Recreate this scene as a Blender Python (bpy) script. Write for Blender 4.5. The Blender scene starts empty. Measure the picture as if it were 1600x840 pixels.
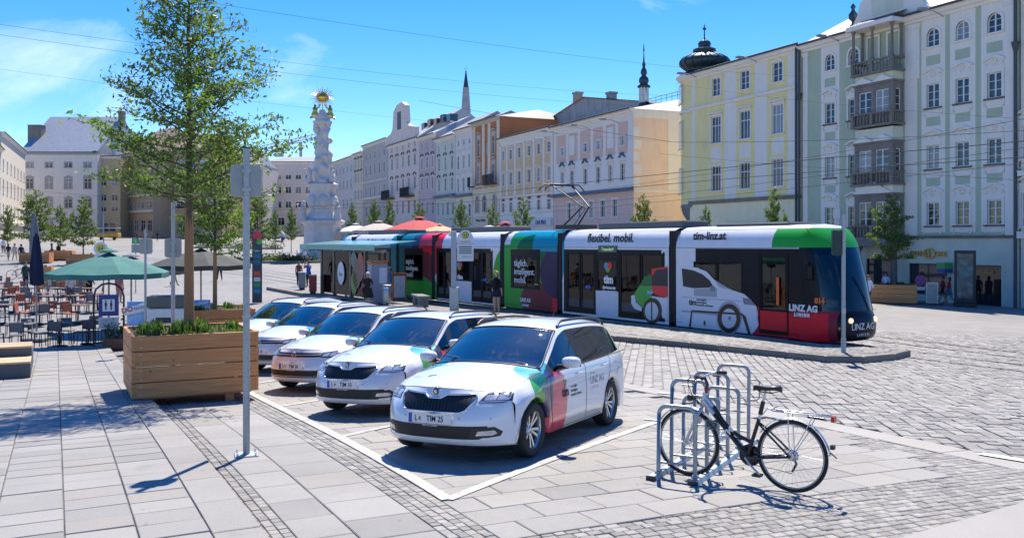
import bpy, bmesh, math, random
import numpy as np
from mathutils import Vector, Matrix
from mathutils.bvhtree import BVHTree
random.seed(7)
SC = bpy.context.scene
COL = SC.collection
R = math.radians
# ------------------------------------------------------------------ camera
CAMZ, FPX, HOR = 2.4, 1400.0, 375.0
cd = bpy.data.cameras.new('camera'); cam = bpy.data.objects.new('camera', cd); COL.objects.link(cam)
cam.location = (0, 0, CAMZ); cam.rotation_euler = (R(90), 0, 0)
cd.sensor_width = 36; cd.lens = 36*FPX/1600; cd.shift_y = -(420-HOR)/1600
cd.clip_start = .1; cd.clip_end = 3000
SC.camera = cam
SC.render.resolution_x, SC.render.resolution_y = 1024, 537
# ------------------------------------------------------------------ sky and sun
SUN_EL, SUN_AZ = 57.0, 9.0            # azimuth clockwise from +Y
wd = bpy.data.worlds.new('World'); SC.world = wd; wd.use_nodes = True
wn = wd.node_tree; wn.nodes.clear()
def wnode(t): return wn.nodes.new(t)
w_out = wnode('ShaderNodeOutputWorld'); w_bg = wnode('ShaderNodeBackground'); sky = wnode('ShaderNodeTexSky')
sky.sky_type = 'NISHITA'; sky.sun_disc = False
sky.sun_elevation = R(SUN_EL); sky.sun_rotation = R(SUN_AZ)
sky.air_density = 1.0; sky.dust_density = 0.1; sky.ozone_density = 6.0; sky.altitude = 300
w_tc = wnode('ShaderNodeTexCoord'); w_map = wnode('ShaderNodeMapping'); w_map.inputs['Scale'].default_value = (1.0, 1.0, 2.6)
w_map.inputs['Location'].default_value = (1.9, 0.35, 0.1)
w_nz = wnode('ShaderNodeTexNoise'); w_nz.inputs['Scale'].default_value = 3.1; w_nz.inputs['Detail'].default_value = 9; w_nz.inputs['Roughness'].default_value = .58
w_nz.inputs['Distortion'].default_value = .6
w_rp = wnode('ShaderNodeValToRGB'); w_rp.color_ramp.elements[0].position = .60; w_rp.color_ramp.elements[1].position = .86
w_rp.color_ramp.elements[1].color = (.6, .6, .6, 1)
w_mx = wnode('ShaderNodeMix'); w_mx.data_type = 'RGBA'
w_mx.inputs[7].default_value = (7.5, 7.6, 7.8, 1)
w_sat = wnode('ShaderNodeHueSaturation'); w_sat.inputs['Saturation'].default_value = 1.34; w_sat.inputs['Hue'].default_value = .512
L = wn.links.new
L(w_tc.outputs['Generated'], w_map.inputs[0]); L(w_map.outputs[0], w_nz.inputs[0]); L(w_nz.outputs[0], w_rp.inputs[0])
L(w_rp.outputs[0], w_mx.inputs[0]); L(sky.outputs[0], w_sat.inputs['Color']); w_gm = wnode('ShaderNodeGamma'); w_gm.inputs[1].default_value = 1.0; L(w_sat.outputs[0], w_gm.inputs[0]); L(w_gm.outputs[0], w_mx.inputs[6]); L(w_mx.outputs[2], w_bg.inputs[0])
w_bg.inputs[1].default_value = 0.105
L(w_bg.outputs[0], w_out.inputs[0])
sd = bpy.data.lights.new('sun', 'SUN'); sun = bpy.data.objects.new('sun', sd); COL.objects.link(sun)
sd.energy = 4.0; sd.angle = R(.55); sd.color = (1, .93, .82)
_to = Vector((math.sin(R(SUN_AZ))*math.cos(R(SUN_EL)), math.cos(R(SUN_AZ))*math.cos(R(SUN_EL)), math.sin(R(SUN_EL))))
sun.rotation_euler = _to.to_track_quat('Z', 'Y').to_euler(); sun.location = (0, 0, 60)
vs = SC.view_settings; vs.view_transform = 'Standard'; vs.look = 'None'; vs.exposure = 1.0; vs.gamma = 1; vs.use_curve_mapping = False
SC.cycles.max_bounces = 8; SC.cycles.transparent_max_bounces = 14; SC.cycles.diffuse_bounces = 3
try: SC.cycles.use_denoising = True
except Exception: pass

# ------------------------------------------------------------------ terrain
CP = np.array([(0,4,-2.30),(-5,6,-2.36),(6,6,-2.40),(2.7,8.5,-2.41),(-.6,9.8,-2.41),(-3,10.2,-2.45),(1.2,11.8,-2.50),(-2.24,13.1,-2.58),(-6,14,-2.70),(-3.5,16.5,-2.79),(-4.8,20,-2.93),(-6,23.4,-3.07),(8.4,26,-3.0),(7.7,22,-2.95),(3.05,26.7,-2.98),(16,20,-3.15),(-.65,36,-3.1),(-7.4,46.7,-3.25),(-13,28.5,-3.35),(-8.9,27,-3.2),(-10.4,55.9,-3.15),(28.6,57,-4.0),(22.7,70,-4.0),(-22,58,-2.98),(-49,91.5,-2.0),(-22,103,-2.2),(-100,200,1.2),(-45,210,.5),(15,88,-3.8),(-20,160,-1.2),(40,45,-4.2),(70,60,-4.8),(-70,60,-2.0),(40,15,-3.5),(-30,20,-2.9),(0,-10,-2.2),(-30,-10,-2.2),(40,-10,-2.9),(120,250,-2),(-170,100,1),(0,300,2),(150,50,-6),(-20,33,-3.3)], float)
def _U(r2): return np.where(r2 > 1e-12, r2*np.log(r2+1e-12), 0)
_n = len(CP); _P = CP[:, :2]/50
_A = np.zeros((_n+3, _n+3)); _A[:_n, :_n] = _U(((_P[:, None]-_P[None])**2).sum(-1))+np.eye(_n)*2e-4
_A[:_n, _n] = 1; _A[:_n, _n+1:] = _P; _A[_n, :_n] = 1; _A[_n+1:, :_n] = _P.T
_W = np.linalg.solve(_A, np.r_[CP[:, 2]+CAMZ, 0, 0, 0])
def gs(xy):
    """ground heights for an (N,2) array"""
    q = np.asarray(xy, float)/50
    out = np.empty(len(q))
    for i in range(0, len(q), 20000):
        c = q[i:i+20000]
        out[i:i+20000] = _U(((c[:, None]-_P[None])**2).sum(-1)) @ _W[:_n] + _W[_n] + c @ _W[_n+1:]
    return out
def g(x, y): return float(gs([(x, y)])[0])
def hit(px, py, dz=0):
    """where the ground is seen at a photograph pixel"""
    a = (px-800)/FPX; b = -(py-HOR)/FPX
    ts = np.arange(3, 400, .25)
    F = CAMZ+b*ts-(gs(np.c_[a*ts, ts])+dz)
    k = int(np.argmax(F <= 0)); lo, hi = ts[k-1], ts[k]
    for _ in range(14):
        m = (lo+hi)/2
        if CAMZ+b*m-(g(a*m, m)+dz) > 0: lo = m
        else: hi = m
    return a*hi, hi

# ------------------------------------------------------------------ mesh builder
class MB:
    def __init__(s): s.v = []; s.f = []; s.m = []; s.s = []
    def add(s, vs_, fs, mi=0, sm=False, M=None):
        o = len(s.v)
        if M is not None: vs_ = [M @ Vector(p) for p in vs_]
        s.v += [tuple(p) for p in vs_]
        s.f += [tuple(i+o for i in f) for f in fs]; s.m += [mi]*len(fs); s.s += [sm]*len(fs)
        return s
    def bx(s, x0, y0, z0, x1, y1, z1, mi=0, M=None):
        return s.add([(x0,y0,z0),(x1,y0,z0),(x1,y1,z0),(x0,y1,z0),(x0,y0,z1),(x1,y0,z1),(x1,y1,z1),(x0,y1,z1)],
                     [(0,3,2,1),(4,5,6,7),(0,1,5,4),(1,2,6,5),(2,3,7,6),(3,0,4,7)], mi, False, M)
    def box(s, c, d, mi=0, M=None, rz=0):
        if rz: M = (M or Matrix()) @ Matrix.Translation(c) @ Matrix.Rotation(rz, 4, 'Z'); c = (0, 0, 0)
        return s.bx(c[0]-d[0]/2, c[1]-d[1]/2, c[2]-d[2]/2, c[0]+d[0]/2, c[1]+d[1]/2, c[2]+d[2]/2, mi, M)
    def bev(s, c, d, b=.01, mi=0, M=None):
        """box with chamfered edges"""
        hx, hy, hz = d[0]/2, d[1]/2, d[2]/2; V = []; idx = {}
        for sx in (-1, 1):
            for sy in (-1, 1):
                for sz in (-1, 1):
                    for ax in range(3):
                        p = [sx*(hx-b), sy*(hy-b), sz*(hz-b)]; p[ax] = (sx*hx, sy*hy, sz*hz)[ax]
                        idx[sx, sy, sz, ax] = len(V); V.append((c[0]+p[0], c[1]+p[1], c[2]+p[2]))
        F = []
        for ax in range(3):
            o = [(1,2),(2,0),(0,1)][ax]
            for sg in (-1, 1):
                q = []
                for a_, b_ in ((-1,-1),(1,-1),(1,1),(-1,1)):
                    k = [0,0,0]; k[ax] = sg; k[o[0]] = a_; k[o[1]] = b_; q.append(idx[(*k, ax)])
                F.append(q if sg > 0 else q[::-1])
        for ax in range(3):
            o = [(1,2),(2,0),(0,1)][ax]
            for a_ in (-1, 1):
                for b_ in (-1, 1):
                    k0 = [0,0,0]; k0[o[0]] = a_; k0[o[1]] = b_; k1 = list(k0); k0[ax] = -1; k1[ax] = 1
                    q = [idx[(*k0, o[0])], idx[(*k1, o[0])], idx[(*k1, o[1])], idx[(*k0, o[1])]]
                    F.append(q if a_*b_ < 0 else q[::-1])
        for sx in (-1, 1):
            for sy in (-1, 1):
                for sz in (-1, 1):
                    q = [idx[sx,sy,sz,0], idx[sx,sy,sz,1], idx[sx,sy,sz,2]]
                    F.append(q if sx*sy*sz > 0 else q[::-1])
        return s.add(V, F, mi, False, M)
    def cyl(s, p0, p1, r0, r1=None, n=10, mi=0, caps=True, sm=True, M=None):
        r1 = r0 if r1 is None else r1
        p0, p1 = Vector(p0), Vector(p1); d = (p1-p0)
        if d.length < 1e-7: return s
        q = d.to_track_quat('Z', 'Y'); V = []
        for p, r in ((p0, r0), (p1, r1)):
            for i in range(n):
                a = 2*math.pi*i/n; V.append(p+q @ Vector((r*math.cos(a), r*math.sin(a), 0)))
        s.add(V, [(i, (i+1) % n, n+(i+1) % n, n+i) for i in range(n)], mi, sm, M)
        if caps: s.add(V, [tuple(range(n-1, -1, -1)), tuple(range(n, 2*n))], mi, False, M)
        return s
    def tube(s, pts, r, n=6, mi=0, closed=False, caps=True, M=None, sy=1.0):
        pts = [Vector(p) for p in pts]; m = len(pts); rr = r if isinstance(r, (list, tuple)) else [r]*m
        V = []; up = None
        for i, p in enumerate(pts):
            if closed: t = pts[(i+1) % m]-pts[i-1]
            else: t = pts[min(i+1, m-1)]-pts[max(i-1, 0)]
            t.normalize()
            if up is None: up = Vector((0,0,1)) if abs(t.z) < .95 else Vector((0,1,0))
            up = (up-t*up.dot(t)).normalized(); b = t.cross(up)
            for k in range(n):
                a = 2*math.pi*k/n; V.append(p+(up*math.cos(a)*sy+b*math.sin(a))*rr[i])
        F = []
        for i in range(m if closed else m-1):
            j = (i+1) % m
            for k in range(n): F.append((i*n+k, i*n+(k+1) % n, j*n+(k+1) % n, j*n+k))
        s.add(V, F, mi, True, M)
        if caps and not closed: s.add(V, [tuple(range(n-1, -1, -1)), tuple((m-1)*n+k for k in range(n))], mi, False, M)
        return s
    def lathe(s, prof, n=20, mi=0, M=None, sm=True, a0=0, a1=2*math.pi):
        full = abs(a1-a0-2*math.pi) < 1e-6; c = n if full else n+1; V = []
        for r, z in prof:
            for k in range(c):
                a = a0+(a1-a0)*k/n; V.append((r*math.cos(a), r*math.sin(a), z))
        F = []
        for i in range(len(prof)-1):
            for k in range(n):
                j = (k+1) % c; F.append((i*c+k, i*c+j, (i+1)*c+j, (i+1)*c+k))
        return s.add(V, F, mi, sm, M)
    def prism(s, poly, z0, z1, mi=0, M=None, top=True, bot=True, sm=False):
        n = len(poly); V = [(x, y, z0) for x, y in poly]+[(x, y, z1) for x, y in poly]
        s.add(V, [(i, (i+1) % n, n+(i+1) % n, n+i) for i in range(n)], mi, sm, M)
        if top: s.add(V, [tuple(range(n, 2*n))], mi, False, M)
        if bot: s.add(V, [tuple(range(n-1, -1, -1))], mi, False, M)
        return s
    def grid(s, rows, mi=0, sm=True, M=None, flip=False):
        a, b = len(rows), len(rows[0]); V = [p for r in rows for p in r]; F = []
        for i in range(a-1):
            for j in range(b-1):
                q = (i*b+j, i*b+j+1, (i+1)*b+j+1, (i+1)*b+j); F.append(q[::-1] if flip else q)
        return s.add(V, F, mi, sm, M)
    def sphere(s, c, r, n=10, m=6, mi=0, M=None):
        rx, ry, rz = r if isinstance(r, (tuple, list)) else (r, r, r)
        pr = [(max(1e-4, math.sin(math.pi*i/m)), -math.cos(math.pi*i/m)) for i in range(m+1)]
        T = Matrix.Translation(c) @ Matrix.Diagonal((rx, ry, rz, 1))
        return s.lathe(pr, n, mi, (M @ T) if M else T)
    def data(s, name, mats, recalc=False):
        me = bpy.data.meshes.new(name); me.from_pydata(s.v, [], s.f)
        for m in (mats if isinstance(mats, (list, tuple)) else [mats]): me.materials.append(m)
        if s.f:
            me.polygons.foreach_set('material_index', s.m); me.polygons.foreach_set('use_smooth', s.s)
        me.update()
        if recalc:
            bm = bmesh.new(); bm.from_mesh(me); bmesh.ops.remove_doubles(bm, verts=bm.verts, dist=1e-5)
            bmesh.ops.recalc_face_normals(bm, faces=bm.faces); bm.to_mesh(me); bm.free()
        return me
    def build(s, name, mats, parent=None, loc=None, rz=0, recalc=False, **k):
        return link(name, s.data(name, mats, recalc), parent, loc, rz, **k)
def tag(o, label=None, cat=None, group=None, kind=None):
    if label: o['label'] = label
    if cat: o['category'] = cat
    if group: o['group'] = group
    if kind: o['kind'] = kind
    return o
def link(name, me, parent=None, loc=None, rz=0, label=None, cat=None, group=None, kind=None):
    o = bpy.data.objects.new(name, me); COL.objects.link(o)
    if parent: o.parent = parent
    if loc is not None: o.location = loc
    if rz: o.rotation_euler.z = rz
    return tag(o, label, cat, group, kind)
def empty(name, loc=(0,0,0), rz=0, label=None, cat=None, group=None, kind=None):
    o = link(name, None, None, loc, rz, label, cat, group, kind); o.empty_display_size = .2; return o
KIDS = {}
def copy_tree(o, parent=None, top=True):
    c = o.copy(); COL.objects.link(c); c.parent = parent
    for ch in list(o.children): copy_tree(ch, c, False)
    return c
def XZ(o=(0,0,0)):
    """maps polygon (x,y)->(x, z) and extrusion z -> -y (outwards of a facade)"""
    return Matrix.Translation(o) @ Matrix(((1,0,0,0),(0,0,-1,0),(0,1,0,0),(0,0,0,1)))
def YZ(o=(0,0,0)):
    """maps (x,y,z) -> (z, x, y)"""
    return Matrix.Translation(o) @ Matrix(((0,0,1,0),(1,0,0,0),(0,1,0,0),(0,0,0,1)))
WORK = bpy.data.scenes.new('workshop')      # an empty scene in which modifiers and letters are evaluated
def evaluated(o):
    WORK.collection.objects.link(o); vl = WORK.view_layers[0]; vl.update()
    return bpy.data.meshes.new_from_object(o.evaluated_get(vl.depsgraph))
def text_mesh(txt, size, depth=.004, align='CENTER', bold=0.0, sx=1.0, spacing=1.0):
    cu = bpy.data.curves.new('t', 'FONT'); cu.body = txt; cu.size = size; cu.align_x = align; cu.extrude = depth; cu.offset = bold
    cu.resolution_u = 2; cu.space_character = spacing
    o = bpy.data.objects.new('t', cu); me = evaluated(o)
    bpy.data.objects.remove(o); bpy.data.curves.remove(cu)
    if sx != 1: me.transform(Matrix.Diagonal((sx, 1, 1, 1)))
    return me
def lettering(txt, size, M, m, parent, name='lettering', **k):
    """text whose local x,y plane is mapped by M"""
    me = text_mesh(txt, size, **k); me.transform(M); me.materials.clear(); me.materials.append(m)
    for p in me.polygons: p.material_index = 0
    return link(name, me, parent)

# ------------------------------------------------------------------ materials
def C(h):
    h = h.lstrip('#'); c = [int(h[i:i+2], 16)/255 for i in (0, 2, 4)]
    return tuple(x/12.92 if x <= .04045 else ((x+.055)/1.055)**2.4 for x in c)
_mats = {}
class NT:
    def __init__(s, m): s.t = m.node_tree; s.n = s.t.nodes; s.b = s.n['Principled BSDF']
    def new(s, t, **k):
        x = s.n.new(t)
        for a, v in k.items(): setattr(x, a, v)
        return x
    def l(s, a, b): s.t.links.new(a, b)
    def math(s, op, a, b=None, c=None):
        x = s.n.new('ShaderNodeMath'); x.operation = op
        for i, v in enumerate((a, b, c)):
            if v is None: continue
            if isinstance(v, (int, float)): x.inputs[i].default_value = v
            else: s.l(v, x.inputs[i])
        return x.outputs[0]
    def mix(s, f, a, b, blend='MIX'):
        x = s.n.new('ShaderNodeMix'); x.data_type = 'RGBA'; x.blend_type = blend
        for i, v in ((0, f), (6, a), (7, b)):
            if isinstance(v, (int, float)): x.inputs[i].default_value = v
            elif isinstance(v, tuple): x.inputs[i].default_value = (*v[:3], 1)
            else: s.l(v, x.inputs[i])
        return x.outputs[2]
    def noise(s, scale, detail=3, rough=.55, vec=None, out=0):
        x = s.n.new('ShaderNodeTexNoise'); x.inputs['Scale'].default_value = scale; x.inputs['Detail'].default_value = detail
        x.inputs['Roughness'].default_value = rough
        if vec is not None: s.l(vec, x.inputs['Vector'])
        return x.outputs[out]
    def ramp(s, f, stops):
        x = s.n.new('ShaderNodeValToRGB'); e = x.color_ramp.elements
        while len(e) < len(stops): e.new(.5)
        for k, (p, c) in zip(e, stops): k.position = p; k.color = (*c, 1) if isinstance(c, tuple) else (c, c, c, 1)
        s.l(f, x.inputs[0]); return x.outputs[0]
    def bump(s, h, strength=.3, dist=.01):
        x = s.n.new('ShaderNodeBump'); x.inputs['Strength'].default_value = strength; x.inputs['Distance'].default_value = dist
        s.l(h, x.inputs['Height']); s.l(x.outputs[0], s.b.inputs['Normal']); return x
    def obj(s): return s.new('ShaderNodeTexCoord').outputs['Object']
    def pos(s): return s.new('ShaderNodeNewGeometry').outputs['Position']
def raw(name, col=(.5,.5,.5), rough=.6, metal=0., **k):
    m = bpy.data.materials.new(name); m.use_nodes = True; b = m.node_tree.nodes['Principled BSDF']
    b.inputs['Base Color'].default_value = (*col[:3], 1); b.inputs['Roughness'].default_value = rough; b.inputs['Metallic'].default_value = metal
    for a, v in k.items(): b.inputs[a.replace('_', ' ')].default_value = v
    return m
def mat(name, col=(.5,.5,.5), rough=.6, metal=0., var=.12, scale=6., bump=0., bscale=60., rnd=0., streak=0., **k):
    """painted or plain surface with mottling, an optional fine relief and rain streaks"""
    if name in _mats: return _mats[name]
    if isinstance(col, str): col = C(col)
    m = raw(name, col, rough, metal, **k); t = NT(m); o = t.obj()
    c = None
    if var:
        n = t.noise(scale, 5, .6, o)
        f = t.ramp(n, [(.25, 1-var), (.5, 1.0), (.8, 1+var*.5)])
        c = t.mix(1, col, f, 'MULTIPLY')
    if rnd:
        oi = t.new('ShaderNodeObjectInfo').outputs['Random']; ri = t.new('ShaderNodeNewGeometry').outputs['Random Per Island']
        q = t.math('FRACT', t.math('ADD', oi, ri)); q = t.math('ADD', 1-rnd, t.math('MULTIPLY', q, rnd*1.5))
        c = t.mix(1, c if c is not None else col, q, 'MULTIPLY')
    if streak:
        mp = t.new('ShaderNodeMapping'); mp.inputs['Scale'].default_value = (.9, .9, .22); t.l(t.obj(), mp.inputs[0])
        n = t.noise(1.6, 6, .62, mp.outputs[0]); f = t.ramp(n, [(.35, 1-streak), (.62, 1.0)])
        c = t.mix(1, c if c is not None else col, f, 'MULTIPLY')
    if c is not None: t.l(c, t.b.inputs['Base Color'])
    if var: t.l(t.math('ADD', rough-.06, t.math('MULTIPLY', t.noise(scale*2.3, 3, .5, o), .12)), t.b.inputs['Roughness'])
    if bump: t.bump(t.noise(bscale, 4, .6, o), bump, .01)
    _mats[name] = m; return m
def glass_dark(name, col=(.012,.014,.017), rough=.04, curtain=0.):
    """window pane of a far building: dark room behind, sky on the surface"""
    if name in _mats: return _mats[name]
    m = raw(name, col, rough, 0, IOR=1.52); t = NT(m); t.b.inputs['Specular IOR Level'].default_value = .8
    oi = t.new('ShaderNodeObjectInfo').outputs['Random']; o = t.obj()
    n = t.noise(1.3, 3, .5, o)
    c = t.mix(t.math('MULTIPLY', n, oi), col, (.10, .115, .13))
    if curtain:
        sx = t.new('ShaderNodeSeparateXYZ'); t.l(o, sx.inputs[0])
        w = t.math('ADD', .75, t.math('MULTIPLY', t.math('SINE', t.math('MULTIPLY', sx.outputs[0], 60)), .25))
        cu = t.mix(1, (.42, .42, .40), w, 'MULTIPLY')
        c = t.mix(t.math('MULTIPLY', t.math('GREATER_THAN', oi, 1-curtain), .75), c, cu)
    t.l(c, t.b.inputs['Base Color'])
    t.bump(t.noise(.9, 2, .5, o), .05, .05)
    _mats[name] = m; return m
def glass_clear(name, tint=(.6,.7,.72), dens=.6, rough=.02, refl=1.0, base=.02, gt=(1,1,1)):
    """see-through pane: tinted transmission plus mirror reflection by angle"""
    if name in _mats: return _mats[name]
    m = bpy.data.materials.new(name); m.use_nodes = True; nt = m.node_tree; nt.nodes.clear()
    o = nt.nodes.new('ShaderNodeOutputMaterial'); tr = nt.nodes.new('ShaderNodeBsdfTransparent'); gl = nt.nodes.new('ShaderNodeBsdfGlossy')
    tr.inputs[0].default_value = (*[x*dens for x in tint], 1); gl.inputs['Roughness'].default_value = rough; gl.inputs[0].default_value = (*gt, 1)
    fr = nt.nodes.new('ShaderNodeFresnel'); fr.inputs[0].default_value = 1.0+.5*refl
    ml = nt.nodes.new('ShaderNodeMath'); ml.operation = 'MULTIPLY_ADD'; ml.inputs[1].default_value = 1.0; ml.inputs[2].default_value = base
    mx = nt.nodes.new('ShaderNodeMixShader'); nt.links.new(fr.outputs[0], ml.inputs[0]); nt.links.new(ml.outputs[0], mx.inputs[0])
    nt.links.new(tr.outputs[0], mx.inputs[1]); nt.links.new(gl.outputs[0], mx.inputs[2]); nt.links.new(mx.outputs[0], o.inputs[0])
    _mats[name] = m; return m
WHITE = mat('white paint', (.78,.78,.77), .45, var=.05)
BLACK = mat('black trim', (.018,.018,.02), .45, var=.1)
RUBBER = mat('rubber', (.02,.02,.021), .8, var=.2, scale=30)
STEEL = mat('galvanised steel', (.42,.44,.45), .42, .75, var=.22, scale=14, bump=.05)
CHROME = mat('chrome', (.75,.76,.78), .12, 1., var=.03)
DARKMETAL = mat('dark metal', (.035,.037,.04), .42, .5, var=.15)
# ================================================================== ground and paving
UA = R(-27.0); UD = Vector((math.sin(UA), math.cos(UA))); VD = Vector((math.cos(UA), -math.sin(UA)))
def uv(x, y): return x*UD.x+y*UD.y, x*VD.x+y*VD.y
def xy(u, v): return u*UD.x+v*VD.x, u*UD.y+v*VD.y
def stone_mat(name, col, var=.16, speck=.22, rnd=.22, rough=.72, big=.5):
    m = raw(name, col, rough); t = NT(m); p = t.pos()
    oi = t.new('ShaderNodeObjectInfo').outputs['Random']; ri = t.new('ShaderNodeNewGeometry').outputs['Random Per Island']
    q = t.math('FRACT', t.math('ADD', t.math('MULTIPLY', oi, 7.3), ri)); q = t.math('ADD', 1-rnd*.7, t.math('MULTIPLY', q, rnd*1.25))
    c = t.mix(1, col, q, 'MULTIPLY')
    c = t.mix(1, c, t.ramp(t.noise(big, 5, .6, p), [(.3, 1-var), (.55, 1.), (.8, 1+var*.4)]), 'MULTIPLY')
    c = t.mix(1, c, t.ramp(t.noise(130, 2, .7, p), [(.32, 1-speck), (.5, 1.), (.7, 1+speck*.5)]), 'MULTIPLY')
    q2 = t.math('FRACT', t.math('ADD', t.math('MULTIPLY', oi, 31.7), t.math('MULTIPLY', ri, 5.3))); c = t.mix(t.math('GREATER_THAN', q2, .78), c, t.mix(1, c, (1.01,.985,.95), 'MULTIPLY')); c = t.mix(t.math('LESS_THAN', q2, .12), c, t.mix(1, c, (.86,.87,.88), 'MULTIPLY'))
    vo = t.new('ShaderNodeTexVoronoi'); vo.inputs['Scale'].default_value = 2.7; t.l(p, vo.inputs['Vector']); gum = t.ramp(vo.outputs[0], [(.045, 0.), (.065, 1.)]); c = t.mix(1, c, t.math('ADD', .68, t.math('MULTIPLY', gum, .32)), 'MULTIPLY')
    st = t.ramp(t.noise(2.3, 6, .65, p), [(.60, 0.), (.72, 1.)])
    c = t.mix(t.math('MULTIPLY', st, .34), c, tuple(x*.55 for x in col))
    t.l(c, t.b.inputs['Base Color'])
    t.l(t.math('ADD', rough-.12, t.math('MULTIPLY', t.noise(9, 4, .6, p), .24)), t.b.inputs['Roughness'])
    t.bump(t.noise(90, 4, .7, p), .35, .004); return m
SLAB = stone_mat('granite slab', (.285,.27,.245), rnd=.15); SETT = stone_mat('granite sett', (.265,.25,.225), .2, .25, .42)
ROADSETT = stone_mat('road sett', (.255,.24,.218), .18, .25, .40, .62); KERB = stone_mat('kerb granite', (.275,.26,.235), .15, .3, .16)
GUT = stone_mat('smooth slab', (.32,.30,.272), .12, .2, .1)
DARKKERB = stone_mat('dark kerb', (.20,.18,.155), .25, .25, .2)
def far_ground_mat():
    m = raw('square paving', (.35,.335,.31), .72); t = NT(m); p = t.pos()
    mp = t.new('ShaderNodeMapping'); mp.inputs['Rotation'].default_value = (0, 0, R(8)); t.l(p, mp.inputs[0])
    b = t.new('ShaderNodeTexBrick'); t.l(mp.outputs[0], b.inputs['Vector'])
    for k, v in (('Scale', 1.), ('Mortar Size', .012), ('Brick Width', .30), ('Row Height', .2)): b.inputs[k].default_value = v
    b.inputs['Color1'].default_value = (.27,.255,.232,1); b.inputs['Color2'].default_value = (.22,.208,.19,1); b.inputs['Mortar'].default_value = (.15,.14,.13,1)
    c = t.mix(1, b.outputs[0], t.ramp(t.noise(.13, 5, .6, p), [(.3,.8),(.55,1.),(.8,1.1)]), 'MULTIPLY')
    c = t.mix(1, c, t.ramp(t.noise(1.1, 6, .65, p), [(.3,.8),(.6,1.)]), 'MULTIPLY')
    t.l(c, t.b.inputs['Base Color']); t.bump(b.outputs[1], .25, .01).invert = True
    return m
def ground_sheet():
    def axis(a, b, near0, near1, dn, gr):
        v = [near0]; d = dn
        while v[-1] < near1: v.append(v[-1]+dn)
        up = v[-1]; d = dn
        while up < b: d *= gr; up += d; v.append(up)
        lo = near0; d = dn
        while lo > a: d *= gr; lo -= d; v.insert(0, lo)
        return np.array(v)
    X = axis(-420, 420, -26, 26, .55, 1.22); Y = axis(-25, 700, -1, 62, .55, 1.2)
    XX, YY = np.meshgrid(X, Y); Z = gs(np.c_[XX.ravel(), YY.ravel()])
    far = np.clip((np.hypot(XX.ravel(), YY.ravel())-260)/200, 0, 1)
    Z = Z*(1-far)+far*1.0-.03
    mb = MB(); nx = len(X)
    mb.v = list(zip(XX.ravel().tolist(), YY.ravel().tolist(), Z.tolist()))
    mb.f = [(j*nx+i, j*nx+i+1, (j+1)*nx+i+1, (j+1)*nx+i) for j in range(len(Y)-1) for i in range(nx-1)]
    mb.m = [0]*len(mb.f); mb.s = [True]*len(mb.f)
    return mb.build('ground', far_ground_mat(), label='light granite paving of the wide sloping town square', kind='structure')
ground_sheet()
def inpoly(p, poly):
    x, y = p; c = False; n = len(poly)
    for i in range(n):
        x0, y0 = poly[i]; x1, y1 = poly[i-1]
        if (y0 > y) != (y1 > y) and x < (x1-x0)*(y-y0)/(y1-y0)+x0: c = not c
    return c
def in_view(x, y, m=420):
    if y < 4.2: return False
    px = 800+FPX*x/y
    return -m < px < 1600+m and HOR+FPX*2.2/y < 840+max(60, m*.6)
_pm = {}
def piece_mesh(m, th, ch):
    k = (m.name, th, ch)
    if k not in _pm:
        mb = MB()    # unit slab: top, chamfer, sides (scaled per piece; the chamfer is given for a 0.5 m piece)
        a = .5; b = .5-ch
        V = [(-a,-a,-th),(a,-a,-th),(a,a,-th),(-a,a,-th),(-a,-a,-.006),(a,-a,-.006),(a,a,-.006),(-a,a,-.006),(-b,-b,0),(b,-b,0),(b,b,0),(-b,b,0)]
        F = [(8,9,10,11)]
        for i in range(4):
            j = (i+1) % 4; F += [(i, j, 4+j, 4+i), (4+i, 4+j, 8+j, 8+i)]
        mb.add(V, F); _pm[k] = mb.data('paving_piece', m)
    return _pm[k]
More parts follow.
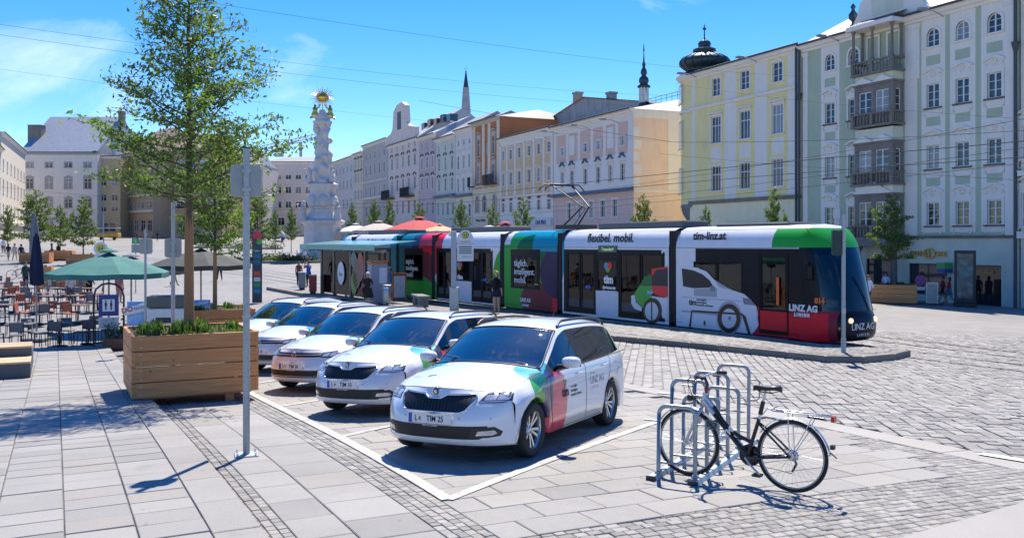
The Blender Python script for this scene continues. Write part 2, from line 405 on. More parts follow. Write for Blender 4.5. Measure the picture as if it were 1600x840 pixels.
def pave(title, label, piece, m, cells, lift=0., th=.05, ch=.014, gap=.008, nparts=300, jit=.003, tilt=.004):
    """cells: (cx, cy, ax, size_along, size_across) -> a structure with one object per stone near the camera and the rest as one part"""
    root = empty(title, label=label, kind='structure')
    cells = [c for c in cells if in_view(c[0], c[1])]
    if not cells: return root
    cells.sort(key=lambda c: (not in_view(c[0], c[1], 15), c[0]**2+c[1]**2))
    A = np.array([c[:2] for c in cells]); Z = gs(A); Zx = gs(A+[.1, 0]); Zy = gs(A+[0, .1])
    rest = MB(); me = piece_mesh(m, th, ch)
    for i, (cx, cy, ax, la, lb) in enumerate(cells):
        nx, ny = (Zx[i]-Z[i])/.1+random.uniform(-tilt, tilt), (Zy[i]-Z[i])/.1+random.uniform(-tilt, tilt)
        a = Vector((math.cos(ax), math.sin(ax), 0)); a.z = a.x*nx+a.y*ny; b = Vector((-math.sin(ax), math.cos(ax), 0)); b.z = b.x*nx+b.y*ny
        nrm = a.cross(b).normalized(); z = Z[i]+lift+random.uniform(-jit, jit)
        la -= gap; lb -= gap
        if i < nparts:
            o = link(piece, me, root); o.matrix_world = Matrix(((a.x*la, b.x*lb, nrm.x, cx), (a.y*la, b.y*lb, nrm.y, cy), (a.z*la, b.z*lb, nrm.z, z), (0,0,0,1)))
            o.matrix_parent_inverse = Matrix()
        else:
            c0 = Vector((cx, cy, z)); h = .006; V = []; ch2 = min(.012, lb*.09)
            for (p, q, dz) in ((.5,.5,-.03),(.5,.5,-h),(None,None,0)):
                for sx, sy in ((-1,-1),(1,-1),(1,1),(-1,1)):
                    ka = la*.5-(ch2 if p is None else 0); kb = lb*.5-(ch2 if p is None else 0)
                    V.append(c0+a*(sx*ka)+b*(sy*kb)+nrm*dz)
            F = [(8,9,10,11)]
            for k in range(4):
                j = (k+1) % 4; F += [(k, j, 4+j, 4+k), (4+k, 4+j, 8+j, 8+k)]
            rest.add(V, F)
    if rest.f: rest.build('further_'+piece, m, root, kind='stuff')
    return root
def courses(frame_az, u0, u1, v0, v1, lens, width, bond=.5, inside=None, rj=0., clip=True):
    """rows running along frame direction u between v0..v1"""
    fa = R(frame_az); ud = (math.sin(fa), math.cos(fa)); vd = (math.cos(fa), -math.sin(fa)); out = []; k = 0; v = v0; ax = math.pi/2-fa
    while v < v1-.01:
        w = width[k % len(width)] if isinstance(width, (list, tuple)) else width
        u = u0-(bond*(k % 2))*(lens if not isinstance(lens, tuple) else lens[0])+random.uniform(-rj, rj)
        while u < u1:
            l = lens if not isinstance(lens, tuple) else random.uniform(*lens)
            if u < u0 and clip:
                l = u+l-u0; u = u0
                if l < .04: u += l; continue
            c = (ud[0]*(u+l/2)+vd[0]*(v+w/2), ud[1]*(u+l/2)+vd[1]*(v+w/2))
            if inside is None or inside(*c): out.append((c[0], c[1], ax, l, w))
            u += l
        v += w; k += 1
    return out
# raised pavement on the left, in courses of slabs, with its kerb of long stones
pave('raised_pavement', 'raised pavement of pale granite slabs with wide dark joints', 'slab', SLAB, courses(-27, 3.5, 30, -4.44, 1.06, (.36,.39), .5, .3, None, .1), lift=.12, gap=.011, ch=.012, jit=.004)
_top = MB()
for k in range(60):
    V = []
    for u in (3+.45*k, 3+.45*(k+1)):
        for v in (-14, -9, -4.6, -2, 0, 1.42):
            x, y = xy(u, v); V.append((x, y, g(x, y)+.105))
    _top.add(V, [(i, i+6, i+7, i+1) for i in range(5)])
    V = []
    for u in (3+.45*k, 3+.45*(k+1)):
        x, y = xy(u, 1.42); z = g(x, y); V += [(x, y, z-.1), (x, y, z+.105)]
    _top.add(V, [(0, 2, 3, 1)])
_top.build('pavement_bed', stone_mat('mortar bed', (.16,.15,.14), .3, .3, 0), kind='structure', label='mortar bed under the raised pavement slabs')
pave('pavement_kerb', 'long granite kerb stones edging the raised pavement', 'kerb_stone', KERB, courses(-27, 3.4, 30, 1.06, 1.43, (.85,1.05), .37), lift=.12, th=.16, ch=.012, gap=.008)
pave('sett_strip', 'narrow strip of small granite setts along the raised kerb', 'sett', SETT, courses(-27, 4, 30, 1.44, 1.70, (.09,.13), .086, .5, None, .04), ch=.05, gap=.006, jit=.003, tilt=.015)
pave('walkway', 'walkway of large pale granite slabs beside the parking bays', 'slab', SLAB, courses(-27, 4, 33, 1.70, 2.76, (.55,.66), [.44,.62], .5), gap=.007)
pave('sett_strip', 'strip of small granite setts along the white parking line', 'sett', SETT, courses(-27, 4.6, 33, 2.76, 3.12, (.09,.13), .09, .5, None, .04), ch=.05, gap=.006, jit=.003, tilt=.015)
def bay(x, y):
    u, v = uv(x, y); return u > 6.2 and 3.12 < v < 9.3-max(0, 9.4-u)*.28
pave('parking_bay', 'parking bay floor of pale granite slabs in half bond', 'slab', SLAB, courses(63, 3.125, 9.5, -34, -6.1, .62, .42, .5, bay), gap=.007)
def band(x, y):
    u, v = uv(x, y)
    if v < 3.16 or v > 9.45 or (bay(x, y) and bay(*xy(u-.28, v)) and bay(*xy(u, v+.32))): return False
    if v > 6. and u < 5.12+.155*(v-5.9)-.45: return False
    return u > 4.2
pave('sett_band', 'curving band of small setts crossing in front of the parking bays', 'sett', SETT, courses(66, 1.5, 10.5, -10.2, -3.4, (.10,.15), .1, .5, band, .05), ch=.05, gap=.007, jit=.004, tilt=.015, lift=-.009)
pave('edging', 'row of long smooth pale slabs bordering the cobbled road', 'edging_slab', GUT, courses(-27, 3.5, 32, 9.36, 9.86, (.85,1.0), .5), gap=.008)
pave('crossing', 'broad smooth concrete slabs at the corner of the crossing', 'concrete_slab', GUT, [c for c in courses(63-8, 4.6, 12, -6.05+1.2, -2.5, 2.6, .75, .5) if (lambda u, v: v > 5.75 and u < 4.85+.155*(v-5.9))(*uv(c[0], c[1]))], gap=.01, ch=.006, lift=.006)
# platform of the tram stop
TO = Vector((7.3, 26.8)); TD = Vector((-.5373, .8434)); TN = Vector((-.8434, -.5373))   # near side of the tram: origin, backwards, outwards
def tp(s, n): return TO+TD*s+TN*n
near = [Vector(hit(1423, 556)), Vector(hit(1400, 562)), Vector(hit(1350, 567)), Vector(hit(1290, 566)), Vector(hit(1120, 548)), Vector(hit(960, 533)), Vector(hit(700, 494)), Vector(hit(480, 464)), Vector(hit(416, 452))]
farp = [tp(31, .12), tp(22, .12), tp(14, .12), tp(8, .12), tp(2, .14), tp(-2.5, .3)]
PLAT = [(p.x, p.y) for p in near]+[(p.x, p.y) for p in [tp(34.5, .4)]+farp]
def road(x, y):
    u, v = uv(x, y); return v > 9.88 and not inpoly((x, y), PLAT) and y < 33 and x < 26
pave('road', 'road of rough granite setts in long rows before the tram platform', 'sett', ROADSETT, courses(9, 5, 33, -8, 24, (.17,.27), .19, .5, road, .08), ch=.03, gap=.014, jit=.008, tilt=.03)
PH = .16
def platform():
    root = empty('platform', label='tram stop platform paved with setts and edged by a dark kerb', kind='structure')
    n = len(PLAT); mb = MB(); top = [(x, y, g(x, y)+PH-.012) for x, y in PLAT]; mb.add(top, [tuple(range(n))])
    bm = bmesh.new(); vs_ = [bm.verts.new(p) for p in top]; f = bm.faces.new(vs_); bmesh.ops.triangulate(bm, faces=[f])
    bmesh.ops.recalc_face_normals(bm, faces=bm.faces)
    me = bpy.data.meshes.new('platform_bed'); bm.to_mesh(me); bm.free(); me.materials.append(SETT); link('platform_bed', me, root)
    # kerb stones along the near edge
    pts = near; L_ = 0
    for a, b in zip(pts[:-1], pts[1:]):
        d = (b-a); ln = d.length; k = max(1, round(ln/1.0)); d.normalize(); nn = Vector((d.y, -d.x))*-1
        for i in range(k):
            p = a+d*(ln*i/k+.006); q = a+d*(ln*(i+1)/k-.006); mbk = MB(); w = .24
            P4 = [p, q, q-nn*w, p-nn*w] if inpoly(tuple((p+q)/2-nn*.1), PLAT) else [p, q, q+nn*w, p+nn*w]
            zs = [g(v.x, v.y) for v in P4]
            V = [(v.x, v.y, z-.05) for v, z in zip(P4, zs)]+[(v.x, v.y, z+PH-.02) for v, z in zip(P4, zs)]
            c = sum(P4, Vector((0, 0)))/4
            V += [(v.x+(c.x-v.x)*.1, v.y+(c.y-v.y)*.1, z+PH) for v, z in zip(P4, zs)]
            mbk.add(V, [(j, (j+1) % 4, 4+(j+1) % 4, 4+j) for j in range(4)]+[(4+j, 4+(j+1) % 4, 8+(j+1) % 4, 8+j) for j in range(4)]+[(8, 9, 10, 11)])
            mbk.build('kerb_stone', DARKKERB, root, recalc=True)
    # far edge
    mb = MB(); fp = farp
    for a, b in zip(fp[:-1], fp[1:]):
        mb.add([(a.x, a.y, g(a.x, a.y)-.1), (b.x, b.y, g(b.x, b.y)-.1), (b.x, b.y, g(b.x, b.y)+PH), (a.x, a.y, g(a.x, a.y)+PH)], [(0, 1, 2, 3)])
    mb.build('platform_edge', DARKKERB, root)
    # yellow guide line
    mb = MB(); m = mat('yellow line paint', (.62,.45,.08), .7, var=.35, scale=9)
    for i in range(40):
        a, b = tp(-3+i*.9, .75), tp(-3+(i+1)*.9, .75); c, d = tp(-3+(i+1)*.9, .83), tp(-3+i*.9, .83)
        if inpoly(tuple((a+c)/2), PLAT): mb.add([(p.x, p.y, g(p.x, p.y)+PH+.012) for p in (a, b, c, d)], [(0, 1, 2, 3)])
    mb.build('guide_line', m, root)
    return root
platform()
def on_plat(x, y): return inpoly((x, y), PLAT) and not any(((Vector((x, y))-Vector(hh)).length < .01) for hh in ())
_nearline = [(p.x, p.y) for p in near]
def platsett(x, y):
    if not inpoly((x, y), PLAT): return False
    p = Vector((x, y))
    for a, b in zip(near[:-1], near[1:]):
        ab = b-a; t = max(0, min(1, (p-a).dot(ab)/ab.length_squared))
        if (p-(a+ab*t)).length < .34: return False
    return y < 36
pave('platform_paving', 'small setts on top of the tram stop platform', 'sett', ROADSETT, courses(-32.5, 12, 40, 17.5, 26, (.15,.22), .16, .5, platsett, .05), lift=PH, ch=.035, gap=.012, jit=.005, tilt=.02)
# painted lines
LINE = mat('road paint', (.46,.44,.40), .75, var=.5, scale=7)
def stripe(pts, w, name, label, lift=.009, m=LINE, step=.5):
    mb = MB()
    for a, b in zip(pts[:-1], pts[1:]):
        a, b = Vector(a), Vector(b); d = b-a; k = max(1, int(d.length/step)); nn = Vector((-d.y, d.x)).normalized()*w/2
        for i in range(k):
            p, q = a+d*(i/k), a+d*((i+1)/k)
            mb.add([(v.x, v.y, g(v.x, v.y)+lift) for v in (p-nn, p+nn, q+nn, q-nn)], [(3, 2, 1, 0)])
    return mb.build(name, m, label=label, kind='structure')
stripe([xy(7.55, 3.19), xy(33, 3.19)], .13, 'line_marking', 'long white line closing the front of the parking bays')
_c0 = Vector(xy(7.55, 3.19))
for k, nm in enumerate(('white line on the open side of the front parked car', 'white line between the first and second parked cars', 'white line between the second and third parked cars', 'white line between the third and fourth parked cars')):
    a = _c0+UD*3.5*k; stripe([a, a+Vector((math.sin(R(31)), math.cos(R(31))))*5.2], .11, 'line_marking', nm)
stripe([hit(1532, 709), hit(1600, 720), hit(1700, 736)], .17, 'line_marking', 'short bright white mark on the edging at the picture edge', lift=.012, m=mat('fresh road paint', (.8,.79,.77), .6, var=.1))
# tram rails let into the setts
RAIL = mat('rail steel', (.16,.15,.145), .35, .8, var=.2)
def rail(pts, label):
    root = MB()
    for off in (-.7175, .7175):
        for (o0, o1, dz, mi) in ((-.035, .035, .006, 0), (.035, .075, .002, 1)):
            P_ = []
            for i, p in enumerate(pts):
                t = (pts[min(i+1, len(pts)-1)]-pts[max(i-1, 0)]).normalized(); nn = Vector((-t.y, t.x))
                P_.append([(q.x, q.y, g(q.x, q.y)+dz+.006) for q in (p+nn*(off+o0), p+nn*(off+o1))])
            root.grid(P_, mi, False)
    root.build('tram_rail', [RAIL, BLACK], label=label, kind='structure')
def arc(p, d, lens):
    out = [Vector(p)]; d = Vector(d)
    for l, turn in lens:
        k = max(1, int(l/1.2))
        for i in range(k):
            d = Matrix.Rotation(turn/k, 2) @ d; out.append(out[-1]+d*(l/k))
    return out
_tc = tp(-4, -1.15)
rail(arc(_tc, -TD, [(6, 0), (45, R(42))])[::1], 'tram track running on from the nose of the tram across the road')
rail(arc(_tc, TD, [(45, 0), (45, R(14)), (60, R(10)), (60, R(0))]), 'tram track under the tram and up the square')
rail(arc(tp(-4, -4.3), -TD, [(6, 0), (45, R(40))]), 'second tram track on the road beside the hotel')
rail(arc(tp(-4, -4.3), TD, [(45, 0), (45, R(14)), (60, R(10)), (60, R(0))]), 'second tram track behind the tram and up the square')
# ================================================================== buildings
BD = Vector((-.421, .907)); BO = Vector((28.6, 57.0))          # facade line of the right-hand row
def bt(px):
    k = (px-800)/FPX; return (BO.x-k*BO.y)/(k*BD.y-BD.x)
def bp(px, back=0.): 
    t = bt(px); return BO+BD*t+Vector((.907, .421))*back
def bz(px, py): return CAMZ+(HOR-py)*bp(px).y/FPX
PANE = glass_dark('window pane', curtain=.35); PANE_D = glass_dark('shop pane', (.01,.011,.013))
FRAME = mat('window frame white', (.74,.74,.72), .5, var=.06); SILLD = mat('lead sill', (.12,.11,.105), .6, var=.2)
TRIMW = mat('white stucco', (.85,.79,.70), .8, var=.07, bump=.15, streak=.06)
ROOFM = mat('roof sheet', (.22,.225,.235), .55, .3, var=.2, scale=2.5, streak=.2); ROOFD = mat('dark eaves', (.06,.075,.085), .6, var=.2)
ROOFT = mat('clay roof', (.30,.21,.17), .8, var=.35, scale=3, bump=.3, bscale=20)
STONEG = mat('weathered stone', (.24,.215,.185), .85, var=.3, scale=3, bump=.3, streak=.25)
COPPER = mat('dark copper', (.045,.075,.08), .45, .5, var=.3, scale=4)
_wm = {}
def arc_pts(cx, cz, rx, rz, a0, a1, n): return [(cx+rx*math.cos(a0+(a1-a0)*i/n), cz+rz*math.sin(a0+(a1-a0)*i/n)) for i in range(n+1)]
def ring_prism(mb, outer, inner, y0, y1, mi):
    n = len(outer); V = []
    for x, z in outer: V += [(x, -y0, z), (x, -y1, z)]
    o = len(V)
    for x, z in inner: V += [(x, -y0, z), (x, -y1, z)]
    F = []
    for i in range(n-1):
        a, b = 2*i, 2*i+2
        F += [(a+1, b+1, o+b+1, o+a+1), (a, a+1, o+a+1, o+a), (b+1, b, o+b, o+b+1), (a, b, b+1, a+1), (o+a, o+a+1, o+b+1, o+b)]
    mb.add(V, F, mi)
def window_data(w, h, style, trim, frame=None, bars=(1, 2), pane=None):
    key = (round(w, 2), round(h, 2), style, trim.name, (frame or FRAME).name, bars, (pane or PANE).name)
    if key in _wm: return _wm[key]
    mb = MB(); fb = .07
    arch = 'arch' in style
    # joinery, set back in the reveal
    y0, y1 = .08, .15
    hh = h-(w/2 if arch else 0)
    mb.bx(-w/2, y0, 0, -w/2+fb, y1, h if not arch else hh, 1); mb.bx(w/2-fb, y0, 0, w/2, y1, h if not arch else hh, 1); mb.bx(-w/2+fb, y0, 0, w/2-fb, y1, fb, 1)
    if not arch: mb.bx(-w/2+fb, y0, h-fb, w/2-fb, y1, h, 1)
    else: ring_prism(mb, arc_pts(0, hh, w/2, w/2, 0, math.pi, 10), arc_pts(0, hh, w/2-fb, w/2-fb, 0, math.pi, 10), -y1, -y0, 1)
    nx, nz = bars
    for i in range(1, nx+1):
        x = -w/2+w*i/(nx+1); b = .05 if (nx == 1 or i == (nx+1)/2) else .028; mb.bx(x-b, y0+.01, fb, x+b, y1-.01, h-fb, 1)
    for i in range(1, nz+1):
        z = h*i/(nz+1) if nz != 1 else h*.66
        b = .035 if nz == 1 else .018; mb.bx(-w/2+fb, y0+.015, z-b, w/2-fb, y1-.015, z+b, 1)
    bw = .17 if w > .8 else .12
    if 'band' in style or 'hood' in style or 'ped' in style or 'arch' in style:
        p = .05
        if arch:
            mb.bx(-w/2-bw, -p, -.05, -w/2, 0, hh, 0); mb.bx(w/2, -p, -.05, w/2+bw, 0, hh, 0)
            ring_prism(mb, arc_pts(0, hh, w/2+bw, w/2+bw, 0, math.pi, 12), arc_pts(0, hh, w/2, w/2, 0, math.pi, 12), 0, p, 0)
            sq = [(w/2, hh), (w/2, h), (0, h), (-w/2, h), (-w/2, hh)]
            for sg in (1, -1):      # spandrels closing the square opening above the arch
                a = arc_pts(0, hh, w/2, w/2, 0, math.pi/2, 6); V = []
                for x, z in a: V.append((sg*x, .0, z))
                V.append((sg*w/2, .0, h)); k = len(V)-1
                mb.add(V, [((k, i+1, i) if sg > 0 else (k, i, i+1)) for i in range(6)], 0)
        else:
            mb.bx(-w/2-bw, -p, -.0, -w/2, 0, h+bw, 0); mb.bx(w/2, -p, 0, w/2+bw, 0, h+bw, 0); mb.bx(-w/2, -p, h, w/2, 0, h+bw, 0)
        mb.bx(-w/2-bw-.03, -.13, -.10, w/2+bw+.03, 0, -.0, 2 if 'dark' in style else 0)
    if 'hood' in style:
        W2 = w/2+bw+.10; z = h+bw+.12
        mb.bx(-W2+.05, -.03, h+bw, W2-.05, 0, z+.30, 0)
        out = [(-W2, z+.38), (-W2, z+.50)]+[(-W2+2*W2*i/12, z+.50+.26*math.sin(math.pi*i/12)**1.3) for i in range(1, 12)]+[(W2, z+.50), (W2, z+.38)]
        inn = [(-W2+.03, z+.38), (-W2+.03, z+.40)]+[(-W2+2*W2*i/12, z+.38+.24*math.sin(math.pi*i/12)**1.3) for i in range(1, 12)]+[(W2-.03, z+.40), (W2-.03, z+.38)]
        ring_prism(mb, out[::-1], inn[::-1], 0, .14, 0)
        for sg in (-1, 1):
            mb.cyl((sg*.18, -.02, z+.12), (sg*.10, -.07, z+.44), .05, .07, 6, 0); mb.sphere((sg*W2*.72, -.05, z+.2), (.09, .05, .14), 8, 5, 0)
            mb.tube([(sg*(w/2+bw-.02), -.03, -.1), (sg*(w/2+bw+.03), -.04, -.35), (sg*(w/2+bw-.05), -.04, -.55), (sg*(w/2+bw-.14), -.03, -.50)], .045, 6, 0)
        mb.sphere((0, -.05, z+.30), (.10, .06, .17), 8, 5, 0)
    if 'ped' in style:
        W2 = w/2+bw+.08; z = h+bw+.05
        mb.bx(-W2, -.14, z, W2, 0, z+.09, 0)
        mb.prism([(-W2, z+.09), (W2, z+.09), (0, z+.09+W2*.42)], 0, .12, 0, XZ())
    if 'cap' in style:
        mb.bx(-w/2-bw-.08, -.18, h+bw+.08, w/2+bw+.08, 0, h+bw+.20, 0)
        for sg in (-1, 1): mb.bx(sg*(w/2+bw-.06)-.06, -.12, h+bw-.2, sg*(w/2+bw-.06)+.06, -.05, h+bw+.08, 0)
    if 'eye' in style:       # dark curved brow above the opening
        W2 = w/2+bw; z = h+bw+.05
        out = arc_pts(0, z+.02, W2+.06, W2*.75, 0, math.pi, 8); inn = arc_pts(0, z+.02, W2-.06, W2*.52, 0, math.pi, 8)
        ring_prism(mb, out, inn, 0, .16, 2)
    if 'shut' in style:
        for sg in (-1, 1):
            x0 = sg*(w/2+.06+w*.26); mb.bx(x0-w*.24, -.07, .02, x0+w*.24, -.02, h-.02, 3)
            for i in range(8): mb.bx(x0-w*.19, -.085, .08+i*(h-.16)/8, x0+w*.19, -.07, .08+(i+.6)*(h-.16)/8, 3)
    md = mb.data('window', [trim, frame or FRAME, SILLD, mat('shutter paint', (.62,.6,.58), .6)])
    pb = MB()
    if arch:
        pts = [(-w/2, 0), (w/2, 0)]+arc_pts(0, hh, w/2, w/2, 0, math.pi, 10); pb.add([(x, .125, z) for x, z in pts], [tuple(range(len(pts)))])
    else: pb.add([(-w/2, .125, 0), (w/2, .125, 0), (w/2, .125, h), (-w/2, .125, h)], [(0, 1, 2, 3)])
    pd = pb.data('pane', pane or PANE)
    _wm[key] = (md, pd); return md, pd
def wall_sheet(mb, W, z0, z1, holes, zones=(), rev=.2, M=None):
    xs = sorted({0, W, *[q for h in holes for q in (h[0], h[1])], *[q for z in zones for q in (max(0, min(W, z[0])), max(0, min(W, z[1])))]})
    zs = sorted({z0, z1, *[q for h in holes for q in (h[2], h[3])], *[q for z in zones for q in (max(z0, min(z1, z[2])), max(z0, min(z1, z[3])))]})
    for a, b in zip(xs[:-1], xs[1:]):
        if b-a < 1e-6: continue
        for c, d in zip(zs[:-1], zs[1:]):
            if d-c < 1e-6: continue
            mx, mz = (a+b)/2, (c+d)/2
            if any(h[0] < mx < h[1] and h[2] < mz < h[3] for h in holes): continue
            mi = 0
            for z in zones:
                if z[0] < mx < z[1] and z[2] < mz < z[3]: mi = z[4]
            mb.add([(a, 0, c), (b, 0, c), (b, 0, d), (a, 0, d)], [(0, 1, 2, 3)], mi, False, M)
    for a, b, c, d in holes:
        V = [(a,0,c),(b,0,c),(b,0,d),(a,0,d),(a,rev,c),(b,rev,c),(b,rev,d),(a,rev,d)]
        mb.add(V, [(0,4,5,1),(1,5,6,2),(2,6,7,3),(3,7,4,0)], 0, False, M)
def building(name, label, pl, pr, base, eave, depth, walls, rows, zones=(), roof='hip', roof_h=3., roofm=None, trim=TRIMW, bands=(), lesenes=(), chimneys=(), cornice=.45, group=None, sides=True, side_holes=(), overlap=0.):
    """pl, pr: left and right ends of the front as seen from the square; heights in world units"""
    pl, pr = Vector(pl), Vector(pr); W = (pr-pl).length; rz = math.atan2((pr-pl).y, (pr-pl).x)
    root = empty(name, (pl.x, pl.y, base), rz, label, 'building', group)
    H = eave-base; holes = []; wins = []
    for r in rows:
        z0, z1 = r['z'][0]-base, r['z'][1]-base; w = r['w']
        xs = r.get('xs') or [W*(i+.5)/r['n']*(1-2*r.get('m', 0))+W*r.get('m', 0) for i in range(r['n'])]
        for x in xs:
            holes.append((x-w/2, x+w/2, z0, z1)); wins.append((x, z0, w, z1-z0, r))
    mb = MB(); wall_sheet(mb, W, 0, H, holes, [(z[0], z[1], z[2]-base, z[3]-base, z[4]) for z in zones])
    mb.add([(0,depth,0),(W,depth,0),(W,depth,H),(0,depth,H)], [(1,0,3,2)])
    if sides:
        mb.add([(W,0,0),(W,depth,0),(W,depth,H),(W,0,H)], [(0,1,2,3)], walls.__len__()-1 if len(walls) > 3 else 0); mb.add([(0,0,0),(0,depth,0),(0,depth,H),(0,0,H)], [(1,0,3,2)])
    mb.add([(0,.3,0),(W,.3,0),(W,.3,H),(0,.3,H)], [(0,1,2,3)], len(walls))   # dark core seen behind open reveals
    mb.build('wall', list(walls)+[BLACK], root)
    for x, z, w, h, r in wins:
        md, pd = window_data(w, h, r.get('s', 'band'), r.get('trim', trim), r.get('frame'), r.get('bars', (1, 2)), r.get('pane'))
        o = link(r.get('name', 'window'), md, root, (x, 0, z)); link('pane', pd, o)
    if cornice:
        mb = MB(); pr_ = [(0, -.55), (.10, -.55), (.14, -.38), (.28, -.30), (.34, -.12), (cornice, -.08), (cornice, .02), (0, .06)]
        V = [(-.1, -a, H+b) for a, b in pr_]+[(W+.1, -a, H+b) for a, b in pr_]; n = len(pr_)
        mb.add(V, [(i, n+i, n+i+1, i+1) for i in range(n-1)]+[tuple(range(n)), tuple(range(2*n-1, n-1, -1))]); mb.build('cornice', trim, root, recalc=True)
        MB().cyl((-.1, -cornice-.05, H+.03), (W+.1, -cornice-.05, H+.03), .09, n=8).build('gutter', ROOFD, root)
    for (z, p, hgt, *mm) in bands:
        MB().bx(-.02, -p, z-base, W+.02, .0, z-base+hgt).bx(-.02, -p-.05, z-base+hgt, W+.02, 0, z-base+hgt+.06).build('ledge', mm[0] if mm else trim, root)
    for (x, w, z0, z1, *mm) in lesenes:
        m_ = MB(); m_.bx(x-w/2, -.07, z0-base, x+w/2, 0, z1-base-.35).bx(x-w/2-.06, -.12, z1-base-.35, x+w/2+.06, 0, z1-base-.15).bx(x-w/2-.1, -.16, z1-base-.15, x+w/2+.1, 0, z1-base)
        m_.build('pilaster', mm[0] if mm else trim, root)
    rm = roofm or ROOFM; mb = MB(); e = .35; D = depth
    if roof == 'hip':
        i = min(W*.25, D*.4); V = [(-.05,-e,H),(W+.05,-e,H),(W+.05,D,H),(-.05,D,H),(i,D/2,H+roof_h),(W-i,D/2,H+roof_h)]
        mb.add(V, [(0,1,5,4),(1,2,5),(2,3,4,5),(3,0,4)])
    elif roof == 'gable':
        V = [(-.05,-e,H),(W+.05,-e,H),(W+.05,D,H),(-.05,D,H),(-.05,D/2,H+roof_h),(W+.05,D/2,H+roof_h)]
        mb.add(V, [(0,1,5,4),(1,2,5),(2,3,4,5),(3,0,4)])
    elif roof == 'flat': mb.bx(-.05, -e, H, W+.05, D, H+.12)
    mb.build('roof', rm, root)
    for (x, y, w, d_, h0, h1) in chimneys:
        c = MB(); c.bx(x-w/2, y-d_/2, H+h0, x+w/2, y+d_/2, H+h1).bx(x-w/2-.08, y-d_/2-.08, H+h1, x+w/2+.08, y+d_/2+.08, H+h1+.15); c.build('chimney', STONEG, root)
    root['W'] = W
    return root
def lin(a, b, n): return [a+(b-a)*i/(n-1) for i in range(n)]
def stucco(name, hexcol, k=1.0, streak=.07): 
    c = C(hexcol); return mat(name, tuple(min(.88, x*k*w) for x, w in zip(c, (1.07, 1.0, .90))), .85, var=.09, scale=.7, bump=.12, bscale=25, streak=streak)
GREEN = stucco('sage stucco', '#b1c1ae', 1.0); GREENL = stucco('pale sage stucco', '#d2d9cc', 1.0)
YEL = stucco('cream yellow stucco', '#ecdca4', 1.05); YELP = stucco('pale yellow stucco', '#ece4c4', 1.03); PINK = stucco('dusty pink stucco', '#dcc0b6'); PEACH = stucco('peach stucco', '#ead3c2', 1., .05)
LILAC = stucco('lilac white stucco', '#e3e0dc'); TAN = stucco('tan stucco', '#dcc19c'); TERRA = stucco('terracotta stucco', '#b9774d'); CREAM = stucco('cream stucco', '#e2d8c4')
GREYB = stucco('grey stucco', '#c0bdba'); ROSE = stucco('rose stucco', '#e3d6d0'); MINT = stucco('mint stucco', '#d2d7cd'); BLUEW = stucco('blue white stucco', '#d8d9da'); BROWN = stucco('brown stucco', '#c2ab8f')
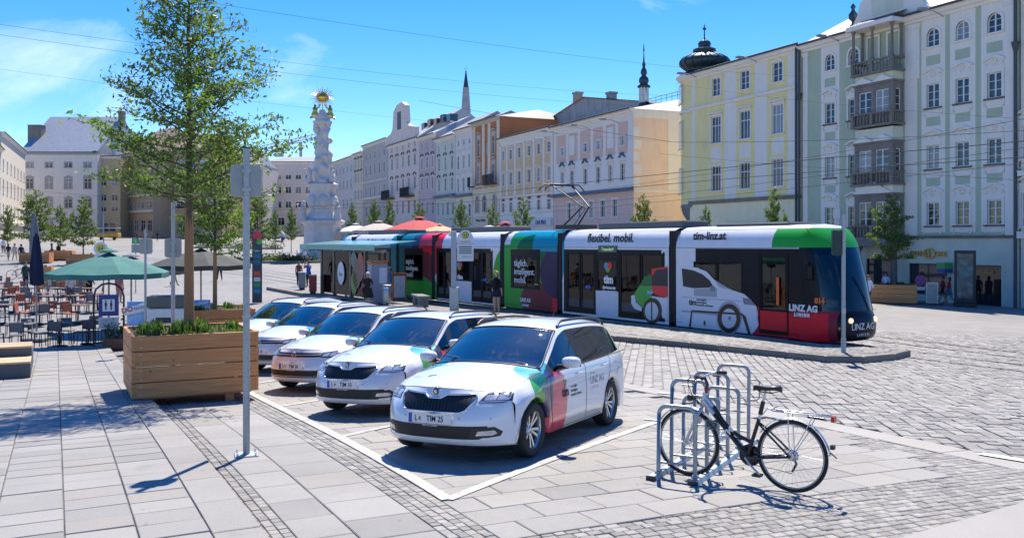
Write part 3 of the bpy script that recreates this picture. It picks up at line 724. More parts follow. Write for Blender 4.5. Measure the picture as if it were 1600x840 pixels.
# ---- green hotel
def hotel():
    pl, pr = bp(1254), bp(1592); W = (pr-pl).length; t0 = bt(1254); X = lambda px: t0-bt(px)
    base = -2.3; cols = [X(1297), X(1458), X(1504), X(1554)]; Z = lambda a, b: (bz(1554, a), bz(1554, b))
    rows = []; st = dict(w=.98, trim=TRIMW)
    bayc = (X(1347)+X(1417))/2; bw = 3.4
    left2 = X(1334)
    for z, s in ((Z(153, 113), 'hood dark'), (Z(256, 216), 'hood dark'), (Z(351, 312), 'hood dark')):
        rows.append(dict(z=z, s=s, xs=cols+[left2], **st))
    rows.append(dict(z=Z(51, 20), s='arch band', xs=cols+[left2], **st))
    door = dict(pane=PANE_D, frame=DARKMETAL, trim=GREENL, bars=(1, 0))
    rows.append(dict(z=(-1.62, 1.1), xs=[X(1372)], w=2.1, s='band', name='door', **door))
    rows.append(dict(z=(-1.2, .85), xs=[X(1450)], w=3.0, s='band', name='shop_window', pane=PANE_D, frame=DARKMETAL, trim=GREENL, bars=(0, 0)))
    rows.append(dict(z=(-1.7, .85), xs=[X(1540)], w=2.2, s='band', name='door', pane=PANE_D, frame=mat('navy panel', (.02,.018,.05), .4), trim=GREENL, bars=(0, 0)))
    zones = [(0, W, base, bz(1554, 371), 1)]
    for c in cols: zones += [(c-.92, c+.92, bz(1554, 362), 17.0, 2)]
    for c in cols:
        for a, b in ((14.55, 13.9), (10.5, 9.9), (6.5, 5.95)): zones.append((c-.55, c+.55, b, a, 0))
    zones += [(bayc+bw/2+.1, bayc+bw/2+1.1, 2.6, 17, 2), (0, .5, base, 17, 2)]
    o = building('hotel', 'sage green baroque house front with stacked stone balconies and a hotel sign', pl, pr, base, 17.5, 12, [GREEN, GREENL, TRIMW], rows, zones, 'gable', 3.2, ROOFM, bands=((bz(1554, 372), .14, .12, STONEG),), lesenes=((X(1430), .75, 13.2, 16.9), (W-.5, .7, 2.7, 16.9), (.35, .5, 2.7, 16.9)))
    B = lambda z: z-base
    # projecting bay with a stone balcony on each floor
    x0, x1, pj = bayc-bw/2, bayc+bw/2, 1.0
    lev = [(2.55, 5.6), (6.3, 9.2), (10.35, 13.3)]
    for i, (za, zb) in enumerate(lev):
        m_ = MB(); z0, z1 = B(za), B(zb); wz0, wz1 = z0+.75, z1-.55
        for (sx, ww) in ((x0+bw*.28, 1.15), (x0+bw*.72, 1.15)):
            md, pd = window_data(ww, wz1-wz0, 'plain', STONEG, FRAME, (1, 2)); w_ = link('bay_window', md, o, (sx, -pj, wz0)); link('pane', pd, w_)
        wall_sheet(m_, bw, 0, z1-z0, [(bw*.28-.575, bw*.28+.575, wz0-z0, wz1-z0), (bw*.72-.575, bw*.72+.575, wz0-z0, wz1-z0)], (), .2, Matrix.Translation((x0, -pj, z0)))
        for sg, xx in ((-1, x0), (1, x1)):
            wall_sheet(m_, pj, 0, z1-z0, [(.25, .75, wz0-z0, wz1-z0)], (), .15, Matrix.Translation((xx, -pj if sg > 0 else 0, z0)) @ Matrix.Rotation(math.pi/2*sg, 4, 'Z'))
            md, pd = window_data(.5, wz1-wz0, 'plain', STONEG, FRAME, (0, 2)); w_ = link('bay_window', md, o, (xx, -pj/2, wz0), math.pi/2*sg); link('pane', pd, w_)
        m_.bx(x0+.15, -pj+.2, z0+.05, x1-.15, 0, z1-.05, 1)
        m_.bx(x0-.08, -pj-.08, z1-.12, x1+.08, 0, z1+.03); 
        m_.build('bay_wall', [STONEG, BLACK], o)
        g_ = MB()
        for c in ((x0+x1)/2-bw*.25, (x0+x1)/2+bw*.25) if i else ((x0+x1)/2,):
            ww = bw*.27 if i else bw*.5
            g_.prism([(c-ww, z1+.03), (c+ww, z1+.03), (c, z1+.03+ww*.5)], pj-.05, pj+.12, 0, XZ())
        g_.build('pediment', TRIMW, o)
        if i: MB().bx(x0+.05, -pj+.03, z1+.03, x1-.05, 0, B(lev[i][1])+(.95 if i == 1 else .75)).build('bay_panel', GREENL, o)
        else: MB().bx(x0+.05, -pj+.03, z1+.03, x1-.05, 0, B(6.28)).build('bay_panel', TRIMW, o)
    def balustrade(z, pjo):
        m_ = MB(); y = -pjo
        m_.bx(x0-.15, y-.12, z-.14, x1+.15, 0, z); m_.bx(x0-.1, y-.1, z+.72, x1+.1, y+.1, z+.84)
        for xx in (x0-.03, x1+.03, (x0+x1)/2): m_.bx(xx-.1, y-.09, z, xx+.1, y+.09, z+.72)
        for xx in (x0-.03, x1+.03): m_.bx(xx-.09, y+.1, z+.72, xx+.09, 0, z+.84)
        pr_ = [(.05, 0), (.05, .06), (.035, .1), (.075, .26), (.07, .34), (.03, .55), (.045, .62), (.05, .72)]
        for k in range(12):
            xx = x0+.13+(bw-.26)*k/11
            if abs(xx-(x0+x1)/2) > .15: m_.lathe(pr_, 8, 0, Matrix.Translation((xx, y, z)))
        for k in range(3):
            for xx in (x0-.03, x1+.03): m_.lathe(pr_, 8, 0, Matrix.Translation((xx, y+.3+.25*k, z)))
        m_.build('balcony', STONEG, o)
    for za in (2.6, 6.3, 10.4, 14.05): balustrade(B(za), 1.15)
    # loggia with columns under its own little roof
    for xx, yy in ((x0, -1.1), ((x0+x1)/2, -1.1), (x1, -1.1), (x0+.0, -.25), (x1, -.25)):
        MB().lathe([(.16, 0), (.16, .1), (.11, .18), (.09, 2.0), (.15, 2.15), (.17, 2.25)], 10, 0, Matrix.Translation((xx, yy, B(14.9)))).build('loggia_column', STONEG, o)
    for xx in (x0+.8, x1-.8):
        md, pd = window_data(.9, 1.7, 'band', TRIMW, FRAME, (1, 1)); w_ = link('window', md, o, (xx, -.06, B(15.0))); link('pane', pd, w_)
    MB().bx(x0-.35, -1.5, B(17.15), x1+.35, 0, B(17.45)).add([(x0-.35,-1.5,B(17.45)),(x1+.35,-1.5,B(17.45)),(x1+.35,0,B(18.1)),(x0-.35,0,B(18.1))], [(0,1,2,3),(0,3,2,1)], 1).build('loggia_roof', [TRIMW, ROOFM], o)
    # curved gable
    gx = (x0+x1)/2+.4; s = 1
    P_ = [(gx-4.1, 0), (gx-3.6, .25), (gx-3.1, .5), (gx-2.7, 1.1), (gx-2.5, 1.9), (gx-1.9, 2.3), (gx-1.8, 4.2), (gx, 5.2), (gx+1.8, 4.2), (gx+1.9, 2.3), (gx+2.5, 1.9), (gx+2.7, 1.1), (gx+3.1, .5), (gx+3.6, .25), (gx+4.1, 0)]
    MB().prism([(x, B(17.5)+z) for x, z in P_], -.4, .1, 0, XZ()).build('gable', TRIMW, o)
    MB().prism([(gx-1.3, B(18.2)), (gx+1.3, B(18.2)), (gx+1.5, B(20)), (gx, B(21.5)), (gx-1.5, B(20))], .1, .13, 0, XZ()).build('gable_panel', GREENL, o)
    MB().lathe([(.25,0),(.25,.1),(.12,.2),(.1,.4),(.3,.6),(.33,.9),(.15,1.15),(.1,1.3),(.2,1.45),(.05,1.7)], 12, 0, Matrix.Translation((gx-3.3, .1, B(17.9)))).build('urn', COPPER, o)
    for xx in (x0+.1, x1-.1): MB().lathe([(.42, 0), (.42, .2), (.3, .35), (.27, 3.3), (.4, 3.5), (.45, 3.75)], 14, 0, Matrix.Translation((xx, -.9, B(-1.75)))).build('portal_column', STONEG, o)
    MB().bx(x0-.5, -1.3, B(1.98), x1+.5, 0, B(2.45)).build('portal_lintel', STONEG, o)
    for xx in (-.1, W-.05):
        MB().cyl((xx, -.25, B(-1.8)), (xx, -.25, B(17.2)), .10, n=8).lathe([(.1, 0), (.22, .5), (.24, .6)], 8, 0, Matrix.Translation((xx, -.25, B(13.2) if xx < 1 else B(13.6)))).build('downpipe', ROOFD, o)
    gold = mat('gilt letters', (.45,.30,.09), .35, .7, var=.2)
    Mx = Matrix.Translation((X(1412), -.10, B(1.36))) @ Matrix.Rotation(math.pi/2, 4, 'X')
    lettering('HOTEL', .44, Matrix.Translation((X(1424), -.10, B(1.36))) @ Matrix.Rotation(math.pi/2, 4, 'X'), gold, o, depth=.04, bold=.012, align='LEFT')
    xi = X(1453)
    m_ = MB(); ring_prism(m_, arc_pts(xi, B(1.52), .46, .36, 0, 2*math.pi, 20), arc_pts(xi, B(1.52), .38, .28, 0, 2*math.pi, 20), 0, .1, 0); m_.build('emblem', gold, o)
    lettering('i', .72, Matrix.Translation((xi, -.10, B(1.3))) @ Matrix.Rotation(math.pi/2, 4, 'X'), gold, o, depth=.04, bold=.02)
    lettering('ONE', .44, Matrix.Translation((X(1461), -.10, B(1.36))) @ Matrix.Rotation(math.pi/2, 4, 'X'), gold, o, depth=.04, bold=.012, align='LEFT')
    MB().bx(X(1477), -.8, B(.55), X(1490), -.1, B(.95), 0).bx(X(1477), -.81, B(.3), X(1490), -.1, B(.54), 1).build('hanging_sign', [mat('sign green', (.05,.35,.10), .4), mat('sign blue', (.02,.05,.35), .4)], o)
    lettering('Oberbank', .26, Matrix.Translation((X(1540), .06, B(.35))) @ Matrix.Rotation(math.pi/2, 4, 'X'), gold, o, depth=.02)
    MB().bx(X(1308)-.35, -.06, B(4.0), X(1308)+.35, 0, B(4.7)).build('plaque', TRIMW, o)
hotel()
# ---- neighbour at the picture edge
building('house', 'pale lilac house front at the picture edge beside the hotel', bp(1595), bp(1720), -2.6, 18, 12, [LILAC], [dict(z=(3.2, 5.2), n=4, w=1.1, s='hood'), dict(z=(7.2, 9.2), n=4, w=1.1, s='hood')], bands=((2.5, .35, .35), (6.2, .3, .25)))
# ---- yellow corner house with onion dome
def yellow():
    pl, pr = bp(1078), bp(1252); t0 = bt(1078); X = lambda px: t0-bt(px); W = (pr-pl).length; base = -2.2
    cols = [X(1119), X(1164), X(1215)]; Z = lambda a, b: (bz(1215, a), bz(1215, b)); eave = bz(1215, 80)
    rows = [dict(z=Z(128, 97), xs=cols, w=1.15, s='band', bars=(1, 2)), dict(z=Z(209, 163), xs=cols, w=1.35, s='band cap', bars=(2, 1)), dict(z=Z(291, 248), xs=cols, w=1.35, s='band', bars=(2, 1)),
            dict(z=(-1.2, 1.4), xs=[X(1110), X(1225)], w=2.4, s='band', bars=(1, 0), pane=PANE_D, name='shop_window')]
    mids = [0, (cols[0]+cols[1])/2, (cols[1]+cols[2])/2, W]
    zones = [(a-.75, a+.75, 5.6, eave, 1) for a in mids]+[(W-1.5, W, 5.6, eave, 1)]+[(0, W, base, bz(1215, 311), 2)]+[(c-.7, c+.7, Z(240, 215)[0], Z(240, 215)[1], 1) for c in cols]
    o = building('corner_house', 'cream yellow corner house with white pilaster strips and an onion dome', pl, pr, base, eave, 14, [YEL, TRIMW, YELP], rows, zones, 'gable', 2.2, ROOFD, bands=((bz(1215, 312), .16, .25, STONEG), (bz(1215, 145), .16, .2)))
    B = lambda z: z-base
    # rounded corner turret on a shell-shaped corbel
    r = 2.1; cx, cy = -.5, r-.15
    m_ = MB(); m_.lathe([(r, B(5.6)), (r, B(eave))], 28, 0, Matrix.Translation((cx, cy, 0)))
    m_.lathe([(r+.12, B(bz(1215, 146))), (r+.16, B(bz(1215, 142))), (r+.02, B(bz(1215, 140)))], 28, 1, Matrix.Translation((cx, cy, 0)))
    m_.lathe([(r, B(eave)-.5), (r+.3, B(eave)-.3), (r+.5, B(eave)-.05), (r+.5, B(eave)+.1), (r, B(eave)+.3)], 28, 1, Matrix.Translation((cx, cy, 0))); m_.build('turret', [YEL, TRIMW], o)
    for (a, b, w) in ((128, 97, 1.0), (209, 163, 1.05), (291, 248, 1.05)):
        z0, z1 = Z(a, b); an = R(-118); md, pd = window_data(w, z1-z0, 'band', TRIMW, FRAME, (1, 2)); 
        w_ = link('window', md, o, (cx+(r+.1)*math.cos(an), cy+(r+.1)*math.sin(an), B(z0)), an+math.pi/2); link('pane', pd, w_)
    m_ = MB(); n = 18; pr_ = [(.05, -2.3), (.25, -2.2), (.3, -2.0), (.9, -1.75), (1.5, -1.3), (1.85, -.75), (2.0, -.25), (2.15, -.15), (2.15, .1), (2.0, .15)]
    m_.lathe(pr_, 36, 0, Matrix.Translation((cx, cy, B(5.6)))); 
    for k in range(n):
        a = 2*math.pi*k/n; m_.tube([(cx+(q+.02)*math.cos(a), cy+(q+.02)*math.sin(a), B(5.6)+z) for q, z in pr_[2:7]], .09, 5)
    m_.build('corbel', mat('grey corbel', (.22,.22,.24), .8, var=.2), o)
    m_ = MB(); dz = B(eave)+.1; pr_ = [(2.6, 0), (2.3, .25), (1.75, .6), (1.65, .9), (1.9, 1.15), (2.25, 1.6), (2.3, 2.0), (2.05, 2.5), (1.5, 2.9), (.95, 3.1), (.9, 3.3), (1.1, 3.45), (1.05, 3.75), (.6, 4.0), (.55, 4.2), (.62, 4.5), (.5, 4.85), (.15, 5.1), (.06, 5.3), (.05, 6.4), (.16, 6.5), (.18, 6.65), (.04, 6.8), (.02, 7.3)]
    V0 = Matrix.Translation((cx+.1, cy, dz)) @ Matrix.Diagonal((1, 1, .68, 1)); m_.lathe(pr_, 36, 0, V0)
    for k in range(16):
        a = 2*math.pi*k/16; m_.tube([((q+.01)*math.cos(a), (q+.01)*math.sin(a), z) for q, z in pr_[3:9]], .10, 5, 0, M=V0)
    m_.bx(-.3, -.02, 6.9, .3, .02, 6.95, 0, V0); m_.build('onion_dome', COPPER, o)
    MB().cyl((W-.3, -.25, B(-1.8)), (W-.3, -.25, B(eave)-.2), .1, n=8).build('downpipe', ROOFD, o)
    xs_ = X(1165); shop = mat('grey awning', (.42,.43,.47), .7)
    m_ = MB(); m_.bx(xs_-2.6, -.9, B(3.1), xs_+2.6, 0, B(3.25)).bx(xs_-2.6, -.85, B(3.25), xs_+2.6, 0, B(3.5)); m_.build('sign_hood', mat('blue hood', (.16,.20,.28), .6), o)
    MB().bx(xs_-2.4, -.35, B(.9), xs_+2.4, 0, B(3.1)).build('shop_sign', shop, o)
    lettering('CBlHotel', .8, Matrix.Translation((xs_-.1, -.37, B(1.5))) @ Matrix.Rotation(math.pi/2, 4, 'X'), mat('navy letters', (.015,.03,.10), .5), o, depth=.02)
yellow()
# ---- pink house with peach flank
def pink():
    pl, pr = bp(865), bp(990); t0 = bt(865); X = lambda px: t0-bt(px); W = (pr-pl).length; base = -1.8
    Z = lambda a, b: (bz(973, a), bz(973, b)); eave = bz(988, 170); cols = [X(q) for q in (879, 894, 915, 935, 954, 973)]
    rows = [dict(z=Z(282, 255), xs=cols, w=.85, s='band cap'), dict(z=Z(227, 212), xs=[cols[i] for i in (0, 2, 3, 5)], w=.8, s='band shut', bars=(1, 1)), dict(z=Z(338, 310), xs=[X(q) for q in (890, 906, 924, 942, 961)], w=.95, s='band', bars=(1, 1))]
    mids = [(a+b)/2 for a, b in zip(cols[:-1], cols[1:])]
    zones = [(0, W, base, bz(973, 297), 2)]+[(c-.28, c+.28, bz(973, 297), eave, 1) for c in mids]+[(0, .7, bz(973, 297), eave, 1), (W-1.1, W, bz(973, 297), eave, 1), (0, W, eave-1.1, eave, 1), (0, W, bz(973, 297), bz(973, 240), 1)]
    o = building('pink_house', 'dusty pink palace front with white stucco panels and a plain peach flank', pl, pr, base, eave, 20, [PINK, TRIMW, stucco('pale pink stucco', '#dcc3bd'), PEACH], rows, zones, 'hip', 2.4, ROOFM, cornice=.6)
    B = lambda z: z-base
    m_ = MB(); m_.bx(-.1, -.5, B(bz(973, 299)), W+.1, 0, B(bz(973, 298))); m_.add([(-.1,-.55,B(bz(973,299))),(W+.1,-.55,B(bz(973,299))),(W+.1,0,B(bz(973,293))),(-.1,0,B(bz(973,293)))], [(0,1,2,3)]); m_.build('ledge_roof', mat('blue sheet', (.13,.19,.25), .5, .3), o)
    for c in cols:      # blue brows
        z = B(bz(973, 246)); m_ = MB(); P_ = [(c-.6, z), (c-.35, z+.12), (c-.15, z+.4), (c, z+.46), (c+.15, z+.4), (c+.35, z+.12), (c+.6, z)]
        ring_prism(m_, [(x, q+.1) for x, q in P_][::-1], P_[::-1], 0, .25, 0); m_.build('brow', mat('blue sheet', (.13,.19,.25), .5, .3), o)
    for c in (cols[1], cols[4]): MB().bx(c-.62, -.05, B(bz(973, 228)), c+.62, 0, B(bz(973, 195))).build('blind_panel', TRIMW, o)
    for x_, y_ in ((W-.55, 0.), (W, .5)):
        m_ = MB()
        for k in range(int((eave-.6-bz(973, 293))/1.28)):
            z = B(bz(973, 293))+k*1.28; d = .62 if k % 2 else .48
            if y_ == 0: m_.bx(W-d*1.4, -.06, z, W+.04, .0, z+1.0)
            else: m_.bx(W, -.06, z, W+.06, d*1.5, z+1.0)
        m_.build('quoins', TRIMW, o)
    # flank: white strips, small shuttered window, low annex
    MB().bx(W-.03, 4.2, B(bz(973, 297)), W+.05, 5.8, B(eave)-.4).bx(W-.03, -.05, B(eave)-.9, W+.08, 16, B(eave)-.05).bx(W-.03, 0, B(bz(973, 302)), W+.08, 20, B(bz(973, 298))).build('flank_trim', TRIMW, o)
    md, pd = window_data(1.1, 1.5, 'band shut', TRIMW, FRAME, (1, 1)); w_ = link('window', md, o, (W+.02, 8.2, B(bz(990, 228))), math.pi/2); link('pane', pd, w_)
    lampm = mat('lamp grey', (.3,.3,.31), .5)
    mar = mat('maroon awning', (.12,.02,.03), .8)
    m_ = MB(); xa = X(925); m_.add([(xa-2.6,-1.6,B(.2)),(xa+1.2,-1.6,B(.2)),(xa+1.2,0,B(1.5)),(xa-2.6,0,B(1.5))], [(0,1,2,3),(3,2,1,0)]); m_.bx(xa-2.6,-1.62,B(-.1),xa+1.2,-1.58,B(.2)); m_.build('awning', mar, o)
    return o
PK = pink()
# little lantern spire above the pink house
def spire_lantern():
    dep = 106.; z0 = CAMZ+(HOR-166)*dep/FPX; o = empty('lantern_spire', ((1006-800)/FPX*dep, dep, z0-2.2), label='slender green lantern spire behind the pink house roof', cat='spire')
    MB().lathe([(1.6,0),(1.5,1.6),(1.0,2.3),(.55,2.6)], 8).build('base_roof', COPPER, o)
    m_ = MB()
    for k in range(8):
        a = math.pi/4*k; m_.cyl((.5*math.cos(a), .5*math.sin(a), 2.6), (.5*math.cos(a), .5*math.sin(a), 4.4), .09, n=6)
    m_.cyl((0,0,2.6),(0,0,4.4),.2); m_.build('lantern', TRIMW, o)
    MB().lathe([(.75,4.4),(.8,4.55),(.45,4.8),(.6,5.1),(.55,5.5),(.25,5.8),(.4,6.1),(.35,6.4),(.15,6.8),(.22,7.1),(.1,7.5),(.04,8.6),(.1,8.7),(.02,9.6)], 12).build('spire', COPPER, o)
spire_lantern()
# ---- tan house with white pilasters
def tan():
    pl, pr = bp(781), bp(864.5); t0 = bt(781); X = lambda px: t0-bt(px); W = (pr-pl).length; base = -1.5; Z = lambda a, b: (bz(860, a), bz(860, b)); eave = bz(862, 198)
    cols = [X(q) for q in (786.5, 798.5, 811.5, 827, 842, 858)]
    rows = [dict(z=Z(237, 220), xs=cols, w=.95, s='band cap'), dict(z=Z(281, 259), xs=cols, w=.95, s='band cap'), dict(z=Z(327, 310), xs=cols, w=.95, s='band', bars=(1, 1))]
    mids = [(a+b)/2 for a, b in zip(cols[:-1], cols[1:])]
    o = building('tan_house', 'tan house front divided by tall white pilasters', pl, pr, base, eave, 16, [TAN, TRIMW], rows, [(0, W, base, bz(860, 303), 1), (0, W, eave-1.1, eave, 1)], 'hip', 2.0, mat('pale roof', (.30,.295,.29), .6, .2), lesenes=[(c, .5, bz(860, 303), eave-1.0) for c in mids+[.3, W-.3]], bands=((bz(860, 303), .15, .2), ))
    for c in cols:
        m_ = MB(); z = bz(860, 309)-base; m_.add([(c+x, -.03, q) for x, q in arc_pts(0, z, .55, .55, 0, math.pi, 8)], [tuple(range(9))]); m_.build('lunette', mat('terracotta lunette', (.32,.09,.04), .8), o)
    xs_ = X(845); MB().bx(xs_-3.2, -.3, bz(860, 352)-base, xs_+3.2, 0, bz(860, 341)-base).build('shop_sign', mat('white sign', (.66,.66,.7), .5), o)
    lettering('LVA PRO', .72, Matrix.Translation((xs_+.6, -.32, bz(860, 350)-base)) @ Matrix.Rotation(math.pi/2, 4, 'X'), mat('navy letters', (.015,.03,.10), .5), o, depth=.02, bold=.01)
tan()
# attic storey with bare rendered gable wall behind
def attic():
    d0 = 9.; a, b = bp(765, d0), bp(953, d0); o = empty('attic_block', (a.x, a.y, 0), math.atan2((b-a).y, (b-a).x), 'bare grey rendered attic wall rising behind the tan house with a rusty roof slope', 'building')
    W = (b-a).length; zt = lambda px, py: CAMZ+(HOR-py)*bp(px, d0).y/FPX; X = lambda px: (bp(px, d0)-a).length
    z0 = 10.; render = mat('bare render', (.40,.39,.385), .9, var=.28, scale=.5, bump=.3, bscale=8, streak=.3)
    P_ = [(0, z0), (W, z0), (W, zt(953, 176)), (X(905), zt(905, 160)), (X(818), zt(818, 153)), (0, zt(765, 190))]
    MB().prism(P_, -.4, 0, 0, XZ()).build('gable_wall', render, o)
    x1 = X(818); zA, zB = zt(765, 190), zt(818, 153)
    MB().add([(-.3,-.3,zA),(x1,-.3,zB+.15),(x1,12,zB+.15),(-.3,12,zA)], [(0,1,2,3),(3,2,1,0)]).build('roof', mat('rusty sheet', (.36,.27,.20), .7, .2, var=.35, scale=1.2, streak=.3), o)
    MB().add([(x1,-.3,zB+.15),(X(905),-.3,zt(905,160)+.15),(W,-.3,zt(953,176)+.15),(W,12,zt(953,176)+.15),(X(905),12,zt(905,160)+.15),(x1,12,zB+.15)], [(0,1,4,5),(1,2,3,4),(5,4,1,0),(4,3,2,1)]).build('roof', ROOFD, o)
    for px, py, h in ((795, 172, 26), (842, 154, 8), (930, 167, 6)):
        z = zt(px, py); MB().bx(X(px)-.5, 1, z-1, X(px)+.5, 2, zt(px, py-h)).bx(X(px)-.62, .9, zt(px, py-h), X(px)+.62, 2.1, zt(px, py-h)+.25).build('chimney', mat('chimney render', (.42,.35,.31), .85), o)
    m_ = MB()
    for k in range(14): m_.cyl((X(885)+k*1.1, 2, zt(900,160)-.2), (X(885)+k*1.1, 2, zt(900,150)), .03, n=4)
    for q in (155, 150): m_.tube([(X(885), 2, zt(900,q)), (X(885)+13*1.1, 2, zt(900,q))], .03, 4)
    m_.build('roof_railing', DARKMETAL, o)
attic()
# ---- terracotta house with corner bays
def terra():
    pl, pr = bp(738.5), bp(780.5); t0 = bt(738.5); X = lambda px: t0-bt(px); W = (pr-pl).length; base = -1.4; Z = lambda a, b: (bz(770, a), bz(770, b)); eave = bz(765, 186)
    cols = [X(748), X(771)]; q = mat('cream quoin', (.56,.51,.43), .85, var=.15)
    rows = [dict(z=Z(240, 212), xs=cols, w=1.0, s='band hood', bars=(1, 1)), dict(z=Z(282, 256), xs=cols, w=1.0, s='band hood', bars=(1, 1)), dict(z=Z(240, 222), xs=[X(760)], w=.7, s='plain'), dict(z=Z(283, 262), xs=[X(760)], w=.7, s='plain'), dict(z=Z(330, 304), xs=[X(746), X(757), X(773)], w=1.3, s='arch', bars=(1, 1))]
    o = building('bay_house', 'terracotta house with cream quoins and iron balconies', pl, pr, base, eave, 14, [TERRA, CREAM], rows, [(0, W, base, bz(770, 292), 1)]+[(x-.5, x+.5, bz(770, 292), eave, 1) for x in (.5, X(755), X(764), W-.5)], 'hip', 1.6, ROOFD, trim=q, bands=((bz(770, 291), .3, .3),), cornice=.7)
    for x0, x1 in ((X(764), X(780)), (X(740.5), X(744))):
        m_ = MB(); z = bz(770, 288)-base; m_.bx(x0, -1., z-.1, x1, 0, z)
        for k in range(14): m_.cyl((x0+(x1-x0)*k/13, -1, z), (x0+(x1-x0)*k/13, -1, z+1.3), .05, n=4)
        m_.bx(x0, -1.05, z+1.25, x1, -.95, z+1.35); m_.bx(x0, -1.02, z+.5, x1, -.98, z+.7); m_.build('balcony', BLACK, o)
    xs_ = X(752); lettering('Wiener Roither', .55, Matrix.Translation((xs_, -.1, bz(770, 345)-base)) @ Matrix.Rotation(math.pi/2, 4, 'X'), mat('teal letters', (.02,.15,.2), .5), o, depth=.02)
terra()
ftr = lambda *q: [dict(z=(bz(q[0], a), bz(q[0], b)), n=n, w=w, s=s, bars=(1, 1), **({'m': m_} if m_ else {})) for a, b, n, w, s, m_ in q[1:]]
building('white_house', 'narrow white house front with curved window hoods', bp(712), bp(738), -1.3, bz(730, 200), 14, [LILAC], ftr(735, (224, 215, 3, .8, 'plain', 0), (261, 240, 3, .95, 'hood', 0), (298, 276, 3, .95, 'hood', 0), (338, 318, 3, 1.1, 'plain', 0)), roof='hip', roof_h=3, roofm=mat('pale roof'), bands=((bz(735, 306), .5, .3, mat('blue sheet')),))
building('mint_house', 'pale mint house front with dark curved window brows', bp(681), bp(711.5), -1.2, bz(700, 213), 14, [MINT], ftr(705, (234, 224, 3, .7, 'plain', 0), (264, 243, 3, .9, 'eye', 0), (297, 277, 3, .9, 'eye', 0), (336, 316, 4, 1.0, 'plain', 0)), roof='gable', roof_h=4, roofm=mat('pale roof'), bands=((bz(705, 307), .5, .3, mat('blue sheet')),))
building('lilac_house', 'slim lilac corner house with stacked white window surrounds', bp(655.5), bp(680.5), -1.1, bz(668, 212), 14, [stucco('mauve stucco', '#cdbcc0')], ftr(668, (234, 223, 3, .8, 'plain', 0), (263, 245, 3, .95, 'eye band', 0), (296, 277, 3, .95, 'eye band', 0), (335, 315, 3, 1.0, 'plain', 0)), roof='hip', roof_h=3.5, roofm=mat('white roof', (.40,.40,.41), .55, .2))
def gable_house():
    pl, pr = bp(606.5), bp(655); W = (pr-pl).length; base = -.8; eave = bz(630, 222)
    o = building('gable_house', 'long rose house front with dark eyebrow hoods and a curved gable', pl, pr, base, eave, 16, [ROSE], ftr(630, (234, 226, 5, .9, 'plain', .04), (262, 244, 5, 1.1, 'eye', .04), (298, 279, 5, 1.1, 'eye', .04), (334, 314, 5, 1.2, 'plain', .04)), roof='gable', roof_h=5.5, roofm=mat('white roof'), bands=((bz(630, 305), .2, .2),))
    H = eave-base; x = W*.42
    P_ = [(x-9, H), (x-8.5, H+1.6), (x-5, H+2.2), (x-4.0, H+3), (x-3.4, H+6), (x-1.5, H+7), (x+1.5, H+7.2), (x+3.4, H+6.4), (x+4.0, H+3.4), (x+5, H+2.6), (x+8.5, H+2), (x+9, H)]
    MB().prism(P_, -.6, .25, 0, XZ()).build('gable', ROSE, o)
    MB().bx(x-1.1, -.28, H+2.4, x+1.1, -.2, H+5.6).build('gable_opening', BLACK, o)
    md, pd = window_data(1.4, 1.0, 'plain', TRIMW, FRAME, (0, 0))
    for k in range(5):
        m_ = MB(); m_.bx(W*.55+k*3.2, 3.2, H+2.2+.3*(k % 2), W*.55+k*3.2+1.5, 4.6, H+3.4+.3*(k % 2)); m_.build('skylight', PANE_D, o)
    for xx in (W*.08, W*.72):
        m_ = MB(); z = bz(630, 308)-base; m_.bx(xx-2.6, -1.1, z-.15, xx+2.6, 0, z)
        for k in range(18): m_.cyl((xx-2.5+5*k/17, -1.05, z), (xx-2.5+5*k/17, -1.05, z+1.5), .06, n=4)
        m_.bx(xx-2.6, -1.1, z+1.45, xx+2.6, -1., z+1.55); m_.build('balcony', BLACK, o)
gable_house()
building('grey_house', 'grey house front with small round-topped windows', bp(567.5), bp(606), -.4, bz(587, 222), 16, [GREYB], ftr(587, (246, 237, 5, .9, 'plain', .04), (272, 256, 5, 1.1, 'arch', .04), (306, 290, 5, 1.1, 'arch', .04), (338, 322, 5, 1.3, 'plain', .04)), roof='hip', roof_h=2.5, roofm=ROOFM, bands=((bz(587, 310), .4, .3), (bz(587, 283), .15, .2)))
building('cream_house', 'narrow cream house front near the far end of the row', bp(553.5), bp(567), -.2, bz(560, 240), 16, [CREAM], ftr(560, (262, 250, 3, .9, 'eye', 0), (285, 270, 3, 1.0, 'eye', 0), (312, 297, 3, 1.0, 'band', 0)), roof='gable', roof_h=4)
building('long_house', 'long blue white house front closing the row of houses', bp(512), bp(553), 0, bz(535, 250), 16, [BLUEW], ftr(535, (272, 262, 7, 1.1, 'ped', .03), (297, 283, 7, 1.1, 'ped', .03), (325, 312, 7, 1.1, 'band', .03)), roof='hip', roof_h=4, roofm=mat('pale roof'))
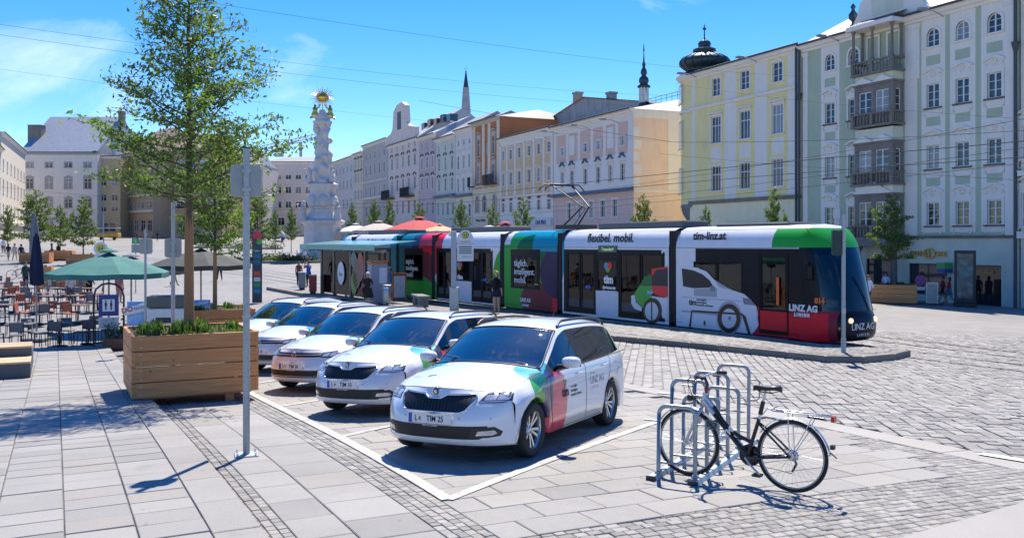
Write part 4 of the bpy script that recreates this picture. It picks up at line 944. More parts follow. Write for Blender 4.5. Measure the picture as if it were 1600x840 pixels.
# church spire behind the row
def church():
    Y = 230.; x = (728-800)/FPX*Y; z = lambda py: CAMZ+(HOR-py)*Y/FPX; o = empty('church_spire', (x, Y, 0), label='tall thin stone church spire rising behind the houses', cat='spire')
    st = mat('spire stone', (.42,.40,.42), .85, var=.2, scale=.8)
    MB().lathe([(1.9, 0), (1.8, z(195)), (1.35, z(190)), (.75, z(140)), (.85, z(139)), (.8, z(137))], 8, sm=False).build('shaft', st, o)
    m_ = MB()
    for k in range(8):
        a = math.pi/4*k
        for j in range(14):
            f = j/13; r_ = 1.4-.65*f; m_.sphere((r_*math.cos(a), r_*math.sin(a), z(190)+(z(140)-z(190))*f), .16, 5, 3)
    m_.build('crockets', st, o)
    MB().lathe([(.7, z(137)), (.15, z(113)), (.2, z(112)), (.04, z(110)), (.03, z(105))], 8, sm=False).bx(-.4, -.04, z(107.5), .4, .04, z(107.2)).build('spire', COPPER, o)
church()
# ---- far end of the square
def across(name, label, x0, x1, Y, base, top, mats, rows, **k):
    pl = ((x0-800)/FPX*Y, Y+k.pop('dl', 0)); pr = ((x1-800)/FPX*Y, Y+k.pop('dr', 0)); zz = lambda py: CAMZ+(HOR-py)*Y/FPX
    return building(name, label, pl, pr, base, zz(top), k.pop('depth', 14), mats, [dict(z=(zz(a), zz(b)), n=n, w=w, s=s, bars=(1, 1)) for a, b, n, w, s in rows], **k)
across('far_pink_house', 'pale pink house closing the far side behind the column', 412, 520, 232, 0, 253, [ROSE], [(280, 273, 7, 1.5, 'band'), (302, 292, 7, 1.5, 'band'), (325, 315, 7, 1.5, 'band'), (352, 340, 6, 1.8, 'band')], roof='hip', roof_h=2)
WN = across('town_palace', 'big white palace front with pale sheet metal roof at the far end', 31, 152, 195, .3, 238, [LILAC], [(262, 254, 4, 1.5, 'band'), (295, 279, 4, 1.5, 'ped'), (325, 311, 4, 1.5, 'ped'), (352, 342, 4, 1.6, 'band')], roof='gable', roof_h=9.5, roofm=mat('silver roof', (.36,.38,.41), .45, .3, var=.1, streak=.15), depth=26, trim=mat('grey stucco trim', (.38,.38,.40), .8), chimneys=((.5, 6, 3., 2, 2, 6.5), (17, 12, 1.2, 1.2, 7, 10.5)))
across('tan_block', 'narrow tan house beside the white palace', 152.5, 188, 197, .3, 244, [stucco('sand stucco', '#c9b896')], [(290, 281, 2, 1.4, 'plain'), (314, 304, 2, 1.4, 'plain'), (330, 323, 2, 1.4, 'plain'), (362, 348, 1, 3.0, 'plain')], roof='flat')
across('brown_block', 'long brown corner block with many windows behind the big tree', 188, 272, 205, .2, 243, [BROWN], [(281, 273, 8, 1.2, 'plain'), (305, 296, 8, 1.2, 'plain'), (328, 318, 8, 1.2, 'plain'), (362, 345, 5, 2.2, 'plain')], roof='hip', roof_h=6, roofm=ROOFT, dr=-12, bands=((8.5, .4, .4), (12, .3, .3)))
across('corner_block', 'brown corner block with dark balcony seen between the trees', 272.5, 346, 193, .2, 232, [stucco('umber stucco', '#bda58a')], [(262, 252, 4, 1.5, 'band'), (290, 280, 4, 1.5, 'band'), (326, 314, 4, 1.5, 'band'), (364, 348, 3, 2.4, 'plain')], roof='hip', roof_h=4, roofm=ROOFT, bands=((9.3, .9, .25, BLACK),))
across('grey_block', 'pale grey block seen through the trees at the far end', 347, 411, 215, .2, 258, [stucco('pearl stucco', '#c9c4c2')], [(285, 276, 5, 1.5, 'band'), (310, 300, 5, 1.5, 'band'), (340, 328, 5, 1.5, 'band')], roof='hip', roof_h=4)
# left-hand row, seen end on
def left_row():
    a = Vector((-800/FPX*118-2, 118.)); specs = [(-3, 28, 176, 'pale grey house at the picture edge opposite the row', '#c6c4c6'), (12, 31, 205, 'cream house with grey panels beside the white palace', '#d5cfc2')]
    pts = [Vector((-70.5, 118)), Vector((-85.5, 150)), Vector((-101, 186))]
    for i, (p, q) in enumerate(zip(pts[:-1], pts[1:])):
        z = lambda py, Y=(p.y+q.y)/2: CAMZ+(HOR-py)*Y/FPX
        building('edge_house', specs[i][3], p, q, -.5, (17.5, 20.5)[i], 14, [stucco('edge stucco %d' % i, specs[i][4])], [dict(z=(1, 4), n=5, w=2.2, s='plain', pane=PANE_D), dict(z=(6.2, 8.6), n=7, w=1.3, s='band'), dict(z=(10.4, 12.8), n=7, w=1.3, s='band'), dict(z=(14.4, 16.2), n=7, w=1.2, s='band')], roof='hip', roof_h=2.5, bands=((5.2, .4, .3),))
left_row()
# lamps on arms over the square
def facade_lamp(px, py, label):
    p = bp(px); o = empty('facade_lamp', (p.x, p.y, bz(px, py)), math.atan2(-.907, .421), label, 'lamp', 'lamps on the house fronts'); m_ = mat('lamp grey', (.3,.3,.31), .5)
    MB().tube([(0,0,0),(0,-.8,.25),(0,-1.6,.3)], .035, 5).build('arm', m_, o)
    MB().prism([(-.16,-.3),(.16,-.3),(.22,.35),(-.22,.35)], -.07, .07, 0, Matrix.Translation((0,-1.9,.28))).build('lamp_head', m_, o)
for px, py, l in ((1090, 122, 'lamp arm on the yellow house nearer its onion dome'), (1184, 98, 'lamp arm in the middle of the yellow house'), (1313, 66, 'lamp arm on the hotel beside its loggia'), (1474, 26, 'lamp arm under the hotel eaves beyond the gable'), (872, 210, 'lamp arm at the pink house edge by the tan house'), (920, 201, 'lamp arm in the middle of the pink house'), (966, 192, 'lamp arm of the pink house nearest its peach flank')): facade_lamp(px, py, l)
# ================================================================== tram
def tram():
    TL = 38.9; s0 = -4.0
    zf, zr_ = g(*tp(-3, -1.15)), g(*tp(33, -1.15)); sl = (zr_-zf)/36
    p0 = tp(s0, 0); root = empty('tram', (p0.x, p0.y, zf-sl*1), math.atan2(TD.y, TD.x), 'long white articulated tram in colourful livery stopped at the platform', 'tram')
    root.rotation_euler = (0, -math.atan(sl), math.atan2(TD.y, TD.x))
    zb = zf-sl
    def tx(px):
        k = (px-800)/FPX; return (TO.x-k*TO.y)/(k*TD.y-TD.x)-s0
    def P(px, py):
        x = tx(px); w = tp(x+s0, 0); return x, CAMZ+(HOR-py)*w.y/FPX-(zb+sl*x)
    CY, GR, RD, PU, BR, CH, WH = C('#1893ab'), C('#2fa23c'), C('#e62433'), C('#39304f'), C('#74303a'), (.008,.009,.014), (.74,.74,.76)
    TE = C('#14707c'); DG = C('#176634')
    def livery(name, base, shapes):
        m = raw(name, base, .3); t = NT(m); t.b.inputs['Specular IOR Level'].default_value = .14; t.b.inputs['Coat Weight'].default_value = .06; t.b.inputs['Coat Roughness'].default_value = .05
        sx = t.new('ShaderNodeSeparateXYZ'); t.l(t.obj(), sx.inputs[0]); X, Z = sx.outputs[0], sx.outputs[2]; c = None
        def mask(kind, q):
            if kind == 'c':      # ellipse: centre pixel, radii in pixels of the photograph's side view
                (x, z), (x1, _), (_, z1) = P(q[0], q[1]), P(q[0]-q[2], q[1]), P(q[0], q[1]-q[3]); rx, rz = abs(x1-x), abs(z1-z)
                a = t.math('DIVIDE', t.math('SUBTRACT', X, x), rx); b = t.math('DIVIDE', t.math('SUBTRACT', Z, z), rz)
                return t.math('LESS_THAN', t.math('ADD', t.math('MULTIPLY', a, a), t.math('MULTIPLY', b, b)), 1)
            x0, x1, z0, z1 = q
            return t.math('MULTIPLY', t.math('MULTIPLY', t.math('GREATER_THAN', X, x0), t.math('LESS_THAN', X, x1)), t.math('MULTIPLY', t.math('GREATER_THAN', Z, z0), t.math('LESS_THAN', Z, z1)))
        for kind, q, col in shapes:
            f = mask(kind, q) if kind != 'and' else t.math('MULTIPLY', mask(*q[0]), mask(*q[1]))
            c = t.mix(f, c if c is not None else base, col)
        gr = t.ramp(t.noise(3., 5, .6, t.obj()), [(.3, .93), (.6, 1.)]); c = t.mix(1, c if c is not None else base, gr, 'MULTIPLY')
        t.l(c, t.b.inputs['Base Color']); return m
    r = lambda x0, x1, y0=0, y1=9: (x0, x1, y0, y1)
    TG = glass_clear('tram glass', (.7,.74,.72), .55, .02, .75, .012); BK = mat('tram black', (.007,.007,.009), .35, var=.05, Specular_IOR_Level=.15)
    SKB, SH, RT = .22, 2.80, 3.50; WD = 2.3
    prof = [(0, SH), (-.03, 3.0), (-.11, 3.2), (-.25, 3.36), (-.5, 3.46), (-1.15, RT)]
    def module(name, x0, x1, m, holes, label=None):
        mb = MB(); hs = [(a-x0, b-x0, c-SKB, d-SKB) for a, b, c, d in holes]
        # near side looks along -y, so the sheet is turned round
        Mn = Matrix.Translation((x1, 0, SKB)) @ Matrix.Rotation(math.pi, 4, 'Z'); Wd = x1-x0
        wall_sheet(mb, Wd, 0, SH-SKB, [(Wd-b, Wd-a, c, d) for a, b, c, d in hs], (), .05, Mn)
        wall_sheet(mb, Wd, 0, SH-SKB, hs, (), .05, Matrix.Translation((x0, -WD, SKB)))
        ring = prof+[(-WD-y, z) for y, z in prof[-2::-1]]
        mb.grid([[(x, y, z) for y, z in ring] for x in (x0, x1)], 0, True, flip=True)
        for xx, f in ((x0, 1), (x1, -1)):      # end frames of the module
            V = [(xx, 0, SKB)]+[(xx, y, z) for y, z in ring]+[(xx, -WD, SKB)]; W_ = [(xx, max(-WD+.25, min(-.25, y)), min(max(z, .45), 3.1)) for _, y, z in V]
            n = len(V); mb.add(V+W_, [((i, i+1, n+i+1, n+i) if f > 0 else (n+i, n+i+1, i+1, i)) for i in range(n-1)], 1)
        mb.bx(x0+.02, -WD+.08, .40, x1-.02, -.08, .46, 2); mb.bx(x0+.02, -WD+.06, .16, x1-.02, -.06, .24, 1)
        mb.bx(x0+.02, -WD+.1, 2.86, x1-.02, -.1, 2.9, 3)
        o = mb.build(name, [m, BK, mat('tram floor', (.05,.05,.055), .7), mat('tram ceiling', (.25,.25,.24), .6)], root)
        return o
    def pane(x0, x1, z0, z1, name='window', fr=.0, nd=0, near=True, m=None):
        mb = MB(); y = -.02 if near else -WD+.02
        mb.bx(x0, y-.008, z0, x1, y+.008, z1); w = mb.build(name, m or TG, root)
        if fr:
            mb = MB(); y0, y1 = (y-.02, y+.026)
            mb.bx(x0, y0, z0, x0+fr, y1, z1).bx(x1-fr, y0, z0, x1, y1, z1).bx(x0+fr, y0, z0, x1-fr, y1, z0+fr).bx(x0+fr, y0, z1-fr, x1-fr, y1, z1)
            for k in range(nd): xc = x0+(x1-x0)*(k+1)/(nd+1); mb.bx(xc-fr*.7, y0, z0+fr, xc+fr*.7, y1, z1-fr)
            mb.build('frame', BK, w)
        return w
    DZ0, DZ1 = .40, 2.60
    # ------ module list, front to back
    ends = [(2.4, 7.45), (7.8, 13.9), (14.25, 18.2), (18.55, 24.65), (25.0, 28.75), (29.1, 35.0), (35.35, 36.9)]
    # front module
    d0, d1 = tx(1230), tx(1188); w0, w1 = tx(1160), tx(1084); z_ = lambda px, py: P(px, py)[1]
    A = livery('front livery', WH, [('r', r(2.0, tx(1087), 1.02, 2.78), CH), ('r', r(0, tx(1176), .0, 1.05), RD), ('and', (('c', (1318, 420, 128, 98)), ('r', r(0, tx(1232), 0, 1.05))), C('#7d3038')), ('r', r(0, tx(1206), 2.82, 3.36), GR)])
    hA = [(d0, d1, .40, 2.58), (w0, w1, 1.30, 2.36)]
    module('front_module', *ends[0], A, hA)
    pane(d0, d1, .95, 2.58, 'door_glass', .06); MB().bx(d0, -.035, .40, d1, .012, .95).build('door_panel', livery('door red', RD, []), root); MB().bx(d0-.04, -.03, .28, d1+.04, .015, .40).bx(d0-.05, -.03, .40, d0, .014, 2.62).bx(d1, -.03, .40, d1+.05, .014, 2.62).build('door_frame', BK, root)
    pane(w0, w1, 1.30, 2.36, 'window', .04, 1)
    for h in hA: pane(*h, name='far_window', near=False)
    MB().bx(tx(1218.5), .02, 1.15, tx(1214.5), .04, 1.95).build('door_handle', mat('signal orange', (.75,.12,.02), .4), root)
    # door modules
    whitep = livery('white panel', (.66,.67,.70), [])
    def door_module(x0, x1, m, name, dA, dB):
        c0, c1 = (dA[1]+.12, dB[0]-.12)
        hs = [(*dA, DZ0, DZ1), (*dB, DZ0, DZ1), (c0, c1, 1.22, 2.38)]
        module(name, x0, x1, m, hs)
        for d in (dA, dB):
            for k in range(2):
                a = d[0]+(d[1]-d[0])*k/2+.02; b = d[0]+(d[1]-d[0])*(k+1)/2-.02
                pane(a, b, DZ0+.05, DZ1, 'door_leaf', .075)
                MB().bx(a, -.03, DZ0+.05, b, -.006, DZ0+.42).build('kick_plate', mat('door grey', (.05,.05,.058), .5), root)
            mb = MB(); mb.bx(d[0]-.06, -.03, DZ0-.1, d[1]+.06, .012, DZ0+.04).bx(d[0]-.06, -.03, DZ0+.04, d[0]+.02, .012, DZ1+.05).bx(d[1]-.02, -.03, DZ0+.04, d[1]+.06, .012, DZ1+.05); mb.build('door_frame', BK, root)
            pane(*d, DZ0, DZ1, 'far_door', .07, 1, False)
        pane(c0, c1, 1.22, 2.38, 'window', .05); pane(c0, c1, 1.22, 2.38, 'far_window', near=False)
        MB().bx(c0-.07, .002, .30, c1+.07, .012, 1.2).build('side_panel', whitep, root)
    def dband(a, b): return ('r', r(a, b, .3, 2.72), CH)
    dB = ((tx(1037), tx(968)), (tx(930), tx(886)))
    B_ = livery('second livery', WH, [('c', (868, 400, 14, 55), CY), ('r', r(tx(880), 14, 2.3, 4), CY), ('r', r(tx(876), 14, 0, 2.0), RD), ('c', (868, 440, 6, 30), PU), dband(tx(1034), tx(881))])
    door_module(*ends[1], B_, 'door_module', *dB)
    C_ = livery('third livery', RD, [('r', r(14, tx(845), 0, 4), RD), ('r', r(tx(850), 18.3, 0, 4), GR), ('c', (838, 470, 24, 30), BR), ('r', r(14, tx(799), 2.45, 4), CY), ('c', (870, 425, 26, 42), PU), ('c', (812, 398, 26, 30), GR), ('c', (830, 390, 22, 24), DG), ('r', r(14, tx(832), 2.62, 4), CY), ('r', r(tx(797), 18.5, 2.9, 4), WH), ('r', r(tx(844), tx(798), 1.05, 2.70), CH)])
    hC = [(tx(842), tx(802), 1.12, 2.42)]
    module('bogie_module', *ends[2], C_, hC); pane(*hC[0], 'window', .05, 1); pane(*hC[0], 'far_window', near=False)
    dD = ((tx(769), tx(738)), (tx(705), tx(684)))
    D_ = livery('fourth livery', WH, [('c', (788, 440, 18, 52), GR), ('r', r(tx(691), 25, 2.5, 4), RD), ('c', (672, 400, 14, 36), RD), ('c', (676, 470, 8, 40), GR), dband(tx(767), tx(682))])
    door_module(*ends[3], D_, 'door_module', *dD)
    E_ = livery('fifth livery', PU, [('r', r(25, tx(655), 0, 4), RD), ('r', r(tx(638), 29, 0, 4), CY), ('c', (663, 418, 16, 26), BR), ('c', (630, 395, 14, 60), TE), ('c', (648, 470, 34, 42), GR), ('r', r(tx(661), tx(632), 1.05, 2.70), CH)])
    hE = [(tx(660), tx(633), 1.12, 2.42)]
    module('bogie_module', *ends[4], E_, hE); pane(*hE[0], 'window', .05, 1); pane(*hE[0], 'far_window', near=False)
    dF = ((29.9, 31.3), (33.1, 34.5))
    F_ = livery('sixth livery', WH, [('r', r(29, tx(610), 0, 4), CY), dband(29.8, 34.7)])
    door_module(*ends[5], F_, 'door_module', *dF)
    G_ = livery('rear livery', WH, [('r', r(36.6, 40, 0, 4), CY), ('r', r(35.3, 40, 1.0, 2.75), CH)])
    module('rear_module', *ends[6], G_, [])
    for a, b in ends: MB().bx(a+.01, .0005, 2.792, b-.01, .004, 2.804).build('panel_seam', BK, root); MB().bx(a+.01, .0005, .345, b-.01, .004, .357).build('panel_seam', BK, root)
    # bellows
    for a, b in zip(ends[:-1], ends[1:]):
        mb = MB(); n = 7
        for k in range(n):
            xa = a[1]+(b[0]-a[1])*k/n; xb = a[1]+(b[0]-a[1])*(k+1)/n; i = .07 if k % 2 else .02
            mb.bx(xa, -WD+i, .3, xb, -i, 3.38-i)
        mb.build('gangway_bellows', mat('bellows', (.035,.034,.035), .7, var=.3), root)
    # cabs
    def cab(xa, sg, name, m):
        mb = MB(); gl = MB(); n = 30; e = 2.5; xs = 1.35
        lev = [(.20, .45), (.28, .16), (.42, .03), (.62, 0.), (.86, .06), (.95, .18), (1.05, .22), (1.4, .36), (1.8, .54), (2.2, .76), (2.6, 1.0), (2.8, 1.14), (3.0, 1.30), (3.2, 1.52), (3.36, 1.78), (3.44, 1.98)]
        rows = []; lev = [(z, xf*.62) for z, xf in lev]
        for z, xf in lev:
            ins = 0 if z <= 2.8 else np.interp(z, [2.8, 3.0, 3.2, 3.36, 3.44, 3.5], [0, .03, .11, .25, .42, .8]); w = 1.15-ins
            row = []
            for k in range(n+1):
                a = math.pi*k/n; cs, sn = math.cos(a), math.sin(a)
                y = w*math.copysign(abs(cs)**(2/e), cs); x = xs-(xs-xf)*abs(sn)**(2/e); row.append((xa+sg*(x if sg > 0 else x), -1.15+y, z))
            rows.append(row)
        for i in range(len(rows)-1):
            for k in range(n):
                q = [rows[i][k], rows[i][k+1], rows[i+1][k+1], rows[i+1][k]]
                if sg > 0: q = q[::-1]
                zc = (lev[i][0]+lev[i+1][0])/2
                (gl if (1.05 < zc < 2.75 and 5 <= k < n-5) else mb).add(q, [(3, 2, 1, 0)], 0, True)
        top = rows[-1]; mb.add(top+[(xa+sg*xs, -1.15, RT)], [((i, i+1, len(top)) if sg > 0 else (i+1, i, len(top))) for i in range(len(top)-1)], 0, True)
        o = mb.build(name, m, root, recalc=True); gl.build('windscreen', glass_clear('cab glass', (.45,.5,.55), .28, .02, .9), o, recalc=True)
        return o
    K = livery('cab livery', CH, [('r', r(1.36, 3, .0, 1.05), C('#8a2a38')), ('r', r(1.55, 3, .0, .98), RD), ('r', r(0, 4, 2.82, 4), GR), ('r', r(.0, 4, 3.38, 4), WH), ('r', r(0, 1.3, .3, .9), (.02, .022, .03))])
    cabf = cab(1.05, 1, 'cab', K); cab(38.25, -1, 'rear_cab', livery('rear cab livery', CY, [('r', r(35, 40, .9, 2.8), CH)]))
    MB().bx(1.8, -2.05, .3, 2.4, -.25, .5).build('cab_floor', BK, root)
    # driver's desk, seat, steering wheel rim and wiper arc
    MB().bx(1.5, -1.9, .9, 1.95, -.4, 1.12).build('dashboard', mat('dash', (.05,.05,.055), .6), root)
    MB().bx(2.3, -1.5, .9, 2.7, -.9, 1.0).bx(2.65, -1.5, 1.0, 2.75, -.9, 1.9).build('driver_seat', mat('seat blue', (.03,.05,.12), .8), root)
    MB().tube([(1.19, -1.5, 1.05), (1.30, -1.3, 1.6), (1.42, -1.1, 2.0)], .014, 5).build('wiper', BK, root)
    for y in (-.62, -1.68):
        MB().lathe([(.001, .03), (.06, .02), (.075, 0), (.075, -.05)], 14, 0, Matrix.Translation((1.12, y, .80)) @ Matrix.Rotation(-math.pi/2, 4, 'Y')).build('headlight', mat('lamp lens', (.8,.72,.55), .15, Emission_Color=(1,.75,.4,1), Emission_Strength=.5), root)
    MB().lathe([(.001, .02), (.035, .015), (.045, 0)], 12, 0, Matrix.Translation((1.22, -.22, .60)) @ Matrix.Rotation(-math.pi/2, 4, 'Y')).build('turn_signal', mat('amber lens', (.8,.2,.02), .25), root)
    MB().bev((1.95, .15, 2.12), (.10, .24, .42), .03).cyl((2.05, .0, 2.4), (1.95, .15, 2.3), .02).build('wing_mirror', BK, root)
    # posts inside and seats
    orange = mat('yellow pole', (.6,.35,.03), .4); seat = mat('tram seat', (.06,.08,.14), .8)
    for i, (a, b) in enumerate(ends[:6]):
        for k in range(2 if b-a > 4.5 else 1):
            x = a+(b-a)*(.3+.4*k)
            for y in (-.75, -1.55): MB().cyl((x, y, .46), (x, y, 2.86), .02, n=6).build('grab_pole', orange, root)
        if i in (0, 2, 4):
            for k in range(4):
                x = a+.6+k*.85
                for y in (-.5, -1.8): MB().bx(x-.2, y-.35, .85, x+.22, y+.35, .95).bx(x+.16, y-.35, .95, x+.24, y+.35, 1.65).build('seat', seat, root)
    # ---- printed shapes on the side
    def printed(pts, col, name, lift=.014, rough=.25, smooth=False):
        m = mat('print %s' % (str(tuple(round(c, 3) for c in col))), col, rough, var=.03); P_ = [P(*p) for p in pts]
        a = sum(P_[i-1][0]*P_[i][1]-P_[i][0]*P_[i-1][1] for i in range(len(P_)))
        if a < 0: P_ = P_[::-1]
        bm = bmesh.new(); f = bm.faces.new([bm.verts.new((x, lift, z)) for x, z in P_]); bmesh.ops.triangulate(bm, faces=[f]); bmesh.ops.recalc_face_normals(bm, faces=bm.faces)
        for f in bm.faces:
            if f.normal.y < 0: f.normal_flip()
        me = bpy.data.meshes.new(name); bm.to_mesh(me); bm.free(); me.materials.append(m); return link(name, me, root)
    def ell(cx, cy, rx, ry, n=24, a0=0, a1=360): return [(cx+rx*math.cos(R(a0+(a1-a0)*i/n)), cy-ry*math.sin(R(a0+(a1-a0)*i/n))) for i in range(n+(0 if a1-a0 == 360 else 1))]
    wh = (.70,.70,.73); gy = (.36,.38,.42); bk = (.012,.012,.018); g2 = (.20,.22,.26)
    printed([(1063, 416), (1075, 416), (1090, 418), (1105, 424), (1116, 436), (1125, 449), (1145, 453), (1163, 459), (1174, 468), (1182, 478), (1185, 490), (1184, 500), (1186, 508), (1178, 519), (1066, 506)], wh, 'car_print')
    printed([(1066, 419), (1084, 422), (1098, 428), (1110, 438), (1116, 449), (1084, 450), (1068, 447)], bk, 'car_print', .017)
    printed([(1085, 451), (1117, 450), (1121, 449), (1121, 464), (1085, 462)], gy, 'car_print', .017)
    printed([(1110, 447), (1117, 446), (1119, 454), (1111, 455)], g2, 'car_print', .02)
    printed([(1161, 465), (1172, 466), (1182, 477), (1163, 475)], g2, 'car_print', .02)
    printed([(1066, 484), (1124, 490), (1124, 493), (1066, 487)], gy, 'car_print', .017); printed([(1066, 463), (1160, 470), (1160, 471), (1066, 464)], gy, 'car_print', .017)
    printed(ell(1140, 496, 20, 26), gy, 'car_print', .0175); printed(ell(1140, 497, 18, 22.5), bk, 'car_print', .02); printed(ell(1140, 497, 11.5, 15.5), (.62,.63,.66), 'car_print', .023); printed(ell(1141, 497, 2.2, 3), g2, 'car_print', .026)
    printed([(1077, 510), (1081, 484), (1083, 484), (1080, 511)], bk, 'car_print', .02); printed([(1082, 484), (1160, 489), (1166, 494), (1174, 522), (1170, 522), (1160, 492), (1083, 487)], bk, 'car_print', .024)
    printed([(1100, 501), (1103, 501), (1103, 508), (1100, 508)], bk, 'car_print', .02)
    lettering('tim', .26, Matrix.Translation((P(1083, 475)[0], .02, P(1083, 476)[1])) @ Matrix.Rotation(math.pi, 4, 'Z') @ Matrix.Rotation(math.pi/2, 4, 'X'), mat('print ink', (.01,.01,.012), .4), root, depth=.003, bold=.008)
    for k in range(3): lettering(('umsteigen.', 'einsteigen.', 'umwelt schonen.')[k], .11, Matrix.Translation((P(1089, 470)[0], .02, P(1089, 469+4.2*k)[1])) @ Matrix.Rotation(math.pi, 4, 'Z') @ Matrix.Rotation(math.pi/2, 4, 'X'), mat('print ink', (.01,.01,.012), .4), root, depth=.003, align='LEFT')
    # rear half of the printed car on the second module
    printed([(992, 470), (993, 456), (1000, 446), (1012, 434), (1019, 432), (1019, 480), (1008, 484), (1003, 478)], GR, 'car_print', .017)
    printed([(1000, 446), (1008, 432), (1018, 428), (1019, 446), (1010, 447)], DG, 'car_print', .019)
    printed([(1019, 420), (1044, 416), (1044, 464), (1034, 464), (1019, 456)], RD, 'car_print', .017)
    printed([(1019, 432), (1027, 421), (1044, 419), (1044, 447), (1019, 446)], C('#1d1a2c'), 'car_print', .02)
    printed([(987, 462), (992, 460), (994, 472), (1004, 480), (1003, 486), (992, 482), (987, 474)], wh, 'car_print', .018)
    printed([(1004, 464), (1012, 461), (1044, 466), (1044, 497), (1036, 497), (1028, 470), (1006, 482)], wh, 'car_print', .0165)
    printed(ell(1020, 485, 15, 20), bk, 'car_print', .022); printed(ell(1019, 486, 10.5, 14.5), (.62,.63,.66), 'car_print', .025); printed([(1018.3, 471), (1020.3, 471), (1020.3, 500), (1018.3, 500)], bk, 'door_seam', .028)
    printed([(1012, 454), (1021, 454), (1021, 459), (1012, 459)], (.25,.4,.65), 'sticker', .022)
    # ---- lettering on the roof edge and windows
    ink = mat('print ink', (.01,.01,.012), .4); whi = mat('white print', (.75,.75,.77), .4, var=.02)
    def side_text(t, px, py, size, m, align='CENTER', y=.014, bold=.012, tiltz=0, spacing=1.0):
        x, z = P(px, py); return lettering(t, size, Matrix.Translation((x, y, z)) @ Matrix.Rotation(math.pi, 4, 'Z') @ Matrix.Rotation(math.pi/2-tiltz, 4, 'X'), m, root, depth=.003, align=align, bold=bold, spacing=spacing)
    side_text('tim-linz.at', 1107, 374, .36, ink, y=-.025, tiltz=.18); side_text('flexibel. mobil.', 952, 378, .46, ink, y=-.025, tiltz=.18); side_text('flexibel. mobil.', 586, 381, .42, ink, y=-.025, tiltz=.18)
    for px, sc in ((803.5, 1.), (634.5, .92)):
        for k, w in enumerate(('täglich.', 'intelligent.', 'mobil.')): side_text(w, px, (415 if px > 700 else 411.5)+k*(13 if px > 700 else 10), .38*sc, whi, 'LEFT', .008, .004)
    side_text('LINZ AG', 821, 471, .20, whi, y=.004); side_text('L I N I E N', 821, 478, .11, whi, y=.004); side_text('LINZ AG', 647, 462, .19, whi, y=.004)
    side_text('LINZ AG', 1255, 486, .25, whi, y=.004, spacing=1.05); side_text('L I N I E N', 1253, 494, .12, whi, y=.004)
    side_text('014', 1282, 474, .22, mat('orange print', (.8,.15,.02), .4), y=.03)
    for px, py, s_ in ((951, 442, .40), (719, 437, .38)):
        side_text('tim', px, py, s_, whi, y=.002, bold=.02)
        side_text('Ein Service der', px+1, py+9 if px > 900 else py+8, s_*.3, whi, y=.002); side_text('LINZ AG LINIEN', px+1, py+14 if px > 900 else py+12.5, s_*.3, whi, y=.002)
        kx = 5 if px > 900 else 3.6
        for dx, dy, c in ((-.8, -27, CY), (.9, -27, RD), (0, -22, GR)): printed(ell(px-1+dx*kx*.6, py+dy*(1 if px > 900 else .85), kx*.75, kx*1.05, 16), c, 'logo_dot', .003+.001*abs(dx)*2)
    for px, py in ((919, 448), (756.5, 437)):
        for k in (0, 1): printed(ell(px-2+k*4.2, py, 1.7, 2.8, 12), (.04,.12,.6), 'sticker', .004)
    MB().bx(tx(965), .0, 2.62, tx(936), .03, 2.86).build('destination_display', mat('display', (.05,.09,.06), .3), root)
    lettering('Traundorf', .17, Matrix.Translation(((tx(965)+tx(936))/2, .033, 2.68)) @ Matrix.Rotation(math.pi, 4, 'Z') @ Matrix.Rotation(math.pi/2, 4, 'X'), mat('display ink', (.35,.5,.3), .4, Emission_Color=(.5,.8,.4,1), Emission_Strength=.3), root, depth=.002)
    # front lettering
    Mf = Matrix.Translation((1.035, -1.0, .55)) @ Matrix.Rotation(-math.pi/2, 4, 'Z') @ Matrix.Rotation(math.pi/2, 4, 'X')
    lettering('LINZ AG', .26, Mf, whi, root, depth=.004); lettering('L I N I E N', .12, Mf @ Matrix.Translation((0, -.18, 0)), whi, root, depth=.004)
    # ---- roof gear and pantograph
    gear = mat('roof gear', (.10,.11,.12), .6, .3)
    for a, b, h in ((7.9, 12.6, .26), (3.4, 6.4, .12), (19, 24.4, .26), (29.4, 34.6, .26)): MB().bev(((a+b)/2, -1.35, RT+h/2-.03), (b-a, 1.2, h), .04).build('roof_box', gear, root)
    mb = MB(); xb = tx(862); z0 = RT+.05; kn = P(877, 322); tp_ = P(842, 292); y = -1.15
    mb.bx(xb-.7, y-.6, z0-.02, xb+.5, y+.6, z0+.14)
    for dy in (-.28, .28): mb.tube([(xb+.3, y+dy*1.3, z0+.1), (kn[0]-.1, y+dy*.6, kn[1])], .035, 6); mb.tube([(kn[0]-.1, y+dy*.6, kn[1]), (tp_[0], y+dy*1.8, tp_[1]+.1)], .028, 6)
    mb.tube([(xb+.1, y, z0+.1), (kn[0]-.05, y, kn[1]-.08), (tp_[0]+.2, y, tp_[1])], .016, 5)
    for dx in (-.22, .22): mb.tube([(tp_[0]+dx, y-1.0, tp_[1]-.12), (tp_[0]+dx, y-.75, tp_[1]+.12), (tp_[0]+dx, y+.75, tp_[1]+.12), (tp_[0]+dx, y+1.0, tp_[1]-.12)], .03, 6)
    for dy in (-.5, .5): mb.tube([(tp_[0]-.22, y+dy, tp_[1]+.1), (tp_[0]+.22, y+dy, tp_[1]+.1)], .02, 5)
    mb.build('pantograph', DARKMETAL, root)
    return root
tram()
